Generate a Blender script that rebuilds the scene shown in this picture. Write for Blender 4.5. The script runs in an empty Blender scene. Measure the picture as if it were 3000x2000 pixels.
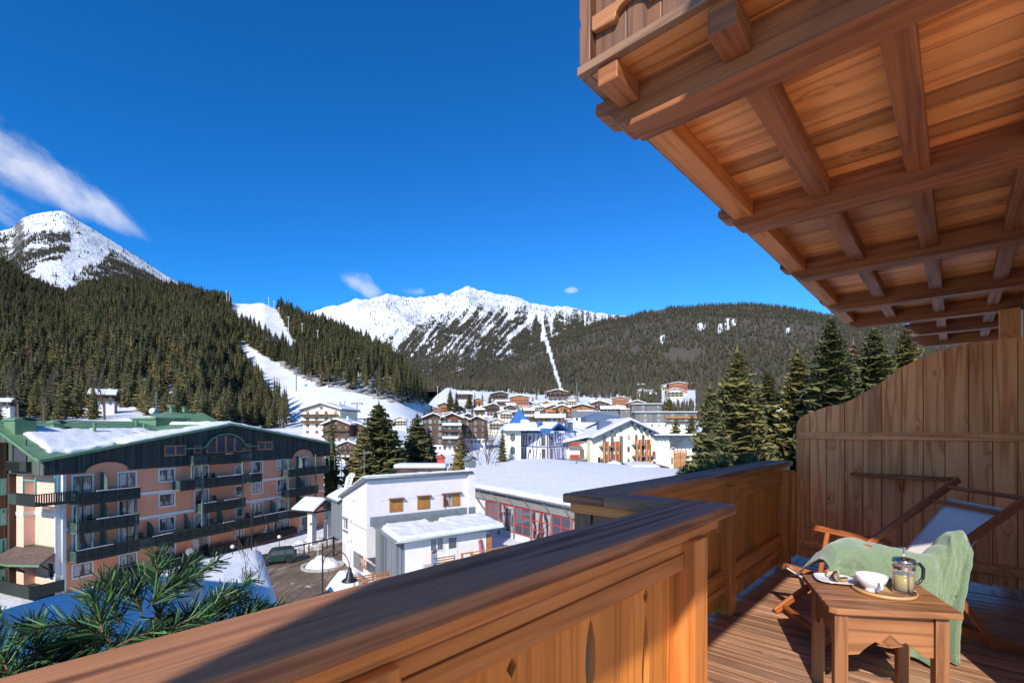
import bpy, math, random
from math import sin, cos, tan, pi, radians, sqrt, atan2, exp, hypot
from mathutils import Vector, Matrix, noise as mnoise
random.seed(7)
R = random.random
U = random.uniform
scene = bpy.context.scene
COL = scene.collection
# ---------------------------------------------------------------- measured camera (pixels of the 3000x2000 photograph)
FPX, CX, HY, EYE = 1428.6, 1500.0, 1257.7, 15.5
def ray(px, py): return ((px-CX)/FPX, (HY-py)/FPX)
def at_depth(px, py, Y):
    a, b = ray(px, py); return Vector((a*Y, Y, EYE+b*Y))

# ---------------------------------------------------------------- object helpers
def tag(o, label=None, cat=None, group=None, kind=None):
    if label: o['label'] = label
    if cat: o['category'] = cat
    if group: o['group'] = group
    if kind: o['kind'] = kind
    return o
def empty(name, loc=(0,0,0), rz=0.0, parent=None):
    o = bpy.data.objects.new(name, None); COL.objects.link(o)
    o.location = loc; o.rotation_euler = (0,0,rz); o.empty_display_size = .2
    if parent: o.parent = parent
    return o
def copy_tree(o, parent=None):
    c = o.copy(); COL.objects.link(c)
    if parent: c.parent = parent
    for ch in o.children: copy_tree(ch, c)
    return c

class MB:
    def __init__(s): s.v=[]; s.f=[]; s.uv=[]; s.r=[]; s.m=[]
    def face(s, idx, uv, r, m): s.f.append(idx); s.uv.extend(uv); s.r.append(r); s.m.append(m)
    def quad(s, pts, r=None, m=0, uv=None):
        n=len(s.v); s.v.extend([tuple(p) for p in pts]); k=len(pts)
        if r is None: r=R()
        if uv is None:
            uv=[(0,0),(1,0),(1,1),(0,1)][:k] if k<=4 else [(p[0],p[2]) for p in pts]
        s.face(tuple(range(n,n+k)), uv, r, m)
    def box(s, c, size, rot=None, m=0, r=None, org=None):
        """c centre, size full; rot 3x3 matrix"""
        if r is None: r=R()
        hx,hy,hz=[a/2 for a in size]
        L=max(range(3), key=lambda i:size[i])
        ou,ov=(r*37.3+U(0,5), r*91.7+U(0,5))
        P=[(-hx,-hy,-hz),(hx,-hy,-hz),(hx,hy,-hz),(-hx,hy,-hz),(-hx,-hy,hz),(hx,-hy,hz),(hx,hy,hz),(-hx,hy,hz)]
        n=len(s.v); C=Vector(c)
        for p in P:
            q=Vector(p)
            if rot is not None: q=rot@q
            s.v.append(tuple(C+q))
        F=[((0,3,2,1),2),((4,5,6,7),2),((0,1,5,4),1),((2,3,7,6),1),((1,2,6,5),0),((3,0,4,7),0)]
        for idx,nx in F:
            ax=[i for i in range(3) if i!=nx]
            if L in ax: a=L; b=[i for i in ax if i!=L][0]
            else: a,b=ax
            off=0.31*nx
            s.face(tuple(n+i for i in idx), [(P[i][a]+ou, P[i][b]+ov+off) for i in idx], r, m)
    def bb(s, x0,x1,y0,y1,z0,z1, m=0, r=None):
        s.box(((x0+x1)/2,(y0+y1)/2,(z0+z1)/2),(abs(x1-x0),abs(y1-y0),abs(z1-z0)),m=m,r=r)
    def bar(s, a, b, w, h, up=(0,0,1), m=0, r=None):
        a=Vector(a); b=Vector(b); d=b-a; L=d.length; x=d/L
        y=Vector(up).cross(x)
        if y.length<1e-4: y=Vector((1,0,0)).cross(x)
        y.normalize(); z=x.cross(y)
        M=Matrix((x,y,z)).transposed()
        s.box((a+b)/2,(L,w,h),rot=M,m=m,r=r)
    def prism(s, poly, o, ex, ey, ez, depth, m=0, r=None, uvalong=1):
        """poly in (ex,ey) plane, extruded by depth along ez (centred off: 0..depth)"""
        if r is None: r=R()
        o=Vector(o); ex=Vector(ex); ey=Vector(ey); ez=Vector(ez)
        n=len(s.v); k=len(poly); ou,ov=r*37.3+U(0,4),r*91.7+U(0,4)
        for d in (0,depth):
            for p in poly: s.v.append(tuple(o+ex*p[0]+ey*p[1]+ez*d))
        area=sum(poly[i][0]*poly[(i+1)%k][1]-poly[(i+1)%k][0]*poly[i][1] for i in range(k))
        hand=ex.cross(ey).dot(ez)
        flip=(area*hand*(1 if depth>0 else -1))<0
        def uvp(p): return (p[1]+ou,p[0]+ov) if uvalong else (p[0]+ou,p[1]+ov)
        a=list(range(k)); 
        bot=a if flip else a[::-1]; top=a[::-1] if flip else a
        s.face(tuple(n+i for i in bot),[uvp(poly[i]) for i in bot],r,m)
        s.face(tuple(n+k+i for i in top),[uvp(poly[i]) for i in top],r,m)
        acc=0
        for i in range(k):
            j=(i+1)%k; l=hypot(poly[j][0]-poly[i][0],poly[j][1]-poly[i][1])
            q=[n+i,n+j,n+k+j,n+k+i]; uv=[(acc+ou,ov),(acc+l+ou,ov),(acc+l+ou,ov+abs(depth)),(acc+ou,ov+abs(depth))]
            if flip: q=q[::-1]; uv=uv[::-1]
            s.face(tuple(q),uv,r,m); acc+=l
    def tube(s, path, rad, n=8, m=0, r=None, cap=True):
        if r is None: r=R()
        path=[Vector(p) for p in path]
        if not hasattr(rad,'__len__'): rad=[rad]*len(path)
        base=len(s.v); prev=None; acc=0; L=[]
        for i,p in enumerate(path):
            t=(path[min(i+1,len(path)-1)]-path[max(i-1,0)])
            if t.length<1e-9: t=Vector((0,0,1))
            t.normalize()
            if prev is None:
                a=t.cross(Vector((0,0,1)))
                if a.length<.05: a=t.cross(Vector((1,0,0)))
                a.normalize()
            else:
                a=prev-t*prev.dot(t)
                if a.length<1e-6: a=t.orthogonal()
                a.normalize()
            prev=a; b=t.cross(a)
            if i: acc+=(p-path[i-1]).length
            L.append(acc)
            for k in range(n):
                th=2*pi*k/n; s.v.append(tuple(p+a*(cos(th)*rad[i])+b*(sin(th)*rad[i])))
        for i in range(len(path)-1):
            for k in range(n):
                k2=(k+1)%n
                s.face((base+i*n+k,base+i*n+k2,base+(i+1)*n+k2,base+(i+1)*n+k),
                    [(L[i],k/n),(L[i],(k+1)/n),(L[i+1],(k+1)/n),(L[i+1],k/n)],r,m)
        if cap:
            s.face(tuple(base+k for k in range(n))[::-1],[(0,0)]*n,r,m)
            e=base+(len(path)-1)*n
            s.face(tuple(e+k for k in range(n)),[(0,0)]*n,r,m)
    def lathe(s, prof, c=(0,0,0), n=24, m=0, r=None, sx=1, sy=1):
        """prof: (radius,z) list from bottom outside"""
        if r is None: r=R()
        base=len(s.v); c=Vector(c)
        for (q,z) in prof:
            for k in range(n):
                th=2*pi*k/n; s.v.append((c.x+cos(th)*q*sx,c.y+sin(th)*q*sy,c.z+z))
        for i in range(len(prof)-1):
            for k in range(n):
                k2=(k+1)%n
                s.face((base+i*n+k,base+i*n+k2,base+(i+1)*n+k2,base+(i+1)*n+k),
                    [(k/n,i),((k+1)/n,i),((k+1)/n,i+1),(k/n,i+1)],r,m)
        if prof[0][0]>1e-6: s.face(tuple(base+k for k in range(n))[::-1],[(0,0)]*n,r,m)
        if prof[-1][0]>1e-6:
            e=base+(len(prof)-1)*n; s.face(tuple(e+k for k in range(n)),[(0,0)]*n,r,m)
    def ball(s,c,rx,ry=None,rz=None,n=10,m=0,r=None):
        ry=ry or rx; rz=rz or rx
        prof=[(sin(pi*i/n),-cos(pi*i/n)) for i in range(n+1)]
        prof=[(max(q,1e-4)*rx,z*rz) for q,z in prof]
        s.lathe(prof,c,n=max(8,int(n*1.6)),m=m,r=r,sy=ry/rx)
    def grid(s, fn, nu, nv, m=0, r=None, closed=False, uvs=1.0):
        if r is None: r=R()
        base=len(s.v)
        for j in range(nv+1):
            for i in range(nu+1): s.v.append(tuple(fn(i/nu,j/nv)))
        for j in range(nv):
            for i in range(nu):
                a=base+j*(nu+1)+i
                s.face((a,a+1,a+nu+2,a+nu+1),[(i/nu*uvs,j/nv*uvs),((i+1)/nu*uvs,j/nv*uvs),((i+1)/nu*uvs,(j+1)/nv*uvs),(i/nu*uvs,(j+1)/nv*uvs)],r,m)
    def mesh(s, name, mats, smooth=False, bevel=0):
        me=bpy.data.meshes.new(name); me.from_pydata(s.v,[],s.f)
        if not isinstance(mats,(list,tuple)): mats=[mats]
        for x in mats: me.materials.append(x)
        if len(s.f):
            me.polygons.foreach_set('material_index',s.m)
            uvl=me.uv_layers.new(name='UVMap'); flat=[c for p in s.uv for c in p]
            uvl.data.foreach_set('uv',flat)
            at=me.attributes.new('rnd','FLOAT','FACE'); at.data.foreach_set('value',s.r)
            if smooth: me.polygons.foreach_set('use_smooth',[True]*len(s.f))
        me.validate(); me.update(); return me
    def build(s, name, mats, parent=None, smooth=False, bevel=0, loc=None, auto=None):
        o=bpy.data.objects.new(name, s.mesh(name,mats,smooth)); COL.objects.link(o)
        if parent: o.parent=parent
        if loc is not None: o.location=loc
        if bevel:
            b=o.modifiers.new('bevel','BEVEL'); b.width=bevel; b.segments=2; b.limit_method='ANGLE'; b.angle_limit=radians(40); b.harden_normals=False
        return o

# ---------------------------------------------------------------- materials
MATS={}
class NT:
    def __init__(s,name):
        s.m=bpy.data.materials.new(name); s.m.use_nodes=True; s.t=s.m.node_tree; s.n=s.t.nodes; s.l=s.t.links
        s.b=s.n['Principled BSDF']; MATS[name]=s.m
    def add(s,ty,ins=None,**k):
        x=s.n.new(ty)
        for a,v in k.items(): setattr(x,a,v)
        if ins:
            for key,v in ins.items():
                sock=x.inputs[key]
                if isinstance(v,bpy.types.NodeSocket): s.l.new(v,sock)
                else: sock.default_value=v
        return x
    def math(s,op,a,b=None,c=None,clamp=False):
        x=s.n.new('ShaderNodeMath'); x.operation=op; x.use_clamp=clamp
        for i,v in enumerate((a,b,c)):
            if v is None: continue
            if isinstance(v,bpy.types.NodeSocket): s.l.new(v,x.inputs[i])
            else: x.inputs[i].default_value=v
        return x.outputs[0]
    def noise(s,vec,scale,detail=3,rough=.55,dist=0,dim='3D',w=None):
        x=s.add('ShaderNodeTexNoise',noise_dimensions=dim)
        if vec is not None: s.l.new(vec,x.inputs['Vector'])
        x.inputs['Scale'].default_value=scale; x.inputs['Detail'].default_value=detail; x.inputs['Roughness'].default_value=rough; x.inputs['Distortion'].default_value=dist
        if w is not None: s.l.new(w,x.inputs['W'])
        return x.outputs[0]
    def ramp(s,fac,stops,interp='LINEAR'):
        x=s.n.new('ShaderNodeValToRGB'); s.l.new(fac,x.inputs[0]); cr=x.color_ramp; cr.interpolation=interp
        while len(cr.elements)<len(stops): cr.elements.new(.5)
        for e,(p,c) in zip(cr.elements,stops):
            e.position=p; e.color=(*c,1) if len(c)==3 else c
        return x.outputs[0]
    def mix(s,fac,a,b,blend='MIX'):
        x=s.n.new('ShaderNodeMix'); x.data_type='RGBA'; x.blend_type=blend
        for sock,v in ((x.inputs[0],fac),(x.inputs[6],a),(x.inputs[7],b)):
            if isinstance(v,bpy.types.NodeSocket): s.l.new(v,sock)
            elif isinstance(v,tuple): sock.default_value=(*v,1) if len(v)==3 else v
            else: sock.default_value=v
        return x.outputs[2]
    def maprange(s,v,a,b,c=0,d=1):
        x=s.add('ShaderNodeMapRange',{0:v,1:a,2:b,3:c,4:d}); return x.outputs[0]
    def bump(s,h,strength=.3,dist=.01):
        x=s.add('ShaderNodeBump',{'Height':h,'Strength':strength,'Distance':dist}); s.l.new(x.outputs[0],s.b.inputs['Normal']); return x
    def out(s,col=None,rough=None,spec=None,metal=None):
        for key,v in (('Base Color',col),('Roughness',rough),('Specular IOR Level',spec),('Metallic',metal)):
            if v is None: continue
            if isinstance(v,bpy.types.NodeSocket): s.l.new(v,s.b.inputs[key])
            elif isinstance(v,tuple): s.b.inputs[key].default_value=(*v,1)
            else: s.b.inputs[key].default_value=v
        return s.m
    def obj(s): return s.add('ShaderNodeTexCoord').outputs['Object']
    def uv(s): return s.add('ShaderNodeTexCoord').outputs['UV']
    def geo(s): return s.add('ShaderNodeNewGeometry').outputs['Position']
    def scale(s,v,sc,loc=(0,0,0)):
        x=s.add('ShaderNodeMapping'); s.l.new(v,x.inputs[0]); x.inputs['Scale'].default_value=sc; x.inputs['Location'].default_value=loc; return x.outputs[0]
    def attr(s,n='rnd'): return s.add('ShaderNodeAttribute',attribute_name=n).outputs['Fac']

def mat_plain(name,col,rough=.6,var=.12,scale=3,metal=0,spec=.4,bump=0,bscale=40,rv=.0):
    t=NT(name); o=t.obj(); n=t.noise(o,scale,4); 
    lo=tuple(c*(1-var) for c in col); hi=tuple(min(1,c*(1+var)) for c in col)
    c=t.ramp(n,[(.3,lo),(.7,hi)])
    if rv:
        a=t.attr(); c=t.mix(1,c,t.ramp(a,[(0,(1-rv,)*3),(1,(1+rv,)*3)]),'MULTIPLY')
    t.out(c,rough,spec,metal)
    if bump: t.bump(t.noise(o,bscale,4),bump,.02)
    return t.m

def mat_wood(name, light, dark, ringf=26, across=7.0, rough=.55, knots=.45, kcol=None, var=.22, ring=.55, stain=0, staincol=(.05,.03,.03), fib=.35, spec=.35, grey=0, kscale=4.2, bmp=.25):
    t=NT(name); uv=t.uv(); rnd=t.attr()
    # offset by board
    comb=t.add('ShaderNodeCombineXYZ',{'Z':t.math('MULTIPLY',rnd,13.0)}).outputs[0]
    v=t.add('ShaderNodeVectorMath',{0:uv,1:comb},operation='ADD').outputs[0]
    # knots
    kv=t.scale(v,(kscale*.95,kscale*1.35,1))
    vor=t.add('ShaderNodeTexVoronoi',{'Vector':kv,'Scale':1.0,'Randomness':1.0},feature='F1',voronoi_dimensions='3D')
    kd=vor.outputs['Distance']; kr=t.add('ShaderNodeSeparateColor',{0:vor.outputs['Color']}).outputs[0]
    on=t.math('GREATER_THAN',kr,1-knots*.75)
    kn=t.math('MULTIPLY',t.maprange(kd,.10,.045,0,.9),on)
    kinf=t.math('MULTIPLY',t.math('EXPONENT',t.math('MULTIPLY',t.math('POWER',kd,2.0),-26.0)),on)
    # grain field
    g=t.noise(t.scale(v,(.55,across,1)),1.0,1.5,.45)
    wob=t.noise(t.scale(v,(2.5,14,1)),1.0,2,.5)
    fld=t.math('ADD',t.math('MULTIPLY',g,ringf),t.math('ADD',t.math('MULTIPLY',wob,1.2),t.math('MULTIPLY',kinf,5.0)))
    sn=t.math('SINE',t.math('MULTIPLY',fld,2.0))
    rg=t.math('POWER',t.math('ADD',t.math('MULTIPLY',sn,.5),.5),3.6)
    fibn=t.maprange(t.noise(t.scale(v,(1.6,95,1)),1.0,4,.7),.30,.70); fibn=t.math('MINIMUM',t.math('MAXIMUM',fibn,0.0),1.0)
    amt=t.math('ADD',t.math('MULTIPLY',rg,ring),t.math('MULTIPLY',t.math('SUBTRACT',fibn,.5),fib))
    amt=t.math('ADD',amt,0.10,clamp=True); amt=t.math('MULTIPLY',amt,1.15,clamp=True)
    col=t.mix(amt,light,dark)
    big=t.noise(t.scale(v,(1.1,3.0,1)),1.0,3,.55)
    col=t.mix(1.0,col,t.ramp(big,[(.3,(.78,.78,.78)),(.7,(1.16,1.16,1.16))]),'MULTIPLY')
    col=t.mix(1.0,col,t.ramp(rnd,[(0,(1-var,1-var*1.1,1-var*1.2)),(.55,(1,1,1)),(1,(1+var,1+var*.9,1+var*.8))]),'MULTIPLY')
    kc=kcol or tuple(c*.28 for c in dark)
    col=t.mix(kn,col,kc)
    col=t.mix(t.math('MULTIPLY',kinf,.35),col,dark)
    if stain:
        st=t.noise(t.scale(v,(1.6,5,1)),1.0,5,.65)
        col=t.mix(t.math('MULTIPLY',t.maprange(st,.52,.72),stain),col,staincol)
    if grey:
        gn=t.noise(t.scale(v,(1.0,9,1)),1.0,5,.6)
        col=t.mix(t.math('MULTIPLY',t.maprange(gn,.42,.66),grey),col,(.24,.165,.13))
    rr=t.maprange(amt,0,1,rough-.06,rough+.1)
    t.out(col,rr,spec)
    t.bump(t.math('ADD',t.math('MULTIPLY',amt,-1),t.math('MULTIPLY',fibn,.4)),bmp,.002)
    return t.m

def make_materials():
    mat_wood('rail_cap',(.46,.20,.088),(.12,.040,.022),ringf=9,across=16,ring=.6,knots=.10,rough=.5,grey=.25,stain=.25,fib=.62,var=.06,staincol=(.10,.045,.03),bmp=.5,spec=.05)
    mat_wood('panel_wood',(.76,.27,.05),(.36,.095,.015),ringf=13,across=10,ring=.34,fib=.30,knots=.42,var=.16,kcol=(.16,.05,.02),spec=.3,rough=.5)
    mat_wood('frame_wood',(.66,.235,.05),(.27,.075,.015),ringf=13,across=12,ring=.34,fib=.36,knots=.18,var=.12,kcol=(.12,.04,.02))
    mat_wood('screen_wood',(.98,.385,.125),(.60,.155,.038),ringf=13,across=12,ring=.55,fib=.30,knots=.5,var=.15,kcol=(.13,.05,.03),rough=.5,spec=.35)
    mat_wood('beam_wood',(.36,.125,.038),(.12,.038,.016),ringf=14,across=12,ring=.4,fib=.55,knots=.22,var=.10,stain=.45,staincol=(.05,.02,.018),rough=.6)
    mat_wood('ceiling_wood',(.88,.39,.125),(.42,.145,.042),ringf=12,across=9,ring=.5,fib=.36,knots=.40,var=.32,stain=.2,staincol=(.16,.09,.055))
    mat_wood('floor_wood',(.56,.30,.165),(.21,.095,.05),ringf=16,across=9,ring=.6,knots=.2,var=.22,grey=.3,stain=.3,rough=.42,fib=.5)
    mat_wood('table_wood',(.38,.165,.065),(.15,.055,.022),ringf=16,across=10,ring=.5,knots=.25,var=.14,rough=.5)
    mat_wood('chair_wood',(.42,.125,.036),(.19,.052,.018),ringf=12,across=12,ring=.5,knots=.0,var=.1,rough=.38)
    mat_wood('grey_wood',(.32,.165,.08),(.13,.06,.03),ringf=16,across=9,ring=.6,knots=.3,var=.2,grey=.35)
    mat_wood('parapet_wood',(.22,.095,.042),(.085,.036,.02),ringf=16,across=12,ring=.5,knots=.15,var=.15,grey=.2,fib=.5,stain=.3)
    mat_wood('tray_wood',(.68,.40,.17),(.48,.25,.09),ringf=8,across=14,ring=.5,knots=.0,var=.1,rough=.4)
    # snow
    t=NT('snow'); o=t.geo(); n=t.noise(o,.35,6,.6); n2=t.noise(o,3.0,4,.6)
    t.out(t.ramp(n,[(.35,(.58,.60,.64)),(.65,(.70,.705,.72))]),.65,.3)
    t.bump(t.math('ADD',t.math('MULTIPLY',n,1.0),t.math('MULTIPLY',n2,.35)),.6,.25)
    t=NT('roof_snow'); o=t.obj(); n=t.noise(o,1.1,5,.6); n2=t.noise(o,14.0,3,.6)
    t.out(t.ramp(n,[(.35,(.62,.635,.66)),(.65,(.70,.705,.72))]),.6,.3); t.bump(t.math('ADD',n,t.math('MULTIPLY',n2,.25)),.8,.14)
    # road
    t=NT('road'); o=t.geo(); n=t.noise(t.scale(o,(1,1,1)),.30,5,.6,.6); n2=t.noise(o,2.2,5,.65); n3=t.noise(t.scale(o,(1.4,.25,1)),.8,4,.6)
    c=t.ramp(n3,[(.35,(.105,.070,.046)),(.55,(.16,.112,.078)),(.72,(.30,.23,.17))])
    c=t.mix(t.maprange(n2,.60,.72),c,(.30,.25,.21)); c=t.mix(t.maprange(n,.64,.70),c,(.5,.47,.45))
    t.out(c,t.maprange(n,.3,.7,.35,.8),.5); t.bump(n2,.3,.03)
    mat_plain('slush',(.55,.50,.45),.7,.35,1.5,bump=.8,bscale=5)
    # stuccos
    mat_plain('house_plaster',(.80,.74,.68),.8,.05,2,bump=.25,bscale=60)
    t=NT('white_plaster'); o=t.obj(); n=t.noise(o,.8,6,.7); st=t.noise(t.scale(o,(3,3,.35)),1.0,4,.6)
    c=t.ramp(n,[(.3,(.66,.60,.60)),(.7,(.76,.70,.69))]); c=t.mix(t.math('MULTIPLY',t.maprange(st,.6,.78),.22),c,(.5,.45,.4)); t.out(c,.85,.2); t.bump(t.noise(o,9,5),.4,.03)
    t=NT('pink_plaster'); o=t.obj(); n=t.noise(o,.6,5,.65); st=t.noise(t.scale(o,(2.5,2.5,.4)),1.0,4,.6)
    c=t.ramp(n,[(.3,(.75,.285,.155)),(.7,(.83,.35,.21))]); c=t.mix(t.math('MULTIPLY',t.maprange(st,.58,.75),.2),c,(.5,.2,.13)); t.out(c,.85,.15); t.bump(t.noise(o,12,4),.3,.02)
    mat_plain('pale_pink',(.80,.52,.40),.85,.05,1)
    mat_plain('cream_plaster',(.80,.74,.55),.85,.04,.5)
    mat_plain('ivory_plaster',(.86,.82,.68),.85,.03,.5)
    mat_plain('lilac_plaster',(.70,.67,.79),.85,.03,.5)
    mat_plain('trim_stone',(.72,.68,.62),.8,.06,2)
    mat_plain('concrete',(.40,.385,.36),.85,.2,1.2,bump=.2)
    # vertical siding (dark green/black stained boards)
    def siding(name,a,b,freq,axis='x'):
        t=NT(name); o=t.obj(); s=t.add('ShaderNodeSeparateXYZ',{0:o}); x=t.math('ADD',s.outputs[0],s.outputs[1])
        w=t.math('FRACT',t.math('MULTIPLY',x,freq)); gr=t.math('ABSOLUTE',t.math('SUBTRACT',w,.5))
        n=t.noise(t.scale(o,(6,6,.6)),1.0,5,.65)
        idn=t.math('FLOOR',t.math('MULTIPLY',x,freq)); wn=t.add('ShaderNodeTexWhiteNoise',{'W':idn},noise_dimensions='1D').outputs[0]
        f=t.math('ADD',t.math('MULTIPLY',n,.7),t.math('MULTIPLY',wn,.35))
        c=t.ramp(f,[(.3,a),(.75,b)]); c=t.mix(t.maprange(gr,.40,.47),c,tuple(q*.25 for q in a))
        t.out(c,.75,.3); t.bump(t.math('MULTIPLY',t.maprange(gr,.47,.36),1.0),.9,.03); return t.m
    siding('dark_siding',(.018,.024,.022),(.060,.075,.066),5.0)
    siding('green_siding',(.045,.062,.050),(.15,.18,.15),6.0)
    siding('grey_cladding',(.17,.185,.20),(.235,.25,.265),2.6)
    siding('brown_siding',(.06,.032,.020),(.16,.085,.045),3.0)
    siding('orange_siding',(.30,.12,.045),(.50,.22,.09),3.0)
    siding('shingle_siding',(.12,.105,.095),(.26,.235,.215),3.5)
    mat_plain('dark_green_wood',(.021,.027,.023),.65,.35,5,rv=.35)
    mat_plain('mid_green_wood',(.09,.14,.115),.65,.25,5,rv=.25)
    # green copper metal roof
    t=NT('green_metal'); o=t.obj(); n=t.noise(o,.9,5,.6); n2=t.noise(t.scale(o,(.4,4,4)),1.0,4)
    c=t.ramp(n,[(.3,(.085,.17,.085)),(.7,(.15,.255,.13))]); c=t.mix(t.math('MULTIPLY',t.maprange(n2,.6,.8),.35),c,(.25,.20,.13)); t.out(c,.5,.5); 
    mat_plain('teal_paint',(.10,.42,.33),.5,.1,3)
    mat_plain('grey_metal',(.24,.26,.27),.45,.12,1.5,metal=.35)
    mat_plain('dark_metal',(.03,.03,.035),.45,.2,4,metal=.5)
    mat_plain('blue_metal',(.045,.16,.40),.4,.12,2,metal=.2)
    mat_plain('blue_grey_trim',(.08,.11,.18),.55,.1,2)
    mat_plain('white_paint',(.78,.77,.75),.5,.04,3)
    mat_plain('red_paint',(.50,.055,.045),.45,.08,3)
    mat_plain('red_wood',(.30,.05,.025),.6,.25,3,rv=.2)
    mat_plain('orange_wood',(.45,.17,.05),.55,.2,4,rv=.25)
    mat_plain('shutter_wood',(.36,.155,.035),.5,.18,6,rv=.1)
    mat_plain('brown_frame',(.10,.040,.022),.5,.2,4)
    mat_plain('lintel_wood',(.42,.14,.06),.5,.15,4)
    mat_plain('bark',(.10,.07,.05),.9,.35,12,bump=.6,bscale=30)
    mat_plain('pale_bark',(.20,.15,.12),.9,.3,12)
    t=NT('shingles'); o=t.obj(); br=t.add('ShaderNodeTexBrick',{'Vector':o,'Scale':4.0,'Color1':(.10,.07,.06,1),'Color2':(.19,.14,.12,1),'Mortar':(.04,.03,.03,1)}); t.out(br.outputs[0],.85,.2)
    # glass panes : dark reflective
    t=NT('pane'); t.out((.16,.18,.22),.05,.9); t.b.inputs['Metallic'].default_value=.55
    t=NT('curtain_pane'); o=t.obj(); s=t.add('ShaderNodeSeparateXYZ',{0:o}); 
    w=t.math('SINE',t.math('MULTIPLY',t.math('ADD',s.outputs[0],s.outputs[1]),38)); n=t.noise(t.scale(o,(1,1,.3)),1.3,2)
    c=t.mix(t.math('MULTIPLY',t.maprange(n,.47,.53),t.maprange(w,-1,1,.65,1)),(.035,.035,.04),(.46,.44,.42)); t.out(c,.12,.8)
    # conifer foliage
    def fol(name,a,b,c3=None,tr=.0):
        t=NT(name); o=t.obj(); rnd=t.attr(); oi=t.add('ShaderNodeObjectInfo').outputs['Random']
        n=t.noise(o,.9,3,.6)
        f=t.math('ADD',t.math('MULTIPLY',rnd,.55),t.math('MULTIPLY',n,.45))
        c=t.ramp(f,[(.2,a),(.75,b)])
        c=t.mix(1,c,t.ramp(oi,[(0,(.60,.66,.62)),(.5,(1,1,1)),(1,(1.45,1.25,1.0))]),'MULTIPLY')
        t.out(c,.75,.2); return t.m
    fol('needles',(.050,.051,.022),(.215,.190,.085))
    fol('needles_warm',(.060,.060,.022),(.235,.205,.078))
    fol('needles_far',(.055,.055,.036),(.145,.130,.085))
    fol('larch',(.12,.082,.06),(.24,.17,.125))
    fol('twigs',(.075,.050,.040),(.15,.105,.085))
    # artificial fir needles
    t=NT('garland'); rnd=t.attr(); c=t.ramp(rnd,[(0,(.010,.028,.014)),(.45,(.020,.058,.018)),(.8,(.055,.15,.04)),(1,(.15,.22,.09))]); t.out(c,.55,.35)
    mat_plain('twig_brown',(.16,.075,.035),.8,.2,30)
    # furnishings
    t=NT('canvas'); uv=t.obj(); n=t.noise(uv,160,2); t.out(t.ramp(n,[(.3,(.82,.74,.66)),(.7,(.88,.80,.72))]),.85,.2); t.bump(n,.2,.001)
    t=NT('fleece'); uv=t.obj(); n=t.noise(uv,120,4,.7); n2=t.noise(uv,9,3); c=t.ramp(n,[(.3,(.14,.205,.11)),(.7,(.25,.33,.19))]); t.out(c,1.0,.1); t.b.inputs['Sheen Weight'].default_value=.5
    t.bump(t.math('ADD',n,t.math('MULTIPLY',n2,.5)),.9,.006)
    t=NT('ceramic'); t.out((.82,.81,.83),.12,.6)
    t=NT('chrome'); t.out((.75,.66,.60),.12,.5,1.0)
    t=NT('black_plastic'); t.out((.012,.012,.014),.3,.5)
    t=NT('glass'); t.out((.95,.95,.95),.03,.8); t.b.inputs['Alpha'].default_value=.10
    t=NT('tea'); t.out((.36,.27,.02),.1,.5)
    mat_plain('tea_leaves',(.05,.04,.012),.7,.6,90)
    mat_plain('chocolate',(.045,.02,.012),.55,.3,60); mat_plain('sponge',(.50,.30,.12),.9,.25,90,bump=.6,bscale=200); mat_plain('cream_cake',(.72,.58,.36),.8,.15,60,bump=.5,bscale=150)
    mat_plain('car_paint',(.012,.045,.035),.25,.05,2,spec=.7); mat_plain('tyre',(.02,.02,.02),.8,.2,10); mat_plain('rim_metal',(.5,.5,.5),.3,.1,5,metal=.8)
    mat_plain('sign_blue',(.10,.42,.62),.5,.1,4); mat_plain('sign_navy',(.03,.08,.30),.5,.1,4)
    t=NT('lamp_globe'); t.out((.85,.82,.70),.3,.5)
    # far forested/snow mountains
    t=NT('mountain_snow'); o=t.geo(); n=t.noise(o,.004,8,.62); n2=t.noise(o,.02,6,.65)
    t.out(t.ramp(n2,[(.3,(.80,.82,.86)),(.7,(.90,.90,.91))]),.7,.2)
    geo=t.add('ShaderNodeNewGeometry'); nz=t.add('ShaderNodeSeparateXYZ',{0:geo.outputs['Normal']}).outputs[2]
    rk=t.math('ADD',nz,t.math('MULTIPLY',t.math('SUBTRACT',n2,.5),.9))
    att=t.add('ShaderNodeAttribute',attribute_name='wood').outputs['Fac']
    c=t.mix(t.maprange(rk,.66,.50),(.73,.74,.76),(.17,.155,.14))
    fn=t.noise(t.scale(o,(1,1,.55)),.020,5,.7)
    fm=t.maprange(t.math('ADD',att,t.math('MULTIPLY',t.math('SUBTRACT',fn,.5),2.2)),.50,.62)
    fc=t.ramp(t.noise(o,.05,4,.7),[(.3,(.035,.035,.028)),(.7,(.10,.085,.065))])
    c=t.mix(fm,c,fc); t.out(c,.8,.2)
    t.bump(t.math('ADD',n2,t.math('MULTIPLY',t.noise(o,.07,6,.7),.5)),1.0,22.0)
    t=NT('ground_snow'); o=t.geo(); n=t.noise(o,.06,6,.6); n2=t.noise(o,.9,5,.6)
    att=t.add('ShaderNodeAttribute',attribute_name='wood').outputs['Fac']
    c=t.ramp(n,[(.35,(.58,.60,.64)),(.65,(.70,.705,.72))])
    ff=t.noise(o,.10,5,.7); c=t.mix(t.maprange(t.math('ADD',att,t.math('MULTIPLY',t.math('SUBTRACT',ff,.5),.8)),.5,.75),c,t.ramp(n2,[(.3,(.045,.038,.028)),(.7,(.13,.105,.08))]))
    t.out(c,.7,.2); t.bump(t.math('ADD',n,t.math('MULTIPLY',n2,.12)),.5,2.0)
make_materials()
M=MATS

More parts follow.
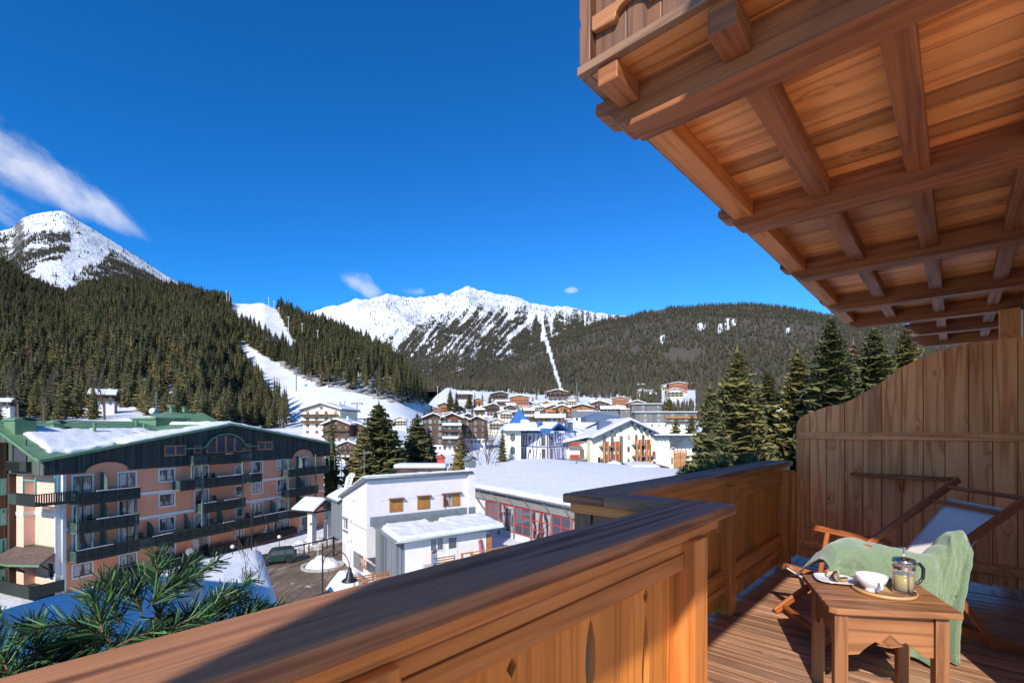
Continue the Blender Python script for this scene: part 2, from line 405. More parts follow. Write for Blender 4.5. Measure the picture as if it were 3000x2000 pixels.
# ---------------------------------------------------------------- camera, sun, sky
cam=bpy.data.cameras.new('camera'); co=bpy.data.objects.new('camera',cam); COL.objects.link(co)
co.location=(0,0,EYE); co.rotation_euler=(pi/2,0,0)
cam.sensor_width=36; cam.lens=36*FPX/3000; cam.shift_y=(HY-1000)/3000; cam.clip_end=30000; cam.clip_start=.05
scene.camera=co
SAZ,SEL=radians(20),radians(33)
sl=bpy.data.lights.new('sun','SUN'); so=bpy.data.objects.new('sun',sl); COL.objects.link(so)
sl.energy=3.9; sl.angle=radians(.5); sl.color=(1,.95,.87)
ldir=Vector((sin(SAZ)*cos(SEL),cos(SAZ)*cos(SEL),-sin(SEL)))
so.rotation_euler=ldir.to_track_quat('-Z','Y').to_euler()
w=bpy.data.worlds.new('World'); scene.world=w; w.use_nodes=True
nt=w.node_tree; N=nt.nodes; Lk=nt.links; bg=N['Background']
sky=N.new('ShaderNodeTexSky'); sky.sky_type='NISHITA'; sky.sun_disc=False; sky.sun_elevation=SEL; sky.sun_rotation=pi+SAZ
sky.altitude=1500; sky.air_density=1.0; sky.dust_density=.1; sky.ozone_density=3.0
hs=N.new('ShaderNodeHueSaturation'); hs.inputs['Saturation'].default_value=1.22; hs.inputs['Value'].default_value=1.0
mx=N.new('ShaderNodeMix'); mx.data_type='RGBA'; mx.blend_type='MULTIPLY'; mx.inputs[0].default_value=1; mx.inputs[7].default_value=(.74,.88,1.07,1)
Lk.new(sky.outputs[0],hs.inputs['Color']); Lk.new(hs.outputs[0],mx.inputs[6])
bg.inputs[1].default_value=.15
# wispy clouds fixed in the sky by direction
tc=N.new('ShaderNodeTexCoord')
def wmath(op,a,b=None,clamp=False):
    x=N.new('ShaderNodeMath'); x.operation=op; x.use_clamp=clamp
    for i,v in enumerate((a,b)):
        if v is None: continue
        if isinstance(v,bpy.types.NodeSocket): Lk.new(v,x.inputs[i])
        else: x.inputs[i].default_value=v
    return x.outputs[0]
def cloud(px,py,ang,lx,ly,dens,nscale,prev,seed,lo,taper=0.0):
    a,b=ray(px,py); d=Vector((a,1,b)).normalized()
    rt=Vector((0,0,1)).cross(d)*-1; rt.normalize(); up=rt.cross(d).normalized()
    if up.z<0: up=-up
    if rt.x<0: rt=-rt
    ax=rt*cos(ang)+up*sin(ang); ay=-rt*sin(ang)+up*cos(ang)
    def dot(v):
        x=N.new('ShaderNodeVectorMath'); x.operation='DOT_PRODUCT'; Lk.new(tc.outputs['Generated'],x.inputs[0]); x.inputs[1].default_value=v; return x.outputs['Value']
    X=dot(ax); Y=dot(ay); F=dot(d)
    cb=N.new('ShaderNodeCombineXYZ'); Lk.new(wmath('MULTIPLY',X,nscale*.45),cb.inputs[0]); Lk.new(wmath('MULTIPLY',Y,nscale),cb.inputs[1]); cb.inputs[2].default_value=seed
    no=N.new('ShaderNodeTexNoise'); no.inputs['Scale'].default_value=1; no.inputs['Detail'].default_value=7; no.inputs['Roughness'].default_value=.56; no.inputs['Distortion'].default_value=.35
    Lk.new(cb.outputs[0],no.inputs['Vector'])
    xn=wmath('DIVIDE',X,lx)
    wy=wmath('MAXIMUM',wmath('SUBTRACT',1.0,wmath('MULTIPLY',xn,taper)),.05)
    yn=wmath('DIVIDE',wmath('DIVIDE',Y,ly),wy)
    rr=wmath('ADD',wmath('POWER',wmath('ABSOLUTE',xn),2.4),wmath('POWER',wmath('ABSOLUTE',yn),2.0))
    e=wmath('SUBTRACT',1.0,rr)
    s=wmath('ADD',wmath('MULTIPLY',e,.55),wmath('MULTIPLY',wmath('SUBTRACT',no.outputs[0],.5),1.9))
    mr=N.new('ShaderNodeMapRange'); Lk.new(s,mr.inputs[0]); mr.inputs[1].default_value=lo; mr.inputs[2].default_value=lo+.75; mr.inputs[4].default_value=dens; mr.interpolation_type='SMOOTHSTEP'
    fac=wmath('MULTIPLY',mr.outputs[0],wmath('MULTIPLY',wmath('GREATER_THAN',F,.5),wmath('GREATER_THAN',e,-.6)))
    m=N.new('ShaderNodeMix'); m.data_type='RGBA'; Lk.new(fac,m.inputs[0]); Lk.new(prev,m.inputs[6]); m.inputs[7].default_value=CLOUD
    return m.outputs[2]
CLOUD=(4.2,4.3,4.7,1)
# polarised blue sky: darkest a quarter turn away from the sun
pd=N.new('ShaderNodeVectorMath'); pd.operation='DOT_PRODUCT'; Lk.new(tc.outputs['Generated'],pd.inputs[0]); pd.inputs[1].default_value=-ldir
s2=wmath('SUBTRACT',1.0,wmath('POWER',wmath('ABSOLUTE',pd.outputs['Value']),2.0)); pf=wmath('SUBTRACT',1.0,wmath('MULTIPLY',s2,.30))
pcb=N.new('ShaderNodeCombineXYZ'); Lk.new(wmath('POWER',pf,5.0),pcb.inputs[0]); Lk.new(wmath('POWER',pf,1.15),pcb.inputs[1]); Lk.new(wmath('POWER',pf,.6),pcb.inputs[2])
pm=N.new('ShaderNodeMix'); pm.data_type='RGBA'; pm.blend_type='MULTIPLY'; pm.inputs[0].default_value=1; Lk.new(mx.outputs[2],pm.inputs[6]); Lk.new(pcb.outputs[0],pm.inputs[7])
c=pm.outputs[2]
c=cloud(112,500,radians(-24),.165,.046,.95,11,c,1.7,.06,taper=.7)
c=cloud(15,590,radians(-35),.05,.03,.35,26,c,5.1,.15)
c=cloud(1055,832,radians(-30),.05,.022,.55,24,c,9.1,.05)
c=cloud(1672,850,0,.016,.007,.6,60,c,3.1,.0)
c=cloud(1220,853,0,.03,.010,.3,50,c,4.4,.1)
Lk.new(c,bg.inputs[0])
scene.view_settings.view_transform='Standard'; scene.view_settings.look='None'; scene.view_settings.exposure=0.6; scene.view_settings.gamma=1
scene.cycles.max_bounces=7; scene.cycles.diffuse_bounces=4; scene.cycles.glossy_bounces=3; scene.cycles.transmission_bounces=6; scene.cycles.transparent_max_bounces=6
scene.cycles.use_denoising=True; scene.cycles.sample_clamp_indirect=6; scene.cycles.caustics_reflective=False; scene.cycles.caustics_refractive=False
# ================================================================ THE BALCONY (frame: x=u along facade, y=v outward, z from the deck)
BZ=EYE-1.37; UDIR=Vector((.674,.738,0)); BROT=atan2(.738,.674)
cB,sB=.674,.738
def to_uv(X,Y): return (cB*X+sB*Y, -sB*X+cB*Y)
def at_u(px,py,u):
    a,b=ray(px,py); d=u/(cB*a+sB); return (-sB*a*d+cB*d, 1.37+b*d)
def at_v(px,py,v):
    a,b=ray(px,py); d=v/(-sB*a+cB); return ((cB*a+sB)*d, 1.37+b*d)
def at_z(px,py,z):
    a,b=ray(px,py); d=(z-1.37)/b; return to_uv(a*d,d)
def bal_root(name,u=0,v=0,z=0):
    p=Vector((cB*u-sB*v, sB*u+cB*v, BZ+z)); return empty(name,p,BROT)
def xl(ob,u,v,z=0): pass

# deck floor (structure)
mb=MB(); random.seed(11)
u=-1.8
while u<5.62:
    wd=.118
    mb.bb(u+.0025,u+wd-.0025,-.45 if u>3.0 else -4.5,1.42,-.04,0)
    u+=wd
root=bal_root('deck'); root['kind']='structure'
o=mb.build('deck_boards',M['floor_wood'],root,bevel=.004)
mb=MB(); mb.bb(-1.8,5.9,-.45,1.40,-.30,-.05); mb.bb(-1.8,3.0,-4.5,-.451,-.30,-.05); mb.build('deck_joist',M['beam_wood'],root)

# ---- railing
def lens_pts(z0,z1,hw,side,n=8):
    return [(side*hw*sin(pi*i/n),z0+(z1-z0)*i/n) for i in range(n+1)]
def notch(kind,side):
    """list of (dx,z) going up, dx measured into the board (side +1 = right of seam)"""
    if kind=='lens': return [(side*.026*sin(pi*i/10)**.8,.56+.25*i/10) for i in range(11)]
    if kind=='drop':
        pts=[(0,.40)]+[(side*.024*sin(pi*min(1,i/7.0)*.5)*(1-i/12)**.9*1.9 if i<12 else 0,.40+.335*i/12) for i in range(1,12)]+[(0,.735)]
        return pts+[(0,.765),(side*.018,.79),(0,.815)]
    return []
def plank_panel(u0,u1,first,wd,v,th,z0,z1,kinds,period,name,parent,mat,scal=True,axis='u',kick=None):
    """vertical boards in the plane v; cutouts at the seams"""
    mb=MB(); k=0; u=first
    seams=[]
    while u<u1: seams.append(u); u+=wd
    ed=[u0]+[s for s in seams if s>u0+.02]+[u1]
    for i in range(len(ed)-1):
        a,b=ed[i],ed[i+1]
        def kind(s):
            if s in seams: return kinds[seams.index(s)%len(kinds)]
            return None
        L=[(a+.0002+dx,z) for dx,z in notch(kind(a),1)] ; Rr=[(b-.0002+dx,z) for dx,z in notch(kind(b),-1)]
        w_=b-a
        if scal: bot=[(b-.0002,z0+.02),(b-w_*.3,z0),(b-w_*.42,z0+.018),(b-w_*.5,z0+.005),(a+w_*.42,z0+.018),(a+w_*.3,z0),(a+.0002,z0+.02)]
        else: bot=[(b-.0002,z0),(a+.0002,z0)]
        poly=[(a+.0002,z0+.02)]+L+[(a+.0002,z1),(b-.0002,z1)]+Rr[::-1]+bot[:-1] if scal else [(a+.0002,z0)]+L+[(a+.0002,z1),(b-.0002,z1)]+Rr[::-1]+[(b-.0002,z0)]
        if axis=='u': mb.prism(poly,(0,v,0),(1,0,0),(0,0,1),(0,1,0),th)
        else: mb.prism(poly,(v,0,0),(0,1,0),(0,0,1),(1,0,0),th)
    return mb.build(name,mat,parent,bevel=.0018)

random.seed(21)
nr=bal_root('balcony_railing'); tag(nr,'near wooden balcony railing with wide cap and lens and diamond cutouts','railing','railings of the balcony')
mb=MB(); mb.bb(-1.75,2.205,.70,.92,1.005,1.05); cap=mb.build('handrail',M['rail_cap'],nr,bevel=.010)
mb=MB(); mb.bb(-1.75,2.10,.745,.875,.955,1.004); mb.build('under_rail',M['frame_wood'],nr,bevel=.005)
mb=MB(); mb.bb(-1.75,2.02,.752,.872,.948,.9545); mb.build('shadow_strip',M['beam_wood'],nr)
mb=MB(); mb.bb(-1.75,1.80,.765,.80,.905,.947); mb.bb(-1.75,1.80,.758,.80,.845,.904); mb.build('top_rail',M['frame_wood'],nr,bevel=.003)
mb=MB(); mb.bb(-1.75,1.80,.768,.80,.20,.30); mb.build('bottom_rail',M['frame_wood'],nr,bevel=.004)
for (a,b) in ((-1.75,.39),(.505,1.80)):
    fs=.705+.173*(-14) if a<0 else .705
    plank_panel(a,b,fs+(.0 if a>0 else 0),.173,.802,.024,.06,.95,[None,'drop',None,'lens'] ,0,'panel_board',nr,M['panel_wood'])
for (a,b) in ((-1.30,-1.19),(.39,.505),(1.80,1.93)):
    mb=MB(); mb.bb(a,b,.722,.835,0,.953); mb.build('post',M['frame_wood'],nr,bevel=.006)
mb=MB(); mb.bb(1.93,2.085,.80,.86,.88,.953); mb.build('tie_block',M['frame_wood'],nr,bevel=.004)

jr=bal_root('balcony_railing'); tag(jr,'short weathered return railing joining the near and far railings','railing','railings of the balcony')
mb=MB(); mb.bb(1.985,2.208,.925,1.235,1.003,1.049); mb.bb(1.985,2.035,1.235,1.47,1.003,1.049); mb.build('handrail',M['rail_cap'],jr,bevel=.008)
mb=MB(); mb.bb(2.01,2.17,.90,1.44,.955,1.002); mb.build('under_rail',M['frame_wood'],jr,bevel=.005)
mb=MB(); mb.bb(2.03,2.16,1.33,1.43,-.25,.954); mb.bb(2.03,2.16,.87,.97,-.25,.954); mb.build('post',M['grey_wood'],jr,bevel=.005)
mb=MB(); mb.prism([(.97,.95),(.97,.86),(1.02,.87),(1.08,.83),(1.15,.87),(1.22,.83),(1.28,.87),(1.33,.86),(1.33,.95)],(2.045,0,0),(0,1,0),(0,0,1),(1,0,0),.03,uvalong=0)
mb.build('top_rail',M['grey_wood'],jr,bevel=.003)
plank_panel(.97,1.33,1.09,.12,2.08,.024,-.25,.93,[None],0,'panel_board',jr,M['grey_wood'],scal=False,axis='v')

fr=bal_root('balcony_railing'); tag(fr,'far wooden balcony railing running up to the plank screen','railing','railings of the balcony')
mb=MB(); mb.bb(2.037,5.62,1.24,1.47,1.005,1.05); mb.build('handrail',M['rail_cap'],fr,bevel=.010)
mb=MB(); mb.bb(2.18,5.6,1.265,1.41,.95,1.004); mb.build('under_rail',M['frame_wood'],fr,bevel=.005)
for (a,b) in ((2.18,3.72),(3.83,5.36)):
    mb=MB(); mb.bb(a,b,1.275,1.31,.83,.949); mb.build('top_rail',M['frame_wood'],fr,bevel=.004)
    mb=MB(); mb.bb(a,b,1.275,1.31,.19,.33); mb.bb(a,b,1.262,1.31,.17,.22); mb.build('bottom_rail',M['frame_wood'],fr,bevel=.006)
plank_panel(2.18,3.72,2.30,.155,1.311,.024,.035,.95,[None,'lens',None,'drop'],0,'panel_board',fr,M['panel_wood'])
plank_panel(3.83,5.36,3.95,.115,1.311,.024,.035,.95,[None],0,'panel_board',fr,M['panel_wood'])
for (a,b) in ((2.19,2.29),(3.72,3.83),(5.36,5.48)):
    mb=MB(); mb.bb(a,b,1.225,1.345,0,.952); mb.build('post',M['frame_wood'],fr,bevel=.006)
mb=MB(); mb.prism([(5.585,.12),(5.585,.88),(5.56,.93),(5.50,.96),(5.50,.10)],(0,1.20,0),(1,0,0),(0,0,1),(0,1,0),.10); mb.build('end_board',M['panel_wood'],fr,bevel=.003)

# ---- plank privacy screen
random.seed(31)
ps=bal_root('privacy_screen'); tag(ps,'tall plank privacy screen with a curved top at the end of the balcony','screen')
US=5.6
top=[(2333,1251),(2337,1232),(2350,1218),(2372,1209),(2421,1191),(2474,1181),(2526,1153),(2582,1118),(2642,1075),(2705,1044),(2768,1021),(2835,1005),(2905,995),(3000,986),(3060,984)]
tv=[at_u(x,y,US) for x,y in top]
def topz(v):
    for (v0,z0),(v1,z1) in zip(tv,tv[1:]):
        if v1<=v<=v0: return z0+(z1-z0)*(v0-v)/(v0-v1)
    return tv[-1][1] if v<tv[-1][0] else tv[0][1]
seams=[2333,2372,2421,2474,2528,2582,2642,2705,2769,2837,2909,2982]
sv=[at_u(x,1300,US)[0] for x in seams]+[-.447]
mb=MB()
for a,b in zip(sv,sv[1:]):
    n=5; tp=[(b+.002+(a-b-.004)*i/n, topz(b+.002+(a-b-.004)*i/n)) for i in range(n+1)]
    if a==sv[0]: tp=[(v,z) for v,z in tv if v>b+.004][::-1]; tp=[(b+.002,topz(b+.002))]+tp
    poly=[(b+.002,.09+.015*(R()-.5))]+tp+[(tp[-1][0],.10)]
    mb.prism(poly,(US+R()*.003,0,0),(0,1,0),(0,0,1),(1,0,0),.028)
mb.build('plank_wall',M['screen_wood'],ps,bevel=.003)
for q in sv[1:-1]:
    m=MB(); m.bb(US+.032,US+.038,q-.02,q+.02,.11,topz(q)-.03); m.build('seam_strip',M['beam_wood'],ps)
for (z0,z1,vb) in ((1.275,1.345,.0),(.19,.275,.0)):
    mb=MB(); mb.bb(US-.032,US-.001,-.44,sv[0]-.03,z0,z1); mb.build('batten',M['screen_wood'],ps,bevel=.005)
scm=None
for v in [x-.06 for x in sv[:-1]]:
    for z in (1.31,.235):
        if scm is None:
            mb=MB(); mb.tube([(-.0015,0,0),(.0015,0,0)],.005,6); so1=mb.build('screw',M['dark_metal'],ps); scm=so1
        else: so1=scm.copy(); COL.objects.link(so1)
        so1.location=(US-.0335,v,z)
sh=MB(); v0=at_u(2493,1377,US)[0]; v1=at_u(2808,1389,US)[0]; zs=.965
poly=[(US-.001,v0),(US-.05,v0-.002)]+[(US-.05-.11*sin(pi*i/12)**.6,v0+(v1-v0)*i/12) for i in range(1,12)]+[(US-.05,v1+.002),(US-.001,v1)]
sh.prism(poly,(0,0,zs-.028),(1,0,0),(0,1,0),(0,0,1),.028)
so_=sh.build('shelf',M['chair_wood'],ps,bevel=.004)
mb=MB(); vm=(v0+v1)/2; mb.prism([(0,0),(-.10,0),(-.085,-.05),(-.03,-.10),(0,-.125)],(US-.001,vm-.017,zs-.0285),(1,0,0),(0,0,1),(0,1,0),.034); mb.build('shelf_bracket',M['frame_wood'],so_,bevel=.003)

# ---- upper balcony : beams, soffit boards, rim joists, parapet
random.seed(41)
ub=bal_root('upper_balcony'); tag(ub,'timber underside of the balcony above, with carved beam ends and plank soffit','balcony')
ZC=1.37+1.262
def tipz(v,vo,zt,hh):
    pass
def beam(u,w,vo,name='beam'):
    zb=ZC-.142; zt=ZC-.001
    # profile in (v,z): carved nose
    P=[(-.45,zt),(vo,zt),(vo+.004,zt-.035),(vo-.01,zt-.052)]
    for i in range(7):
        th=pi*.5*i/6; P.append((vo-.035-.045*sin(th)*1.0, zt-.062-.052*(1-cos(th))*.8))
    P+= [(vo-.092,zt-.112),(vo-.10,zt-.122),(vo-.125,zt-.122),(vo-.135,zb),(-.45,zb)]
    m=MB(); m.prism(P,(u,0,0),(0,1,0),(0,0,1),(1,0,0),w,uvalong=0); return m.build(name,M['beam_wood'],ub,bevel=.005)
bu=[1.62,2.88,4.13,5.46,6.50,7.50,8.6]
for i,u_ in enumerate(bu):
    beam(u_,.13,1.04-(.02*i if i<5 else .57))
rim=[(bu[i]+.131,bu[i+1]-.001) for i in range(4)]+[(1.46,1.619)]
for a,b in rim:
    m=MB(); m.bb(a,b,.85 if a<1.5 else .83,.93,ZC-(.068 if a<1.5 else .085),ZC-.001); m.build('rim_joist',M['frame_wood'] if a>1.5 else M['beam_wood'],ub,bevel=.006)
for i in range(6):
    a,b=bu[i]+.131,bu[i+1]-.001
    for v in (.47,.09,-.29):
        if i>=4 and v>.3: continue
        m=MB(); m.bb(a,b,v,v+.085,ZC-.088,ZC-.001); m.build('joist',M['beam_wood'],ub,bevel=.006)
for v in (.47,.09,-.29):
    m=MB(); m.bb(1.475,1.619,v,v+.085,ZC-.088,ZC-.001); m.build('joist',M['beam_wood'],ub,bevel=.006)
m=MB(); u_=1.475
while u_<9.2:
    wd=.128+.012*R(); vo=.965 if u_<6.6 else .42
    m.bb(u_+.001,u_+wd-.0025,-.45,vo,ZC,ZC+.03); u_+=wd
m.build('soffit_boards',M['ceiling_wood'],ub,bevel=.004)
m=MB(); m.bb(1.55,6.7,-.45,.95,ZC+.031,ZC+.06); m.build('deck_slab',M['grey_wood'],ub)
m=MB(); m.bb(1.445,1.474,-.45,1.005,ZC,ZC+.0305); m.bb(1.475,6.7,.966,1.005,ZC,ZC+.0305); m.build('edge_board',M['grey_wood'],ub,bevel=.003)
# parapet on the short side, shaped boards
random.seed(43)
m=MB(); v=.962
while v>-.40:
    a,b=v-.126,v; P=[(a+.0005,ZC+.075),(a+.018,ZC+.06),(b-.018,ZC+.06),(b-.0005,ZC+.075),(b-.0005,ZC+1.02),(a+.0005,ZC+1.02)]
    m.prism(P,(1.497,0,0),(0,1,0),(0,0,1),(1,0,0),.024); v-=.1265
m.build('parapet_board',M['parapet_wood'],ub,bevel=.004)
P=[(-.40,ZC+.205),(-.40,ZC+.150)]
for c0 in (-.20,.30,.81):
    P+=[(c0-.085,ZC+.145),(c0-.062,ZC+.142),(c0-.055,ZC+.155)]+[(c0+.055*sin(-pi/2+pi*i/10),ZC+.158+.030*cos(-pi/2+pi*i/10)) for i in range(11)]+[(c0+.055,ZC+.155),(c0+.062,ZC+.142),(c0+.085,ZC+.145)]
P+=[(.955,ZC+.15),(.962,ZC+.16),(.962,ZC+.205)]
m=MB(); m.prism(P,(1.472,0,0),(0,1,0),(0,0,1),(1,0,0),.0245,uvalong=0); m.build('parapet_rail',M['table_wood'],ub,bevel=.004)
m=MB()
P=[(.966,ZC+.055),(.985,ZC+.035),(1.012,ZC+.055),(1.014,ZC+.18),(1.006,ZC+.20),(1.014,ZC+.225),(1.014,ZC+.31),(1.003,ZC+.335),(1.014,ZC+.36),(1.014,ZC+1.05),(.966,ZC+1.05)]
m.prism(P,(1.470,0,0),(0,1,0),(0,0,1),(1,0,0),.09); m.build('parapet_post',M['parapet_wood'],ub,bevel=.004)
m=MB(); m.bb(1.45,1.60,-.45,1.02,ZC+1.05,ZC+1.10); m.bb(1.60,9,.80,1.02,ZC+1.05,ZC+1.10); m.build('parapet_cap',M['rail_cap'],ub,bevel=.005)
m=MB(); 
u_=1.6
while u_<6.6: m.bb(u_+.002,u_+.162,.90,.925,ZC+.08,ZC+1.05); u_+=.165
m.build('front_board',M['grey_wood'],ub)

HC=3.0
# ---- house (our own building)
m=MB(); m.bb(1.46,HC-.02,-3.2,-.451,ZC,ZC+.06); m.build('sun_block_slab',M['ceiling_wood'],ub)  # unseen slab added to keep a sun patch off the plank screen
hs_=bal_root('house_wall'); tag(hs_,'pale plaster house wall behind the balcony at the right edge','wall')
m=MB(); m.bb(HC,9.5,-9,-.452,-14.1,10.0); m.build('wall_body',M['house_plaster'],hs_)
m=MB(); m.bb(-2.75,HC-.01,-.62,-.452,3.02,4.45); m.build('cap_shade_strip',M['beam_wood'],hs_)  # unseen free-hanging strip, added to keep sun off the rail caps
m=MB(); m.bb(HC-.4,9.9,-9.4,.3,10.0,10.3); m.build('roof_edge',M['beam_wood'],hs_)
m=MB(); m.bb(6.42,6.56,-.43,-.29,-.1,ZC-.143); o=m.build('wooden_post',M['screen_wood'],bal_root('balcony_post'),bevel=.006); tag(o.parent,'square wooden post behind the plank screen, holding up the beams','post')
m=MB(); m.bb(5.66,9.2,-.45,1.42,-.05,0); 
o=m.build('deck_boards',M['floor_wood'],root)
# ================================================================ TERRAIN
def lerp_list(L,x):
    if x<=L[0][0]: return L[0][1:]
    for a,b in zip(L,L[1:]):
        if x<=b[0]:
            t=(x-a[0])/(b[0]-a[0]); return tuple(p+(q-p)*t for p,q in zip(a[1:],b[1:]))
    return L[-1][1:]
def zpy(Y,py): return EYE+(HY-py)/FPX*Y
VAL=[(105,1444),(150,1375),(200,1335),(250,1310),(300,1285),(400,1245),(500,1215),(600,1190),(800,1155),(1000,1135)]
CREST=[(-700,560,1000),(-300,660,900),(0,775,850),(80,822,850),(190,872,800),(250,842,800),(340,824,800),(500,852,780),(600,868,760),(670,882,750),(700,890,740),(770,886,730),(800,902,720),(910,938,680),(1000,970,640),(1090,1012,600),(1160,1052,560),(1235,1097,520),(1300,1135,500)]
def smooth(a,b,x):
    t=max(0,min(1,(x-a)/(b-a))); return t*t*(3-2*t)
def z_valley(Y):
    if Y<30: return -.3
    if Y<75: return -.3+.5*(Y-30)/45
    if Y<105: return .2+(zpy(105,1444)-.2)*(Y-75)/30
    py=lerp_list(VAL,Y)[0]
    if Y>1000: return zpy(1000,1135)+ (Y-1000)*.10
    return zpy(Y,py)
def z_left(px,Y):
    if Y<75: return z_valley(Y)
    cp,cY=lerp_list(CREST,px)
    b=smooth(560,760,px)                      # base: behind the hotel -> ski run foot
    K=[(75,.2),(115,.2+3.3*(1-b)+1.4*b),(200,zpy(200,1226)*(1-b)+zpy(200,1335)*b),(265,zpy(265,1190)*(1-b)+zpy(265,1275)*b)]
    if b>0: K.append((330,(K[-1][1]+(zpy(cY,cp)-K[-1][1])*(65/(cY-265)))*(1-b)+zpy(330,1235)*b))
    K+=[(cY,zpy(cY,cp)),(cY*1.12,zpy(cY,cp)-8),(cY*1.5,zpy(cY,cp)-120),(3000,60)]
    K=[k for i,k in enumerate(K) if i==0 or k[0]>K[i-1][0]]
    return lerp_list(K,Y)[0]
def ground_z(X,Y):
    px=CX+FPX*X/max(Y,1e-3) if Y>1 else CX
    px=max(-700,min(3900,px))
    if Y<40: return z_valley(Y)
    w=smooth(1130,1310,px) if Y>230 else smooth(700,1000,px)
    w2=smooth(200,260,Y); w=smooth(700,1000,px)*(1-w2)+smooth(1130,1310,px)*w2
    zl=z_left(px,Y) if w<1 else 0; zv=z_valley(Y)
    z=zl*(1-w)+zv*w
    if Y>120:
        z+= (mnoise.noise(Vector((X*.012,Y*.012,0)))*5+mnoise.noise(Vector((X*.05,Y*.05,3)))*1.2)*smooth(120,320,Y)*(1-.55*w)
    elif Y>60: z+=mnoise.noise(Vector((X*.08,Y*.08,0)))*.35
    return z
def ground_at(px,Y):
    a=(px-CX)/FPX; return Vector((a*Y,Y,ground_z(a*Y,Y)))
def inv_valley(px,py,lo=60,hi=1000):
    for _ in range(40):
        m_=(lo+hi)/2; g=ground_at(px,m_); q=HY-(g.z-EYE)/m_*FPX
        if q>py: lo=m_
        else: hi=m_
    return (lo+hi)/2
def set_float(me,name,vals):
    at=me.attributes.new(name,'FLOAT','POINT'); at.data.foreach_set('value',vals)
def inpoly(x,y,P):
    c=False; n=len(P)
    for i in range(n):
        x1,y1=P[i]; x2,y2=P[i-1]
        if (y1>y)!=(y2>y) and x<(x2-x1)*(y-y1)/(y2-y1)+x1: c=not c
    return c
def sheet(name,pxs,Ys,zf,woodf,mat):
    vs=[];wd=[];fs=[]
    for px in pxs:
        a=(px-CX)/FPX
        for Y in Ys:
            X=a*Y; z=zf(X,Y); vs.append((X,Y,z))
            wd.append(woodf(px,HY-(z-EYE)/Y*FPX if Y>5 else 9999,Y))
    n=len(Ys)
    for i in range(len(pxs)-1):
        for j in range(n-1): fs.append((i*n+j,(i+1)*n+j,(i+1)*n+j+1,i*n+j+1))
    me=bpy.data.meshes.new(name); me.from_pydata(vs,[],fs); me.materials.append(mat); set_float(me,'wood',wd)
    me.polygons.foreach_set('use_smooth',[True]*len(fs)); me.update()
    o=bpy.data.objects.new(name,me); COL.objects.link(o); o['kind']='structure'; return o
# ---- masks in picture directions of the ground point
RUN=[(672,880),(795,872),(812,905),(850,975),(876,1022),(846,1030),(790,990),(735,965),(672,938)]
RUN2=[(690,1010),(720,1012),(800,1060),(862,1100),(905,1120),(960,1135),(1060,1160),(1150,1180),(1240,1190),(1300,1120),(1345,1110),(1345,1300),(1000,1300),(850,1290),(838,1232),(808,1190),(752,1122),(704,1058)]
CHAL=[(190,1196),(400,1196),(450,1230),(200,1245)]
def is_run(px,py): return inpoly(px,py,RUN) or inpoly(px,py,RUN2)
def forest_left(px,py,Y):
    if Y<196: return False
    if px>1292 and Y<1000: return False
    cp,cY=lerp_list(CREST,px)
    if Y>cY*1.06: return False
    if is_run(px,py) or inpoly(px,py,CHAL): return False
    if px>640 and py>1255: return False
    return True
def wood_ground(px,py,Y): return .66 if forest_left(px,py,Y) else 0.0
Ys=[-60,-30,-10,5,15,25]+[30+i*3 for i in range(40)]+[150+i*6 for i in range(60)]+[510+i*12 for i in range(50)]+[1200,1500,2000]
vs=None
def ground_zz(X,Y): return ground_z(X,Y) if Y>1 else -.3
pxs=[-700+i*13 for i in range(300)]
g=None
# near part is laid out on the same fan, closed behind the camera by a wide apron
sheet('snow_ground',pxs,[y for y in Ys if y>=25],ground_zz,wood_ground,M['ground_snow'])
m=MB(); m.quad([(-400,-300,-.32),(400,-300,-.32),(400,24,-.32),(-400,24,-.32)]); o=m.build('near_ground',M['snow']); o['kind']='structure'
m=MB(); m.quad([(-3000,-3000,-3),(3000,-3000,-3),(3000,-290,-3),(-3000,-290,-3)]); o=m.build('far_ground',M['snow']); o['kind']='structure'

STREAK=[((1371,893),(1330,950),5),((1330,950),(1250,1040),7),((1588,905),(1590,960),6),((1590,960),(1612,1040),6),((1612,1040),(1645,1150),5.5),((1440,940),(1428,975),6),((1460,950),(1450,985),4),((1500,930),(1497,985),6),((1530,930),(1520,975),4),((1560,925),(1556,970),5),((1655,1000),(1668,1060),3),((1300,960),(1240,1000),5),((1220,975),(1180,1030),5),((1400,985),(1360,1050),3.5),((1480,905),(1400,960),5),((1700,1050),(1690,1075),3),((1630,930),(1625,970),4)]
def segd(px,py,a,b):
    dx,dy=b[0]-a[0],b[1]-a[1]; t=max(0,min(1,((px-a[0])*dx+(py-a[1])*dy)/(dx*dx+dy*dy))); return hypot(px-a[0]-dx*t,py-a[1]-dy*t)
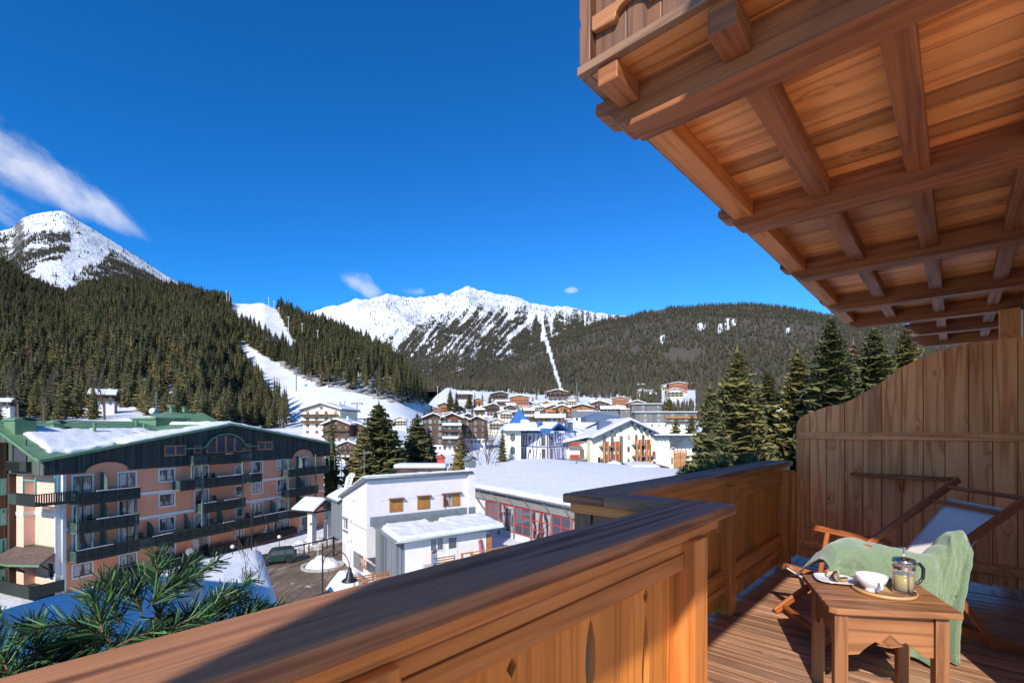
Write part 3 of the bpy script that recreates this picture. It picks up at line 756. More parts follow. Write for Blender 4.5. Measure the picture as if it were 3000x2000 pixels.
# ---- right hill and central mountain and left peak
RH=[(1290,1105),(1400,1100),(1500,1060),(1600,1000),(1700,960),(1780,940),(1834,936),(1884,918),(1956,900),(2060,895),(2173,892),(2282,900),(2390,914),(2500,935),(2700,960),(3000,960),(3900,900)]
def z_right(X,Y):
    px=CX+FPX*X/Y; top=lerp_list(RH,px)[0]; YC=2000
    zc=zpy(YC,top); z0=z_valley(930)-3
    if Y<=YC: t=(Y-930)/(YC-930); z=z0+(zc-z0)*t
    else: z=zc-(Y-YC)*.25
    return z+(mnoise.noise(Vector((X*.0035,Y*.0035,7)))*26+mnoise.noise(Vector((X*.012,Y*.012,2)))*8)*smooth(950,1300,Y)*(1-.55*smooth(1700,2000,Y))
CLEAR=[[(2040,948),(2058,942),(2064,962),(2052,976)],[(2126,938),(2134,932),(2138,962),(2130,968)],[(2142,930),(2149,928),(2153,952),(2146,958)],[(1934,985),(1943,980),(1945,1006),(1937,1012)],[(2108,950),(2114,946),(2116,972),(2109,976)],[(1890,1018),(1896,1016),(1897,1030),(1891,1030)],[(2300,965),(2310,962),(2312,976),(2302,978)]]
def wood_right(px,py,Y):
    for P in CLEAR:
        if inpoly(px,py,P): return .2
    if min(segd(px,py,a,b)-w_*.75 for a,b,w_ in STREAK[2:5])<0: return 0
    return .9
sheet('forest_hill',[1180+i*5 if i<120 else 1780+(i-120)*10 for i in range(322)],[930+i*20 for i in range(60)]+[2200,2500],z_right,wood_right,M['ground_snow'])
MR=[(700,960),(860,930),(945,903),(1017,887),(1046,873),(1082,880),(1132,860),(1183,869),(1241,873),(1270,866),(1299,858),(1317,866),(1335,851),(1371,835),(1400,848),(1450,858),(1508,869),(1559,887),(1617,900),(1660,896),(1718,910),(1776,920),(1834,926),(1900,935),(2300,980)]
MY=4300
def z_mtn(X,Y):
    px=CX+FPX*X/Y; top=lerp_list(MR,px)[0]; zc=zpy(MY,top); z0=z_valley(1000)-20
    if Y<=MY:
        t=(Y-1000)/(MY-1000); z=z0+(zc-z0)*(t*.62+.38*t**2.2)
        e=smooth(0,.35,t)*(1-.9*smooth(.80,1,t))
    else: z=zc-(Y-MY)*.45; e=.1; t=1
    rid=1-abs(mnoise.noise(Vector((X*.0016+Y*.0006,Y*.00045,1.5))))*2
    z+=e*(rid*110-40+mnoise.noise(Vector((X*.006,Y*.003,4)))*45)
    z+=smooth(.3,.7,t)*(mnoise.noise(Vector((X*.016,Y*.010,8)))*16+mnoise.noise(Vector((X*.05,Y*.03,8)))*6)
    return z
TREELINE=[(900,1100),(1090,1010),(1125,990),(1200,958),(1290,925),(1350,905),(1420,895),(1480,895),(1560,905),(1600,915),(1650,912),(1720,920),(1800,925),(1900,925)]
def wood_mtn(px,py,Y):
    tl=lerp_list(TREELINE,px)[0]
    v=.42+(py-tl)/85.0
    v=max(.0,min(.86,v))
    k=smooth(1150,1020,py)
    v-= .30*k*(mnoise.noise(Vector((px*.05,py*.018,3)))+.25)
    kx=.85*(1-smooth(1480,1600,px)); s_=px+(py-900)*kx
    st=mnoise.noise(Vector((s_*.085,py*.012+kx*2,6.5)))+.5*mnoise.noise(Vector((s_*.21,py*.03,1.5)))
    v-=smooth(.0,.40,st)*.8*smooth(1090,980,py)
    for a,b,wd in STREAK[2:5]:
        d=segd(px+2.5*mnoise.noise(Vector((py*.06,0,0))),py,a,b)
        if d<wd*.75: v-=.8*(1-(d/(wd*.75))**2)
    return max(0,min(1,v))
sheet('snowy_mountain',[690+i*4.0 for i in range(320)],[1000+i*36 for i in range(100)]+[4700,5200],z_mtn,wood_mtn,M['mountain_snow'])
LR=[(-500,760),(-200,715),(0,675),(38,665),(67,636),(100,624),(153,617),(182,616),(200,624),(220,639),(287,679),(354,720),(406,753),(478,801),(507,818),(560,850),(620,890),(700,940)]
LY=2500
def z_peak(X,Y):
    px=CX+FPX*X/Y; top=lerp_list(LR,px)[0]; zc=zpy(LY,top); z0=zpy(1050,930)
    if Y<=LY: t=(Y-1050)/(LY-1050); z=z0+(zc-z0)*(.75*t+.25*t*t); e=smooth(0,.3,t)*(1-.9*smooth(.85,1,t))
    else: z=zc-(Y-LY)*.5; e=.05
    z+=e*(mnoise.noise(Vector((X*.003,Y*.002,5)))*60+mnoise.noise(Vector((X*.012,Y*.008,5)))*14)
    return z
PISTE=[(205,680),(300,700),(322,740),(300,770),(240,785),(210,820),(205,850),(170,845),(150,800),(100,790),(110,770),(180,760),(215,720)]
def wood_peak(px,py,Y):
    if inpoly(px,py,PISTE): return 0
    v=0
    if px>290: v=smooth(0,30,py-(lerp_list(LR,px)[0]+12))*.62
    if px<120: v=max(v,.55*smooth(665,700,py))
    if 120<px<235 and 680<py<790: v=max(v,.62)
    if px<60: v=max(v,.65*smooth(690,720,py))
    if 160<px<300 and py>765: v=max(v,.55)
    return v
sheet('snowy_peak',[-500+i*7 for i in range(175)],[1050+i*24 for i in range(62)]+[2800,3300],z_peak,wood_peak,M['mountain_snow'])

# ================================================================ TREES
def conifer(mb,h,rw,levels,nb,seg,seed,low=.10,inner=.45,mc=0,size=1.0,sparse=0,droop=.35,pw=.70):
    rg=random.Random(seed); q=rg.random
    ph=q()*6
    for i in range(levels):
        t=(i+.2+q()*.6)/levels; z=h*(low+(1-low)*t*.985)
        rr=rw*((1-t)**pw)*(0.85+.3*q())+.02*rw
        n=max(3,int(nb*(1-.55*t)))
        for k in range(n):
            if sparse and q()<sparse: continue
            az=ph+2*pi*(k+.5*(i%2)+ (q()-.5)*.55)/n; L=rr*(.74+.4*q())
            if L<.05: continue
            d=Vector((cos(az),sin(az),0)); s_=Vector((-sin(az),cos(az),0))
            dz=-droop*L*(.7+.5*q())+ .10*L
            r=q()*.8
            w=(.30*L+.10*rw)*size
            pts=[]; z_=z; z=min(h*.985,z+(q()-.5)*1.3*h*(1-low)/levels)
            for j in range(seg+1):
                u=j/seg; pts.append(Vector((0,0,z))+d*(L*u)+Vector((0,0,dz*u**1.4+ .13*L*max(0,u-.72)*2)))
            for j in range(seg):
                a,b=pts[j],pts[j+1]; ww=w*(1-.75*j/seg)*(.7+.5*q()); u=(j+1)/seg
                up=Vector((0,0,.10*w)); jit=Vector((0,0,(q()-.6)*.35*w))
                tip=b+(b-a)*.45
                rr_=min(1,r+.35*u*q()+.12)
                mb.quad([a,a+s_*ww+(b-a)*.9+jit-Vector((0,0,ww*.30)),tip],r=rr_,m=mc,uv=[(0,0)]*3)
                mb.quad([a,tip,a-s_*ww+(b-a)*.9-jit*.5-Vector((0,0,ww*.30))],r=rr_*.85,m=mc,uv=[(0,0)]*3)
                if seg>=2: mb.quad([a-Vector((0,0,.02)),b+s_*ww*.35*(q()-.5)-Vector((0,0,ww*(.55+.5*q()))),tip],r=rr_*.55,m=mc,uv=[(0,0)]*3)
            z=z_
    # leader
    mb.quad([(0,-.06*rw,h*.94),(0,.06*rw,h*.94),(0,0,h*1.03)],r=.5,m=mc,uv=[(0,0)]*3); mb.quad([(-.06*rw,0,h*.94),(.06*rw,0,h*.94),(0,0,h*1.03)],r=.5,m=mc,uv=[(0,0)]*3)
    if inner:
        n=7; pr=[(rw*inner,h*(low+.03)),(rw*inner*.80,h*.38),(rw*inner*.5,h*.68),(.01,h*.96)]
        base=len(mb.v)
        for (q_,z) in pr:
            for k in range(n):
                f=.75+.5*q(); mb.v.append((cos(2*pi*k/n)*q_*f,sin(2*pi*k/n)*q_*f,z))
        for i in range(3):
            for k in range(n):
                k2=(k+1)%n; mb.face((base+i*n+k,base+i*n+k2,base+(i+1)*n+k2,base+(i+1)*n+k),[(0,0)]*4,.06,mc)
def trunk(mb,h,r0,m=0,top=.9): mb.tube([(0,0,-.6),(.0,0,h*.3),(.03,.02,h*.6),(0,0,h*top)],[r0*1.15,r0*.85,r0*.5,r0*.08],6,m=m)
def make_tree(name,h,rw,levels,nb,seg,seed,fol,low=.1,bark='bark',**k):
    root=empty(name); m=MB(); trunk(m,h,.014*h+.05); t=m.build('trunk',M[bark],root)
    m=MB(); conifer(m,h,rw,levels,nb,seg,seed,low=low,**k); m.build('crown',M[fol],root); return root
def bare_mesh(mb,h,seed,n=7,depth=2,r0=.09,spread=.8,m=0):
    rg=random.Random(seed)
    def br(p,d,L,r,lv):
        pts=[p]; q=p.copy(); dd=d.copy()
        for i in range(4):
            dd=(dd+Vector((rg.uniform(-1,1),rg.uniform(-1,1),rg.uniform(-.3,.6)))*.16).normalized(); q=q+dd*(L/4); pts.append(q.copy())
        mb.tube(pts,[r*(1-.2*i) for i in range(5)],4 if lv else 5,m=m,cap=False)
        if lv<depth:
            for i in range(n if lv else int(n*1.6)):
                u=rg.uniform(.25,1) ; k=min(3,int(u*4)); b=pts[k].lerp(pts[k+1],u*4-k)
                nd=(dd+Vector((rg.uniform(-1,1),rg.uniform(-1,1),rg.uniform(-.1,.7)))*spread).normalized()
                br(b,nd,L*(.55-.2*u)*rg.uniform(.6,1.1)*1.15,r*.45,lv+1)
    br(Vector((0,0,-.2)),Vector((0,0,1)),h*.9,r0,0)

# prototypes (each is also one real tree of the scene)
random.seed(77)
mids=[make_tree('conifer_tree',16,2.7+.3*i,15,9,2,100+i,'needles',low=.06+.04*i,inner=.5) for i in range(5)]
talls=[make_tree('conifer_tree',20,2.2,15,8,2,200+i,'needles',low=.34,inner=.5,bark='pale_bark') for i in range(2)]
def far_tree(seed,fol,h=14,rw=2.4,low=.06,lev=7,inner=.55,sparse=0):
    m=MB(); conifer(m,h,rw,lev,7,1,seed,low=low,inner=inner,size=1.4,sparse=sparse); m.tube([(0,0,-1),(0,0,h*.6)],[.22,.1],4,m=1)
    return m.build('conifer_tree',[M[fol],M['bark']])
fars=[far_tree(300+i,'needles_far') for i in range(4)]+[far_tree(310,'larch',inner=.2,sparse=.2)]
# ---- left hillside samples
rg=random.Random(5)
def sample_left(n):
    out=[]; cell={}
    for _ in range(n):
        px=rg.uniform(-120,1295); Y=sqrt(rg.uniform(196**2,870**2)); a=(px-CX)/FPX; X=a*Y; z=ground_z(X,Y); py=HY-(z-EYE)/Y*FPX
        if not forest_left(px,py,Y): continue
        s=6.4
        if px<640 and Y<270 and rg.random()<.55: continue
        key=(int(X/s),int(Y/s))
        if key in cell: continue
        cell[key]=1
        g_=mnoise.noise(Vector((X*.015,Y*.015,9)))
        edge=(px>800 and py>1060 and Y<520)
        hh=(.62+.6*rg.random()**.8)*(1.0+.22*g_)*(1.22 if edge else 1.0)
        if px<640 and Y<260: hh*=.8
        out.append((hh*16/Y,X,Y,z,hh,edge,g_))
    return out
LT=sample_left(60000)
LT.sort(reverse=True)
used=set()
GRP_L='conifers of the forest on the left hillside'
for i,(sz,X,Y,z,hh,edge,g_) in enumerate(LT[:215]):
    if edge: k=5+rg.randrange(2); src=talls[k-5]
    else: k=rg.randrange(5); src=mids[k]
    o=src if k not in used else copy_tree(src)
    used.add(k)
    o.location=(X,Y,z-.3); o.rotation_euler=(0,0,rg.random()*6.3); s=hh*rg.uniform(.92,1.08)*(.85 if edge else 1); o.scale=(s*rg.uniform(.85,1.15),s*rg.uniform(.85,1.15),s)
    if edge: tag(o,'tall bare-stemmed spruce at the forest edge above the ski run','tree','tall spruces lining the ski run')
    else: tag(o,'dark spruce in the wooded lower hillside behind the pink hotel','tree',GRP_L)
def forest(name,pts,srcs,label):
    """one wood seen as a mass: points with instances of the far trees"""
    me=bpy.data.meshes.new(name); me.from_pydata([p[0] for p in pts],[],[])
    for nm,j,ty in (('scl',1,'FLOAT'),('rot',2,'FLOAT'),('vid',3,'INT')):
        at=me.attributes.new(nm,ty,'POINT'); at.data.foreach_set('value',[p[j] for p in pts])
    o=bpy.data.objects.new(name,me); COL.objects.link(o); tag(o,label,'forest',None,'stuff')
    ng=bpy.data.node_groups.new(name,'GeometryNodeTree'); ng.interface.new_socket('Geometry',in_out='INPUT',socket_type='NodeSocketGeometry'); ng.interface.new_socket('Geometry',in_out='OUTPUT',socket_type='NodeSocketGeometry')
    n=ng.nodes; l=ng.links; gi=n.new('NodeGroupInput'); go=n.new('NodeGroupOutput')
    jn=n.new('GeometryNodeJoinGeometry')
    for s in reversed(srcs):
        oi=n.new('GeometryNodeObjectInfo'); oi.inputs[0].default_value=s; oi.inputs['As Instance'].default_value=True; l.new(oi.outputs['Geometry'],jn.inputs[0])
    ip=n.new('GeometryNodeInstanceOnPoints'); l.new(gi.outputs[0],ip.inputs['Points']); l.new(jn.outputs[0],ip.inputs['Instance']); ip.inputs['Pick Instance'].default_value=True
    def na(nm,ty):
        x=n.new('GeometryNodeInputNamedAttribute'); x.data_type=ty; x.inputs[0].default_value=nm; return x.outputs[0]
    l.new(na('vid','INT'),ip.inputs['Instance Index'])
    cx=n.new('ShaderNodeCombineXYZ'); l.new(na('rot','FLOAT'),cx.inputs[2]); l.new(cx.outputs[0],ip.inputs['Rotation']); l.new(na('scl','FLOAT'),ip.inputs['Scale'])
    l.new(ip.outputs[0],go.inputs[0]); md=o.modifiers.new('forest','NODES'); md.node_group=ng
    return o
srcL=[[c for c in m_.children if c.name.startswith('crown')][0] for m_ in mids+talls]
pts=[]
for (sz,X,Y,z,hh,edge,g_) in LT[215:]:
    vid=rg.randrange(5) if not edge else 5+rg.randrange(2)
    if rg.random()<.07: vid=7; hh*=1.0
    pts.append(((X,Y,z-.3),hh*(1 if vid<7 else 1.1),rg.random()*6.3,vid))
lar=far_tree(411,'larch',h=15,rw=3.0,inner=.15,sparse=.15,lev=10)
p_=ground_at(1010,330); lar.location=(p_.x,p_.y,p_.z); tag(lar,'brown leafless larch among the dark spruces beside the lower ski run','tree')
forest('left_forest',pts,srcL+[lar],'dense dark conifer wood covering the left hillside')
# ---- right hill
pts=[]; cell={}
def addp(X,Y,z,s,vid): pts.append(((X,Y,z-.5),s,rg.random()*6.3,vid))
for _ in range(42000):
    px=rg.uniform(1230,2900); Y=sqrt(rg.uniform(940**2,2060**2)); X=(px-CX)/FPX*Y; z=z_right(X,Y); py=HY-(z-EYE)/Y*FPX
    s=9.5 if Y<1500 else 11
    key=(int(X/s),int(Y/s))
    if key in cell: continue
    if wood_right(px,py,Y)<.5 and rg.random()<.85: continue
    if mnoise.noise(Vector((X*.006,Y*.006,31)))+.6*mnoise.noise(Vector((X*.03,Y*.012,5)))>.50 and py<1060: continue
    if min(segd(px,py,a,b)-w_-1.5 for a,b,w_ in STREAK[2:5])<0: continue
    cell[key]=1
    v=4 if rg.random()<.10+.16*max(0,mnoise.noise(Vector((X*.01,Y*.01,12)))*2) else rg.randrange(4)
    addp(X,Y,z,rg.uniform(.9,1.35),v)
print('right',len(pts))
forest('right_forest',pts,fars,'conifer wood covering the broad hill on the right')
pts=[]; cell={}
for _ in range(60000):
    px=rg.uniform(1080,1850); t=rg.random()**.8; Y=1000+t*3200; X=(px-CX)/FPX*Y; z=z_mtn(X,Y); py=HY-(z-EYE)/Y*FPX
    wv=wood_mtn(px,py,Y)
    if rg.random()>smooth(.25,.85,wv)*.95+.02: continue
    s=12; key=(int(X/s),int(Y/s))
    if key in cell: continue
    cell[key]=1
    v=4 if rg.random()<.22 else rg.randrange(4)
    addp(X,Y,z,rg.uniform(.9,1.35)*(1.0 if Y<3000 else 1.15),v)
# wood between the village and the hill
for _ in range(26000):
    px=rg.uniform(1335,2900); Y=sqrt(rg.uniform(300**2,990**2)); X=(px-CX)/FPX*Y; z=ground_z(X,Y); py=HY-(z-EYE)/Y*FPX
    lim=lerp_list([(1335,1140),(1480,1147),(1700,1160),(1850,1166),(1880,1200),(1930,1215),(2050,1240),(2900,1280)],px)[0]
    if py>lim+3: continue
    if 1935<px<2040 and 1120<py<1200: continue
    if abs(px-1645)<9 and py<1165: continue
    s=8; key=(int(X/s),int(Y/s),1)
    if key in cell: continue
    cell[key]=1; addp(X,Y,z,rg.uniform(.8,1.2),4 if rg.random()<.2 else rg.randrange(4))
print('mtn',len(pts))
forest('mountain_forest',pts,fars,'thinning conifer wood on the lower slopes of the snowy mountain')
pts=[]; cell={}
for _ in range(30000):
    px=rg.uniform(-60,560); Y=rg.uniform(1150,2500); X=(px-CX)/FPX*Y; z=z_peak(X,Y); py=HY-(z-EYE)/Y*FPX
    wv=wood_peak(px,py,Y)
    if rg.random()>smooth(.15,.7,wv)*1.0+.02: continue
    s=11; key=(int(X/s),int(Y/s))
    if key in cell or mnoise.noise(Vector((X*.012,Y*.012,21)))<-.05 and px<300: continue
    cell[key]=1
    v=4 if rg.random()<(.55 if px>280 else .3) else rg.randrange(4)
    addp(X,Y,z,rg.uniform(.8,1.3),v)
print('peak',len(pts))
forest('peak_forest',pts,fars,'scattered conifers and brown larches on the snowy peak at the left')
for i,(px,Y,lab) in enumerate([(1345,420,'small spruce on the snow left of the village, right of the forest edge'),(1362,430,'slim dark spruce beside another on the snow left of the village'),(1390,560,'dark spruce behind the chalets at the far left of the village'),(1690,470,'dark spruce standing between orange chalets in the village centre')]):
    f=fars[i]; p_=ground_at(px,Y); f.location=p_; f.scale=(1.1,1.1,1.1); tag(f,lab,'tree')
f=fars[4]; p_=ground_at(1985,420); f.location=p_; tag(f,'brown larch rising behind the long grey and yellow building','tree')
# ================================================================ BUILDINGS
class Fr:
    """vertical facade frame: origin on the ground plane, ex along the facade (to the right), ey into the building"""
    def __init__(s,px,Y,ang,z0=0):
        s.o=Vector(((px-CX)/FPX*Y,Y,0)); s.ex=Vector((sin(ang),cos(ang),0)); s.ey=Vector((-cos(ang),sin(ang),0))*1.0
        s.ey=Vector((-s.ex.y,s.ex.x,0)); s.rz=atan2(s.ex.y,s.ex.x); s.z0=z0
    def at(s,px,py,y=0):
        a,b=ray(px,py); d=Vector((a,1,0)); # o+ex*x+ey*y = d*t
        t=(s.o+s.ey*y).dot(s.ey)/d.dot(s.ey); P=d*t; return ((P-s.o).dot(s.ex), EYE+b*t)
    def atx(s,px,py,x):
        a,b=ray(px,py); d=Vector((a,1,0)); t=(s.o+s.ex*x).dot(s.ex)/d.dot(s.ex); P=d*t; return ((P-s.o).dot(s.ey), EYE+b*t)
    def root(s,name): return empty(name,(s.o.x,s.o.y,0),s.rz)
def window(parent,x,z,w,h,y=0,frame='brown_frame',trim=None,panes=2,pane='curtain_pane',deep=.10,name='window',sub=True,tw=.16,side=0,mull=.06):
    """window in plane y (facing -y), or side=1: in plane x facing -x (x,y swapped)"""
    def T(m,x0,x1,y0,y1,z0,z1,mi=0):
        if side: m.bb(y0,y1,x0,x1,z0,z1,m=mi)
        else: m.bb(x0,x1,y0,y1,z0,z1,m=mi)
    m=MB(); mats=[M[frame]]
    a,b,c,d=x,x+w,z,z+h; f=mull
    if trim:
        mats.append(M[trim]); k=tw
        T(m,a-k,a,y-.05,y+.02,c-k,d+k,1); T(m,b,b+k,y-.05,y+.02,c-k,d+k,1); T(m,a,b,y-.05,y+.02,d,d+k,1); T(m,a-k*1.1,b+k*1.1,y-.09,y-.051,c-k,c-.02,1)
    T(m,a,a+f,y-.035,y+.015,c,d); T(m,b-f,b,y-.035,y+.015,c,d); T(m,a+f,b-f,y-.035,y+.015,d-f,d); T(m,a+f,b-f,y-.035,y+.015,c,c+f*1.2)
    for i in range(1,panes):
        xc=a+w*i/panes; T(m,xc-f*.7,xc+f*.7,y-.04,y+.015,c+f*1.2,d-f)
    if not sub:
        mats.append(M[pane]); T(m,a+f,b-f,y-.012,y+.012,c+f*1.2,d-f,len(mats)-1)
        return m.build(name,mats,parent)
    o=m.build(name,mats,parent)
    m=MB(); T(m,a+f,b-f,y-.012,y+.012,c+f*1.2,d-f); m.build('pane',M[pane],o); return o
def lattice(m,x0,x1,y0,y1,z0,z1,step=.16,mi=0,side=0):
    """diagonal lattice between x0..x1 (or y0..y1 if side) """
    L=(y1-y0) if side else (x1-x0); H=z1-z0; n=int((L+H)/step)
    for i in range(1,n):
        s=i*step
        for sg in (0,1):
            a0=max(0,s-H); b0=min(L,s); 
            za=s-a0; zb=s-b0
            if sg: pa,pb=(a0,za),(b0,zb)
            else: pa,pb=(a0,H-za),(b0,H-zb)
            if side: m.bar((x0,y0+pa[0],z0+pa[1]),(x0,y0+pb[0],z0+pb[1]),.025,.03,up=(1,0,0),m=mi)
            else: m.bar((x0+pa[0],y0,z0+pa[1]),(x0+pb[0],y0,z0+pb[1]),.025,.03,up=(0,1,0),m=mi)
def balcony(parent,x0,x1,z,dep=1.3,h=.95,y=0,col='dark_green_wood',col2='mid_green_wood',slab=True,lat=True,snow=True,gap=.015,lx=()):
    m=MB(); yo=y-dep
    if slab: m.bb(x0,x1,yo,y,z-.16,z)
    b=m
    xx=x0
    while xx<x1-.02:
        w_=min(.19,x1-xx)
        if not any(a<=xx<c for a,c in lx): b.bb(xx+gap/2,xx+w_-gap/2,yo-.03,yo,z-.25,z+h-.09)
        xx+=w_
    b.bb(x0,x1,yo-.07,yo-.031,z+.10,z+.22)
    for k in range(int((x1-x0)/1.1)+1):
        xc=min(x1-.05,x0+k*1.1); b.bb(xc,xc+.05,yo-.10,yo-.0705,z-.10,z+h-.1)
    o=b.build('balcony',M[col],parent)
    m=MB(); m.bb(x0-.05,x1+.05,yo-.12,yo+.10,z+h-.085,z+h); m.build('handrail',M[col],o)
    if lat:
        for xe in (x0,x1):
            m=MB(); m.bb(xe-.03,xe+.03,yo+.03,y,z+h-.13,z+h-.086); m.bb(xe-.03,xe+.03,yo+.03,y,z-.16,z-.05); lattice(m,xe,xe,yo+.03,y,z-.05,z+h-.13,side=1); m.build('lattice',M[col2],o)
        for a,c in lx:
            m=MB(); lattice(m,a,c,yo-.015,yo-.015,z-.15,z+h-.1); m.build('lattice',M[col2],o)
    if snow:
        m=MB(); rg=random.Random(int(x0*100)); xx=x0+.1
        while xx<x1-.3:
            l_=rg.uniform(.5,2.6); e=min(x1-.05,xx+l_)
            if rg.random()<.55: m.bb(xx,e,yo-.08,yo+.06,z+h+.001,z+h+.03+.05*rg.random())
            xx=e+.05
        if m.f: m.build('snow',M['roof_snow'],o,bevel=.012)
    return o
def snow_slab(fn,x0,x1,y0,y1,nx,ny,th,seed=0,name='snow',parent=None,amp=.10,mask=None,mat='roof_snow',edge=.35):
    """snow lying on the surface fn(x,y)->z, rounded edges"""
    vs=[];fs=[]
    cells=set()
    for j in range(ny):
        for i in range(nx):
            cx=x0+(x1-x0)*(i+.5)/nx; cy=y0+(y1-y0)*(j+.5)/ny
            if mask is None or mask(cx,cy): cells.add((i,j))
    vid={}
    def vert(i,j):
        if (i,j) in vid: return vid[(i,j)]
        x=x0+(x1-x0)*i/nx; y=y0+(y1-y0)*j/ny
        nb=[(i-1,j-1),(i,j-1),(i-1,j),(i,j)]; full=all(c in cells for c in nb)
        t=th*(1+ amp/th*mnoise.noise(Vector((x*.9,y*.9,seed)))+ .4*amp/th*mnoise.noise(Vector((x*3,y*3,seed))))
        if not full: 
            t=.0
            jx=.25*(x1-x0)/nx; x+=jx*mnoise.noise(Vector((x*1.7,y*1.7,seed+5)))*2; y+=jx*mnoise.noise(Vector((x*1.7,y*1.7,seed+9)))*2
            x=max(x0,min(x1,x)); y=max(y0,min(y1,y))
        vid[(i,j)]=len(vs); vs.append((x,y,fn(x,y)+t)); return vid[(i,j)]
    for (i,j) in cells: fs.append((vert(i,j),vert(i+1,j),vert(i+1,j+1),vert(i,j+1)))
    # skirt
    me=bpy.data.meshes.new(name); 
    base=len(vs); und={}
    for (i,j),k in list(vid.items()):
        full=all(c in cells for c in [(i-1,j-1),(i,j-1),(i-1,j),(i,j)])
        if not full: vs[k]=(vs[k][0],vs[k][1],vs[k][2]+th*.45)
    cnt={}
    for f in fs:
        for a,b in zip(f,f[1:]+f[:1]): cnt[(a,b)]=1
    for (a,b) in list(cnt):
        if (b,a) not in cnt:
            for q in (a,b):
                if q not in und: und[q]=len(vs); vs.append((vs[q][0],vs[q][1],vs[q][2]-th*.5))
            fs.append((b,a,und[a],und[b]))
    me.from_pydata(vs,[],fs); me.materials.append(M[mat]); me.polygons.foreach_set('use_smooth',[True]*len(fs)); me.update()
    o=bpy.data.objects.new(name,me); COL.objects.link(o)
    if parent: o.parent=parent
    return o

# ---------------------------------------------------------------- PINK HOTEL
random.seed(51)
A_H=radians(22.1)
H=Fr(130,45.0,A_H)
hr=H.root('pink_hotel'); tag(hr,'long pink hotel with dark green wooden balconies, gable cladding and green metal roof','hotel')
def Z2(x,y): return (400+x*.28694,1200+y*.28694)
def Z3(x,y): return (x*.38265,1200+y*.38265)
x1=H.at(967,1299)[0]; xp=H.at(669.7,1241)[0]; zp=H.at(669.7,1241)[1]; zl=12.75; zr=H.at(967,1299)[1]
px0=H.at(183,1500)[0]      # pink wall start
DEP=15.0
YW=.16                      # pink wall set behind the cladding plane
m=MB(); m.bb(px0,x1-1.2,YW,DEP,-1.0,12.6)
m.build('wall',M['pink_plaster'],hr)
# bands
for zc in (H.at(*Z2(30,862))[1],H.at(*Z2(30,1112))[1]):
    m=MB(); m.bb(px0,x1-1.2,YW-.045,YW,zc-.16,zc+.16); m.bb(px0,x1-1.2,YW-.07,YW-.0455,zc+.10,zc+.17); m.build('cornice',M['trim_stone'],hr)
m=MB(); xx=H.at(*Z3(455,900))[0]; m.bb(xx-.30,xx+.55,YW-.12,YW-.001,-.8,11.2); m.build('pilaster',M['trim_stone'],hr)
xd=H.at(*Z3(474,900))[0]; m=MB(); m.tube([(xd,YW-.25,-.5),(xd,YW-.25,11.2)],.07,8); m.build('drainpipe',M['white_paint'],hr,smooth=True)
# gable cladding with two arches
zb=11.25
def roofz(x):
    return zl+(zp-zl)*x/xp if x<xp else zp-(zp-zr)*(x-xp)/(x1-xp)
P=[(-.0,zb-.0),( -.0,roofz(0)-.05),(xp,zp-.05),(x1,zr-.05),(x1,zb)]
def arch(xc,hw,hh): return [(xc+hw*cos(pi*i/14),zb+hh*sin(pi*i/14)) for i in range(15)]
ax1=H.at(*Z2(1705,450))[0]; ax0=H.at(*Z3(828,450))[0]
h1=H.at(*Z2(1700,400))[1]-zb; h0=H.at(*Z3(828,395))[1]-zb
w1=(H.at(*Z2(1815,450))[0]-H.at(*Z2(1590,450))[0])/2; w0=(H.at(*Z3(1000,450))[0]-H.at(*Z3(655,450))[0])/2
P+=arch(ax1,w1,h1)+[(ax1-w1-.1,zb)]+[(ax0+w0+.4,zb)]+arch(ax0,w0,h0)
m=MB(); m.prism(P,(0,0,0),(1,0,0),(0,0,1),(0,1,0),YW-.002,uvalong=0); m.build('gable_cladding',M['dark_siding'],hr)
for q,w_,h_ in ((ax1,w1,h1),(ax0,w0,h0)):
    m=MB(); m.bb(q-w_,q+w_,YW-.001,YW+.01,zb,zb+h_); m.build('arch_wall',M['pink_plaster'],hr)
for xc,hw,hh in ((ax1,w1,h1),(ax0,w0,h0)):
    m=MB(); pts=[(xc+(hw)*cos(pi*i/20),-.02,zb+(hh)*sin(pi*i/20)) for i in range(21)]; m.tube(pts,.06,6); m.build('arch_trim',M['dark_green_wood'],hr)
# windows (rectangles measured on the facade)
def hwin(x0,xx1,yt,yb,zf,**k):
    a=H.at(*zf(x0,yt),YW); b=H.at(*zf(xx1,yt),YW); c=H.at(*zf(x0,yb),YW)
    w_=b[0]-a[0]; h_=a[1]-c[1]; tr=k.get('trim','trim_stone'); k['trim']=tr
    if tr: window(hr,a[0]+.17,c[1]+.15,w_-.34,h_-.3,YW-.005,**k)
    else: window(hr,a[0],c[1],w_,h_,**k)
for r_ in [(217,395,603,742),(578,738,568,760),(997,1093,563,662),(1172,1290,523,660),(1427,1543,505,610),(1662,1762,482,620),
    (217,395,857,1000),(583,740,820,1000),(1000,1083,775,880),(1165,1290,745,865),(1427,1535,708,850),(1662,1755,680,850),
    (218,395,1103,1250),(583,740,1065,1240),(1003,1083,1000,1105),(1165,1290,950,1130),(1427,1525,915,1060),(1665,1750,885,1020),
    (220,400,1375,1560),(575,745,1310,1530),(1003,1095,1222,1400),(1395,1565,1135,1245),(1655,1755,1095,1262)]: hwin(*r_,Z2,pane='curtain_pane')
for r_ in [(542,718,500,690),(893,1048,475,640),(545,715,730,905),(897,1045,690,850),(545,715,945,1140),(900,1042,895,1060),(543,715,1185,1300),(903,1050,1110,1215)]: hwin(*r_,Z3)
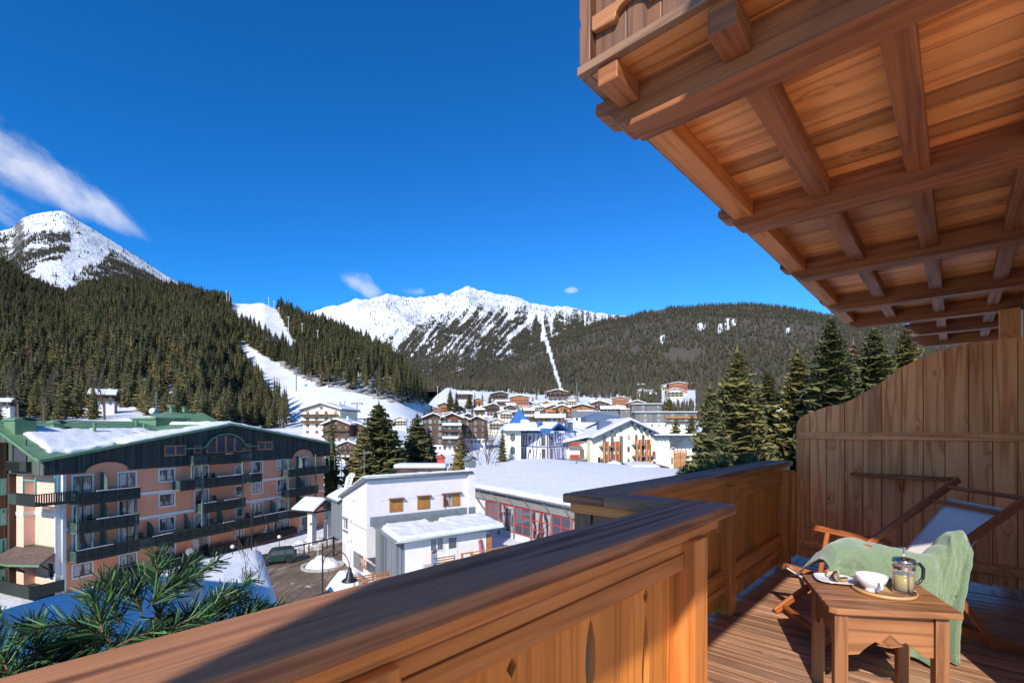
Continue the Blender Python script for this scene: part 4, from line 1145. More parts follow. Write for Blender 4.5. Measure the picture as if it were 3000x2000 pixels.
def twin(x0,xx1,yt,yb,n=2):
    a=H.at(*Z2(x0,yt)); b=H.at(*Z2(xx1,yt)); c=H.at(*Z2(x0,yb)); window(hr,a[0],c[1],b[0]-a[0],a[1]-c[1],-.01,frame='lintel_wood',panes=n,pane='pane',mull=.13)
twin(283,503,365,475); twin(583,665,365,450,1); twin(1100,1165,347,425,1); twin(1235,1388,325,412)
# arched window group
ac=H.at(*Z2(905,300)); al=H.at(*Z2(712,440)); ar=H.at(*Z2(1082,420)); zt=H.at(*Z2(905,262))[1]; zbot=al[1]
cx_=(al[0]+ar[0])/2; hw=(ar[0]-al[0])/2
aw=MB(); aw.prism([(al[0],zbot),(ar[0],zbot)]+[(cx_+hw*cos(pi*i/16),zbot+.45+(zt-zbot-.45)*sin(pi*i/16)) for i in range(17)],(0,-.03,0),(1,0,0),(0,0,1),(0,1,0),.03,uvalong=0)
awo=aw.build('window',M['pane'],hr)
m=MB()
for i in range(5):
    xx=al[0]+(ar[0]-al[0])*i/4; zz=zbot+.45+(zt-zbot-.45)*sqrt(max(0,1-((xx-cx_)/hw)**2)); m.bb(xx-.13,xx+.13,-.14,-.031,zbot,zz)
m.bb(al[0],ar[0],-.15,-.1405,zbot-.12,zbot+.1); m.build('frame',M['lintel_wood'],awo)
m=MB(); pts=[(al[0]-3.0,-.18,zbot+.62),(al[0]-.5,-.18,zbot+.66)]+[(cx_-hw*1.06*cos(pi*i/14),-.18,zbot+.55+(zt-zbot-.35)*sin(pi*i/14)) for i in range(1,14)]+[(ar[0]+.5,-.18,zbot+.66),(ar[0]+2.3,-.18,zbot+.62)]
for a_,b_ in zip(pts,pts[1:]): m.bar(a_,b_,.13,.42,up=(0,1,.001))
m.build('arch_hood',M['green_metal'],hr)
# balconies
def hbal(x0,xx1,yt,zf,dep=1.3,y=YW,**k):
    a=H.at(*zf(x0,yt),y-dep); b=H.at(*zf(xx1,yt),y-dep); return balcony(hr,a[0],b[0],a[1]-.95,dep,.95,y,**k)
bxs=[]
hbal(585,1075,640,Z3); hbal(585,1065,862,Z3)
a=H.at(*Z3(583,1083),YW-1.3); b=H.at(*Z2(1790,1000),YW-1.3)
balcony(hr,a[0],b[0],a[1]-.95,1.3,.95,YW,lx=((H.at(*Z2(10,1300),YW-1.3)[0],H.at(*Z2(190,1300),YW-1.3)[0]),(H.at(*Z2(1440,1050),YW-1.3)[0],H.at(*Z2(1548,1050),YW-1.3)[0])))
lx=lambda x0,xx1:(H.at(*Z2(x0,700),YW-1.3)[0],H.at(*Z2(xx1,700),YW-1.3)[0])
hbal(445,1280,722,Z2,lx=(lx(588,665),lx(1110,1170))); hbal(680,1113,957,Z2); hbal(1545,1960,605,Z2); hbal(1545,1855,812,Z2)
a=H.at(*Z2(583,468),-.9); b=H.at(*Z2(1185,440),-.9); balcony(hr,a[0],b[0],a[1]-.95,.9,.95,0,lx=((a[0]+.1,a[0]+1.8),(b[0]-1.7,b[0]-.1)),slab=True)
# posts
def hpost(x,zf,y0,y1_):
    a=H.at(*zf(x,y0),YW-1.25); b=H.at(*zf(x,y1_),YW-1.25); m=MB(); m.bb(a[0]-.09,a[0]+.09,YW-1.34,YW-1.16,b[1],a[1]); m.build('post',M['mid_green_wood'],hr)
hpost(672,Z2,560,1185); hpost(1085,Z2,530,1100); hpost(1553,Z2,500,1010); hpost(1830,Z2,455,940); hpost(592,Z3,720,1075); hpost(1040,Z3,670,1000); hpost(566,Z2,570,700)
# quarter round dividers
for (x,yb,zf) in [(150,1300,Z2),(530,1205,Z2),(860,1155,Z2),(1400,1045,Z2),(1668,585,Z2),(1668,790,Z2),(1665,985,Z2),(800,600,Z3),(800,820,Z3),(800,1030,Z3)]:
    a=H.at(*zf(x,yb),YW-.7); P=[(0,0),(0,1.75)]+[(-1.15*sin(pi/2*i/8),.7+1.05*cos(pi/2*i/8)) for i in range(1,9)]+[(-1.15,0)]
    m=MB(); m.prism(P,(a[0],YW-.001,a[1]-.1),(0,1,0),(0,0,1),(1,0,0),.05); m.build('balcony_divider',M['mid_green_wood'],hr)
# furniture glimpses on the balconies
for (x,yb,zf) in [(60,1300,Z2),(810,915,Z2),(800,685,Z2),(1150,1090,Z2),(780,1150,Z2),(700,840,Z3),(870,1070,Z3)]:
    a=H.at(*zf(x,yb),YW-.8); m=MB(); m.bb(a[0]-.22,a[0]+.22,YW-1.0,YW-.55,a[1]-.05,a[1]+.0); m.bb(a[0]-.22,a[0]+.22,YW-.56,YW-.5,a[1],a[1]+.5); m.build('balcony_chair',M['dark_metal'],hr)
# open timber loggia at the right end
for xx in (x1-.1,x1-1.3,x1-2.4):
    m=MB(); m.bb(xx-.07,xx+.07,-1.1,-.95,9.0,zb); m.build('post',M['mid_green_wood'],hr)
m=MB(); m.bb(x1-1.2,x1,YW,1.6,8.9,9.1); m.build('loggia_floor',M['dark_green_wood'],hr)
# ---- roof
def g2(y): return min(zl+.40*(y+.1),16.45)
def HR(x,y):
    g=roofz(max(-.3,min(x1+.3,x)))
    k=smooth(17,13,x) if x<17 else 0
    if x<xp: g=max(g,g2(y)*k+(1-k)*g)
    return g
nx,ny=74,34
vs=[];fs=[]
X0,X1_,Y0,Y1_=-.6,x1+.5,-.55,DEP+1
for j in range(ny+1):
    for i in range(nx+1):
        x=X0+(X1_-X0)*i/nx; y=Y0+(Y1_-Y0)*j/ny; vs.append((x,y,HR(x,y)+.02))
for j in range(ny):
    for i in range(nx): k=j*(nx+1)+i; fs.append((k,k+1,k+nx+2,k+nx+1))
me=bpy.data.meshes.new('roof'); me.from_pydata(vs,[],fs); me.materials.append(M['green_metal']); ro=bpy.data.objects.new('roof',me); COL.objects.link(ro); ro.parent=hr
sd=ro.modifiers.new('s','SOLIDIFY'); sd.thickness=.12; sd.offset=-1
m=MB()
for a_,b_ in (((X0,Y0,HR(X0,Y0)),(xp,Y0,zp)),((xp,Y0,zp),(x1+.5,Y0,roofz(x1+.3)))): m.bar(Vector(a_)+Vector((0,-.04,-.06)),Vector(b_)+Vector((0,-.04,-.06)),.08,.26)
for y_ in range(int(DEP)): m.bar((X0-.03,y_*1.0-.55,HR(X0,y_-.55)-.04),(X0-.03,y_+.45,HR(X0,y_+.45)-.04),.08,.26)
m.build('roof_edge',M['green_metal'],ro)
m=MB()
for k in range(26):
    x=.6+k*.9
    if x<15: m.bar((x,2.0,HR(x,2.0)+.05),(x,DEP,HR(x,DEP)+.05),.04,.05)
for k in range(9):
    y=7.5+k*.8; m.bar((0,y,HR(0,y)+.04),(13,y,HR(13,y)+.04),.04,.04)
m.build('roof_seam',M['green_metal'],ro)
def msk(x,y):
    n=mnoise.noise(Vector((x*.35,y*.35,2)))*1.3
    if x>xp-.5: return y>-.5 and y<DEP-2 and x<x1-.4
    if x>6.5 and y<1.5+n*.6+(x-6)*.12: return True
    if .9<x-n*.3 and x<12.5+n and 1.1<y+n*.3<6.6+n: return True
    return False
snow_slab(lambda x,y:HR(x,y)+.03,X0+.1,X1_-.1,Y0+.06,Y1_,110,50,.30,3,'roof_snow',ro,.12,msk)
# roof boxes, vents
def rbox(x,y,w,d,z0,z1,name='roof_box',cap=True):
    m=MB(); m.bb(x,x+w,y,y+d,z0,z1); 
    if cap:
        for i in range(8):
            t0=pi*i/8; t1=pi*(i+1)/8
            m.bar((x+w/2-(w/2+.15)*cos(t0),y+d/2,z1+.12+.28*sin(t0)),(x+w/2-(w/2+.15)*cos(t1),y+d/2,z1+.12+.28*sin(t1)),d+.3,.05,up=(.001,0,1) if 0 else (0,0,1)) if False else m.quad([(x+w/2-(w/2+.15)*cos(t0),y-.15,z1+.02+.34*sin(t0)),(x+w/2-(w/2+.15)*cos(t1),y-.15,z1+.02+.34*sin(t1)),(x+w/2-(w/2+.15)*cos(t1),y+d+.15,z1+.02+.34*sin(t1)),(x+w/2-(w/2+.15)*cos(t0),y+d+.15,z1+.02+.34*sin(t0))])
    o=m.build(name,M['green_metal'],ro); s_=o.modifiers.new('s','SOLIDIFY'); s_.thickness=.05
a=H.at(44,1300,5.5); b=H.at(107,1300,5.5); rbox(a[0],5.5,b[0]-a[0],2.0,14,H.at(70,1232,5.5)[1],'chimney_box')
a=H.at(157,1250,6.5); b=H.at(190,1250,6.5); rbox(a[0],6.5,b[0]-a[0],.9,14.5,H.at(170,1240,6.5)[1],'chimney_box')
for (px,py,y) in ((277,1246,5.5),(400,1240,8),(423,1250,6.5),(736,1252,3),(763,1252,3)):
    a=H.at(px,py,y); m=MB(); m.tube([(a[0],y,a[1]-1.6),(a[0],y,a[1]+.15)],.16,10); m.tube([(a[0],y,a[1]+.151),(a[0],y,a[1]+.3)],.2,10); m.build('roof_vent',M['green_metal'],ro)
# green penthouse
ya=11.0
a=H.at(457,1222,ya); b=H.at(555,1222,ya); c=H.at(697,1238,ya); zt=a[1]
m=MB(); m.bb(a[0],b[0],ya,ya+5,14,zt-.25); m.bb(a[0]-.2,b[0]+.1,ya-.2,ya+5.2,zt-.25,zt); m.bb(b[0]-1.1,b[0]-.6,ya-.03,ya,zt-1.8,zt-.5,m=1)
zr_=H.at(610,1209,ya+3)[1]
hipb=[(b[0],ya-.3,zt-1.6),(c[0],ya-.3,zt-2.0),(c[0],ya+6,zt-2.0),(b[0],ya+6,zt-1.6)]
rA=(b[0]-.3,ya+2.6,zr_); rB=((b[0]+c[0])/2,ya+2.6,zr_)
m.quad([hipb[0],hipb[1],rB,rA]); m.quad([hipb[1],hipb[2],rB]); m.quad([hipb[2],hipb[3],rA,rB]); m.quad([(b[0]-.3,ya-.3,zt-.2),hipb[0],rA]); m.quad([hipb[3],(b[0]-.3,ya+6,zt-.2),rA])
m.quad([(a[0],ya,zt),(b[0],ya,zt),rA,(a[0]+1,ya+2.6,zt+.45)])
for i in range(1,9):
    t=i/9; p=Vector(hipb[0]).lerp(Vector(hipb[1]),t); q=Vector(rA).lerp(Vector(rB),min(1,t*1.0)); m.bar(p+Vector((0,-.03,.04)),q+Vector((0,0,.04)),.04,.05,m=0)
m.build('penthouse',[M['green_metal'],M['pane']],ro)
for k in (-.6,1.2):
    m=MB(); m.bb(rA[0]+k,rA[0]+k+.5,ya+2.4,ya+2.9,zr_-.4,zr_+.6); m.bb(rA[0]+k-.1,rA[0]+k+.6,ya+2.3,ya+3.0,zr_+.6,zr_+.7); m.build('roof_vent',M['green_metal'],ro)
# ---- left end of the hotel (perpendicular face)
def SX(px,py,x=0): return H.atx(px,py,x)
ye=13.0
P=[(0.0,zb),(ye,zb),(ye,HR(0,ye)-.05)]+[(ye-ye*i/8,HR(0,ye-ye*i/8)-.06) for i in range(1,9)]
yo0=SX(*Z3(205,340))[0]; yo1=SX(*Z3(107,340))[0]
m=MB(); m.prism(P,(0,0,0),(0,1,0),(0,0,1),(1,0,0),.12,uvalong=0); m.build('side_cladding',M['green_siding'],hr)
m=MB(); m.bb(-.02,-.001,yo0,yo1,SX(*Z3(107,398))[1],SX(*Z3(107,287))[1]); o=m.build('loggia_opening',M['pane'],hr)
m=MB(); m.bb(-.08,-.021,yo0-.1,yo0,12,14.6); m.bb(-.08,-.021,yo1,yo1+.1,12,14.6); m.bb(-.08,-.021,yo0,yo1,SX(*Z3(107,287))[1],SX(*Z3(107,287))[1]+.12); m.build('loggia_frame',M['dark_green_wood'],o)
za=SX(*Z3(120,395),-.35)[1]; yA=SX(*Z3(50,400),-.35)[0]; yB=SX(*Z3(205,400),-.35)[0]
m=MB(); m.bb(-.40,-.03,yB,yA,za-.9,za); lattice(m,-.42,-.42,yB+1.2,yA,za-.85,za-.1,side=1); m.build('flower_balcony',M['dark_green_wood'],hr)
# stepped pink walls
xa=px0; y1=SX(103,1500,xa)[0]
m=MB(); m.bb(xa-.001,xa+2,YW+.05,y1,-1,zb)
xb=H.at(69,1500,y1)[0]
m.bb(xb,xa-.002,y1,y1+6,-1,zb); y2=SX(48,1500,xb)[0]
m.build('wall',M['pale_pink'],hr)
m=MB(); m.bb(xb-.05,xb-.002,y1+.01,y2+.5,7.15,7.5); m.bb(xb-.05,xa,y1-.05,y1-.001,7.15,7.5); m.bb(xa-.05,xa-.002,YW,y1-.051,7.15,7.5); m.build('cornice',M['trim_stone'],hr)
xc=H.at(25,1500,y2)[0]
m=MB(); m.bb(xc,xb-.003,y2,y2+5,-1,zb); m.bb(xc-6,xc-.001,y2+.2,y2+5.2,-1,zb+3); m.build('timber_wing',M['brown_siding'],hr)
for zc in (10.2,7.3,4.4,1.5):
    yy=y2+.2; a=H.at(2,1500,yy); b=H.at(14,1500,yy)
    window(hr,a[0],zc-1.0,max(.7,b[0]-a[0]),1.6,yy-.01,frame='teal_paint',panes=2,pane='pane',sub=True,mull=.09)
# wrap-around corner balcony
zt=SX(*Z3(340,655),-1.15)[1]
yl=SX(*Z3(62,625),-1.15)[0]
m=MB(); m.bb(-1.15,0,-1.15,yl,zt-1.12,zt-.97); m.bb(-1.16,H.at(*Z3(585,640),-1.14)[0],-1.15,0.1,zt-1.12,zt-.971)
yy=-1.15
while yy<yl-1.3: m.bb(-1.18,-1.15,yy+.01,yy+.17,zt-1.1,zt-.08); yy+=.18
m.bb(-1.25,-1.08,-1.25,yl,zt-.07,zt)
xx=-1.15; xe=H.at(*Z3(585,640),-1.14)[0]
while xx<xe: m.bb(xx+.02,xx+.13,-1.18,-1.15,zt-1.1,zt-.08); xx+=.18
m.bb(-1.07,xe,-1.25,-1.08,zt-.07,zt)
o=m.build('balcony',M['dark_green_wood'],hr)
m=MB(); lattice(m,-1.165,-1.165,yl-1.3,yl,zt-1.05,zt-.1,side=1); m.build('lattice',M['mid_green_wood'],o)
m=MB()
for (x,y) in ((-1.1,-1.1),(-1.1,.9),(xe-1.6,-1.1),(.6,-1.1)): m.bb(x-.05,x+.05,y-.05,y+.05,zt,zb)
m.bb(-1.15,-1.05,-1.05,.85,zt+1.2,zt+1.28); m.bb(-1.05,xe-1.65,-1.15,-1.05,zt+1.2,zt+1.28); m.build('loggia_frame',M['teal_paint'],o)
# shingled canopy over the side entrance
cz=SX(*Z3(270,1045),xa)[1]
p1=SX(*Z3(425,1080),xa)[0]
m=MB()
m.quad([(xa-.02,YW+.1,cz),(xa-.02,y1,cz),(xb,y1,cz),(xb,y2,cz),(xb-2.0,y2,cz-.9),(xb-2.0,y1-2.0,cz-.9),(xa-1.9,YW-.6,cz-.9)][::-1])
sd_o=m.build('canopy',M['shingles'],hr); s_=sd_o.modifiers.new('s','SOLIDIFY'); s_.thickness=.14
m=MB(); m.bar((xb-2.03,y1-2.03,cz-.9),(xb-2.03,y2,cz-.9),.1,.2); m.bar((xb-2.03,y1-2.03,cz-.9),(xa-1.9,YW-.6,cz-.9),.1,.2)
m.bb(xa-.08,xa-.021,YW+.1,y1,cz,cz+.25); m.bb(xb,xa-.081,y1-.08,y1-.021,cz,cz+.25); m.build('canopy_flashing',M['green_metal'],sd_o)
m=MB(); m.bar((xb,y1-.05,cz-2.3),(xb-1.6,y1-1.6,cz-.95),.12,.14); m.bar((xa-.05,.6,cz-2.3),(xa-1.6,.2,cz-.95),.12,.14); m.build('canopy_brace',M['brown_siding'],sd_o)
window(hr,YW+1.2,cz-3.0,1.1,1.7,xa-.02,frame='white_paint',side=1,panes=1,pane='curtain_pane')
zt=SX(*Z3(260,1365),-1.2)[1]
m=MB(); m.bb(-1.2,xa,-.3,y1+4.5,zt-1.1,zt-.95); m.bb(-1.24,-1.2,-.3,y1+4.5,zt-1.1,zt); m.bb(-1.2,xa,-.34,-.3,zt-1.1,zt); m.bb(-1.3,-1.15,-.4,y1+4.5,zt+.001,zt+.07)
lattice(m,-1.26,-1.26,y1+3.2,y1+4.5,zt-1.0,zt-.1,side=1); m.build('balcony',M['dark_green_wood'],hr)
# planter boxes at the foot of the facade
def hplanter(x0,xx1,y,zf,h=.8,d=1.0):
    a=H.at(*zf(x0,y),YW-d); b=H.at(*zf(xx1,y),YW-d)
    m=MB(); xx=a[0]
    while xx<b[0]-.05: m.bb(xx+.01,min(b[0],xx+.2)-.01,YW-d-.02,YW-d,a[1]-h,a[1]); xx+=.2
    m.bb(a[0],b[0],YW-d+.001,YW-.2,a[1]-h,a[1]-.05); m.bb(a[0],b[0],YW-d-.08,YW-d+.08,a[1]+.001,a[1]+.06); lattice(m,a[0],b[0],YW-d-.04,YW-d-.04,a[1]-h,a[1]-.05,step=.3)
    r=empty('planter_box',(0,0,0)); o=m.build('planter_panel',M['dark_green_wood'],hr)
    bpy.data.objects.remove(r)
    bm=MB(); rg=random.Random(int(x0))
    for i in range(int((b[0]-a[0])*50)):
        x=rg.uniform(a[0],b[0]); y=YW-d*rg.uniform(.2,1.15); z=a[1]-h*.0+rg.uniform(-.2,.35); l_=rg.uniform(.1,.3); th=rg.uniform(0,6.3)
        bm.quad([(x,y,z-.2),(x+l_*cos(th)*.4,y-.1,z),(x+l_*cos(th),y+l_*sin(th),z+.15*rg.random())],uv=[(0,0)]*3)
    bm.build('planter_shrub',M['twigs'],o)
hplanter(1095,1640,1330,Z2); hplanter(745,1045,1420,Z2,.9); hplanter(355,665,1520,Z2,.9)
hplanter(905,1095,1240,Z3,.6)
# ---------------------------------------------------------------- WHITE HOUSE WITH ANNEX
random.seed(61)
W=Fr(1074,50.0,radians(54.5))
def Z5(x,y): return (800+x*.3189,1250+y*.3189)
wr=W.root('white_house'); tag(wr,'white rendered house with brown wooden shutters and a flat snowy annex','house')
XE=W.at(*Z5(1795,600))[0]; YE=W.atx(*Z5(635,700),0)[0]
ztop=10.35
def shed(y): return ztop-(ztop-7.6)*max(0,y)/YE
m=MB(); P=[(0,2.3),(YE,2.3),(YE,shed(YE)),(0,shed(0))]
m.prism(P,(0,0,0),(0,1,0),(0,0,1),(1,0,0),XE,uvalong=0); m.bb(.5,XE,.9,YE-.01,-.6,2.299); m.bb(.02,.5,2.6,YE-.01,-.6,2.299)
m.build('wall',M['white_plaster'],wr)
m=MB(); P=[(-.45,shed(0)+.02),(YE+.4,shed(YE+.4)+.02),(YE+.4,shed(YE+.4)+.28),(-.45,shed(0)+.34)]
m.prism(P,(-.4,0,0),(0,1,0),(0,0,1),(1,0,0),XE+.7,uvalong=0); rf=m.build('roof',M['grey_metal'],wr,bevel=.03)
m=MB(); m.tube([(-.4,-.5,ztop+.2),(XE+.3,-.5,ztop+.2)],.11,10); m.build('gutter',M['grey_metal'],rf,smooth=True)
snow_slab(lambda x,y:shed(y)+.32,-.35,XE+.25,-.25,YE+.3,30,18,.22,1,'snow',rf,.06)
m=MB(); cx0=W.at(*Z5(1797,600),-.35)[0]; cx1=W.at(*Z5(1857,600),-.35)[0]; zc=W.at(*Z5(1800,370),-.35)[1]
m.bb(cx0,cx1,-.35,.5,2.3,zc-.02); ch=m.build('chimney',M['white_plaster'],wr)
zt=W.at(*Z5(1800,312),-.35)[1]; m=MB(); m.bb(cx0-.06,cx1+.06,-.42,.56,zc-.02,zt)
for k in range(6): m.bb(cx0-.09+k*(cx1-cx0)/6,cx0-.06+k*(cx1-cx0)/6+.02,-.45,-.42,zc,zt)
zt2=W.at(*Z5(1820,270),-.35)[1]; mid=(cx0+cx1)/2
m.prism([(cx0-.3,zt+.05),(mid,zt2),(cx1+.3,zt+.05),(cx1+.3,zt+.12),(mid,zt2+.09),(cx0-.3,zt+.12)],(0,-.6,0),(1,0,0),(0,0,1),(0,1,0),1.3,uvalong=0)
for q in (cx0,cx1-.08): m.bb(q,q+.08,-.4,-.3,zt,zt+.15)
m.build('chimney_cap',M['grey_metal'],ch)
m=MB(); m.bb(3.6,4.0,2.0,2.4,9.6,10.9); m.bb(3.45,4.15,1.85,2.55,10.9,11.05); m.build('roof_vent',M['dark_metal'],rf)
# flashing
a=W.at(*Z5(890,830)); b=W.at(*Z5(1857,732)); c=W.at(*Z5(1857,785)); d=W.at(*Z5(890,905))
m=MB(); zf0=5.75; m.prism([(a[0],a[1]),(a[0],zf0-.2),(cx0-.02,zf0-.2),(cx0-.02,W.at(*Z5(1795,735))[1])],(0,-.06,0),(1,0,0),(0,0,1),(0,1,0),.055,uvalong=0)
m.bb(cx0-.02,cx1+.04,-.39,-.352,zf0-.2,W.at(*Z5(1830,735),-.39)[1]); m.build('flashing',M['grey_metal'],wr)
# shuttered windows on the front
def shut(x0,x1_,y0,y1_,opened=False):
    a=W.at(*Z5(x0,y0)); b=W.at(*Z5(x1_,y0)); c=W.at(*Z5(x0,y1_)); w_=b[0]-a[0]; z0,z1=c[1],a[1]
    if not opened:
        m=MB(); n=6
        for i in range(n): m.bb(a[0]+w_*i/n+.004,a[0]+w_*(i+1)/n-.004,-.055,-.015,z0,z1)
        m.bb(a[0]+.05,b[0]-.05,-.075,-.056,z0+.12,z0+.2); m.bb(a[0]+.05,b[0]-.05,-.075,-.056,z1-.2,z1-.12); m.bb(a[0]-.04,a[0],-.06,-.01,z0,z1); m.bb(b[0],b[0]+.04,-.06,-.01,z0,z1)
        o=m.build('shutter',M['shutter_wood'],wr)
    else:
        k=w_*.30
        o=window(wr,a[0]+k*.5,z0,w_-k*1.9,z1-z0,-.02,frame='shutter_wood',pane='curtain_pane')
        m=MB(); 
        for i in range(4): m.bb(b[0]-k*1.35+k*1.3*i/4,b[0]-k*1.35+k*1.3*(i+1)/4-.006,-.075,-.04,z0,z1)
        m.build('shutter',M['shutter_wood'],o)
        m=MB(); m.bar((a[0]+k*.45,-.03,(z0+z1)/2),(a[0]-.05,-.35,(z0+z1)/2),.04,z1-z0); m.build('shutter',M['shutter_wood'],o)
    m=MB(); m.prism([(0,0),(-.35,-.12),(-.35,-.16),(0,-.05)],(a[0]-.12,-.001,z1+.17),(0,1,0),(0,0,1),(1,0,0),w_+.3,uvalong=0); m.build('hood',M['brown_frame'],o)
    m=MB(); m.bb(a[0]-1.15,a[0]-.12,-.045,-.002,z1+.03,z1+.07); m.build('sill_line',M['trim_stone'],o)
shut(1072,1188,672,785); shut(1328,1437,648,760); shut(1555,1718,625,737,True)
# left side wall openings
def sw(x0,x1_,y0,y1_,xpl=0,**k):
    a=W.atx(*Z5(x0,y0),xpl); b=W.atx(*Z5(x1_,y0),xpl); c=W.atx(*Z5(x0,y1_),xpl); return a,b,c
a,b,c=sw(652,690,835,935); window(wr,b[0],c[1]+.1,a[0]-b[0],a[1]-c[1]-.1,-.03,side=1,frame='white_paint',panes=2)
m=MB(); m.bb(-.35,0,b[0]-.1,a[0]+.1,a[1]+.1,a[1]+.16); m.bb(-.3,0,b[0],a[0],c[1]-.12,c[1]-.04); m.build('hood',M['grey_metal'],wr)
a,b,c=sw(648,664,1048,1190); window(wr,b[0],c[1],a[0]-b[0],a[1]-c[1],-.03,side=1,frame='white_paint',panes=2)
a,b,c=sw(742,795,1118,1280); m=MB(); m.bb(-.05,0.0,b[0],a[0],c[1],a[1]-.2); m.build('service_door',M['grey_cladding'],wr)
a,b,c=sw(672,714,1078,1230); m=MB(); m.bb(-.05,0.0,b[0],a[0],c[1]-.1,a[1]-.1); m.bb(-.07,-.0501,b[0]+.05,b[0]+.12,c[1],a[1]-.2,m=1); m.build('entrance_door',[M['white_paint'],M['brown_frame']],wr)
a,b,c=sw(802,866,1175,1270); o=window(wr,b[0],c[1],a[0]-b[0],a[1]-c[1]-.2,-.05,side=1,frame='orange_wood',panes=3,mull=.09)
rg=random.Random(3); m=MB()
for i in range(6):
    yy=b[0]+.15+rg.random()*(a[0]-b[0]-.4); z_=c[1]+.15+rg.random()*(a[1]-c[1]-.7); m.bb(-.075,-.068,yy,yy+.2,z_,z_+.28,m=i%3)
m.build('poster',[M['white_paint'],M['sign_blue'],M['red_paint']],o)
for (x,y) in ((743,680),(718,862),(692,1050),(722,1050)):
    a=W.atx(*Z5(x,y),0); m=MB(); m.bb(-.03,0,a[0]-.06,a[0]+.06,a[1]-.1,a[1]+.1); m.build('wall_vent',M['dark_metal'],wr)
m=MB(); m.bb(-.05,0,.0,YE,5.15,5.22); m.bb(-.05,-.001,-.0,.25,2.25,2.3); m.build('wall_line',M['concrete'],wr)
# grey clad side block with snow
xs=-.22; y0=max(YE+.02,W.atx(*Z5(635,900),xs)[0]); y1=W.atx(*Z5(545,800),xs)[0]; zt=W.atx(*Z5(560,668),xs)[1]
m=MB(); m.bb(xs,3.0,y0,y1+.5,2.6,zt); m.build('side_block',M['grey_cladding'],wr)
m=MB(); m.prism([(xs-.45,zt-.0),(1.5,zt+1.0),(1.5,zt+1.15),(xs-.45,zt+.14)],(0,y0-.2,0),(1,0,0),(0,0,1),(0,1,0),y1-y0+1.6,uvalong=0); rb=m.build('side_roof',M['grey_metal'],wr)
snow_slab(lambda x,y:zt+.14+(x-xs+.45)*.49,xs-.35,1.3,y0-.1,y1+1.2,12,14,.25,8,'snow',rb,.06)
m=MB(); m.bb(xs+.1,xs+.3,y1+.1,y1+.3,-.5,2.6); m.build('post',M['dark_metal'],wr)
# ---- annex
AX0,AX1=.95,W.at(*Z5(2120,915),-5.9)[0]; AY=-5.35
def az(y): return 5.55+ (y)*.10
m=MB(); m.prism([(AY,-.6),(-.01,-.6),(-.01,5.4),(AY,4.78)],(AX0+.1,0,0),(0,1,0),(0,0,1),(1,0,0),AX1-AX0-2.0,uvalong=0); an=m.build('annex_wall',M['house_plaster'],wr)
m=MB(); m.prism([(AY+.02,-.6),(-.01,-.6),(-.01,5.45),(AY+.02,4.85)],(AX0-.03,0,0),(0,1,0),(0,0,1),(1,0,0),.125,uvalong=0)
for k in range(14):
    y=AY+.1+k*.4
    if y<-.1: m.bb(AX0-.07,AX0-.0301,y,y+.035,-.6,5.45+y*.1)
m.bb(AX0-.03,AX0+.85,AY-.06,AY-.001,.5,4.75); m.build('annex_cladding',M['grey_cladding'],wr)
m=MB(); m.prism([(-6.0,az(-6.0)-.14),(-.02,az(0)-.1),(-.02,az(0)+.02),(-6.0,az(-6.0)-.02)],(AX0-.35,0,0),(0,1,0),(0,0,1),(1,0,0),AX1-AX0+.6,uvalong=0); ar_=m.build('annex_roof',M['grey_metal'],wr,bevel=.02)
m=MB(); m.tube([(AX0-.35,-6.05,az(-6)-.06),(AX1+.25,-6.05,az(-6)-.06)],.09,10); m.build('gutter',M['grey_metal'],ar_,smooth=True)
snow_slab(lambda x,y:az(y)-.01,AX0+.05,AX1+.15,-5.9,-.9,70,28,.42,12,'snow',ar_,.09,mask=lambda x,y: not (6.2<x<7.6 and y>-2.2+.3*sin(x*4)) and not (x<AX0+.5 and y>-1.5))
def awin(x0,x1_,y0,y1_,**k):
    a=W.at(*Z5(x0,y0),AY); b=W.at(*Z5(x1_,y0),AY); c=W.at(*Z5(x0,y1_),AY); return window(wr,a[0],c[1],b[0]-a[0],a[1]-c[1],AY-.02,**k)
awin(1440,1565,1025,1150,frame='white_paint',pane='pane',mull=.08); o=awin(1605,1690,1012,1130,frame='white_paint',panes=1,pane='pane',mull=.08)
a=W.at(*Z5(1605,1130),AY); b=W.at(*Z5(1692,1130),AY); m=MB(); m.bb(a[0],b[0],AY-.05,AY-.001,a[1]-1.25,a[1]); m.build('door_panel',M['white_paint'],wr)
a=W.at(*Z5(1965,995),AY+.1); b=W.at(*Z5(2005,995),AY+.1); m=MB(); m.bb(a[0],b[0],AY,AY+.2,.5,a[1]); m.build('wooden_post',M['orange_wood'],wr)
zter=W.at(*Z5(1690,1210),AY)[1]
m=MB(); m.bb(a[0]-7.5,AX1+3,AY-3.2,AY-.01,zter-.5,zter-.02); m.build('terrace',M['concrete'],wr)
# terrace things
def slats(x0,x1_,z0,z1,y,name,lab,cat='fence',side=None,col='orange_wood'):
    r=W.root(name); tag(r,lab,cat); m=MB(); n=6
    for i in range(n):
        zz=z0+(z1-z0)*i/(n-1)
        if side is None: m.bb(x0,x1_,y-.02,y+.02,zz-.05,zz+.05)
        else: m.bar((x0,y,zz),(x1_,side,zz),.03,.10)
    m.build('slat',M[col],r); m=MB()
    m.bb(x0-.05,x0+.05,y+.021,y+.10,z0-.3,z1+.06)
    if side is None: m.bb(x1_-.05,x1_+.05,y+.021,y+.10,z0-.3,z1+.06)
    m.build('post',M[col],r); return r
yt=AY-2.8
a=W.at(*Z5(1415,1290),yt); b=W.at(*Z5(1503,1290),yt-.0); c=W.at(*Z5(1670,1180),yt)
sg=slats(b[0],c[0],zter+.05,c[1],yt,'slat_fence','brown slatted terrace fence beside the blue and white signboard','fence')
r=W.root('signboard'); tag(r,'white signboard with blue pictures in a brown wooden frame on the annex terrace','sign')
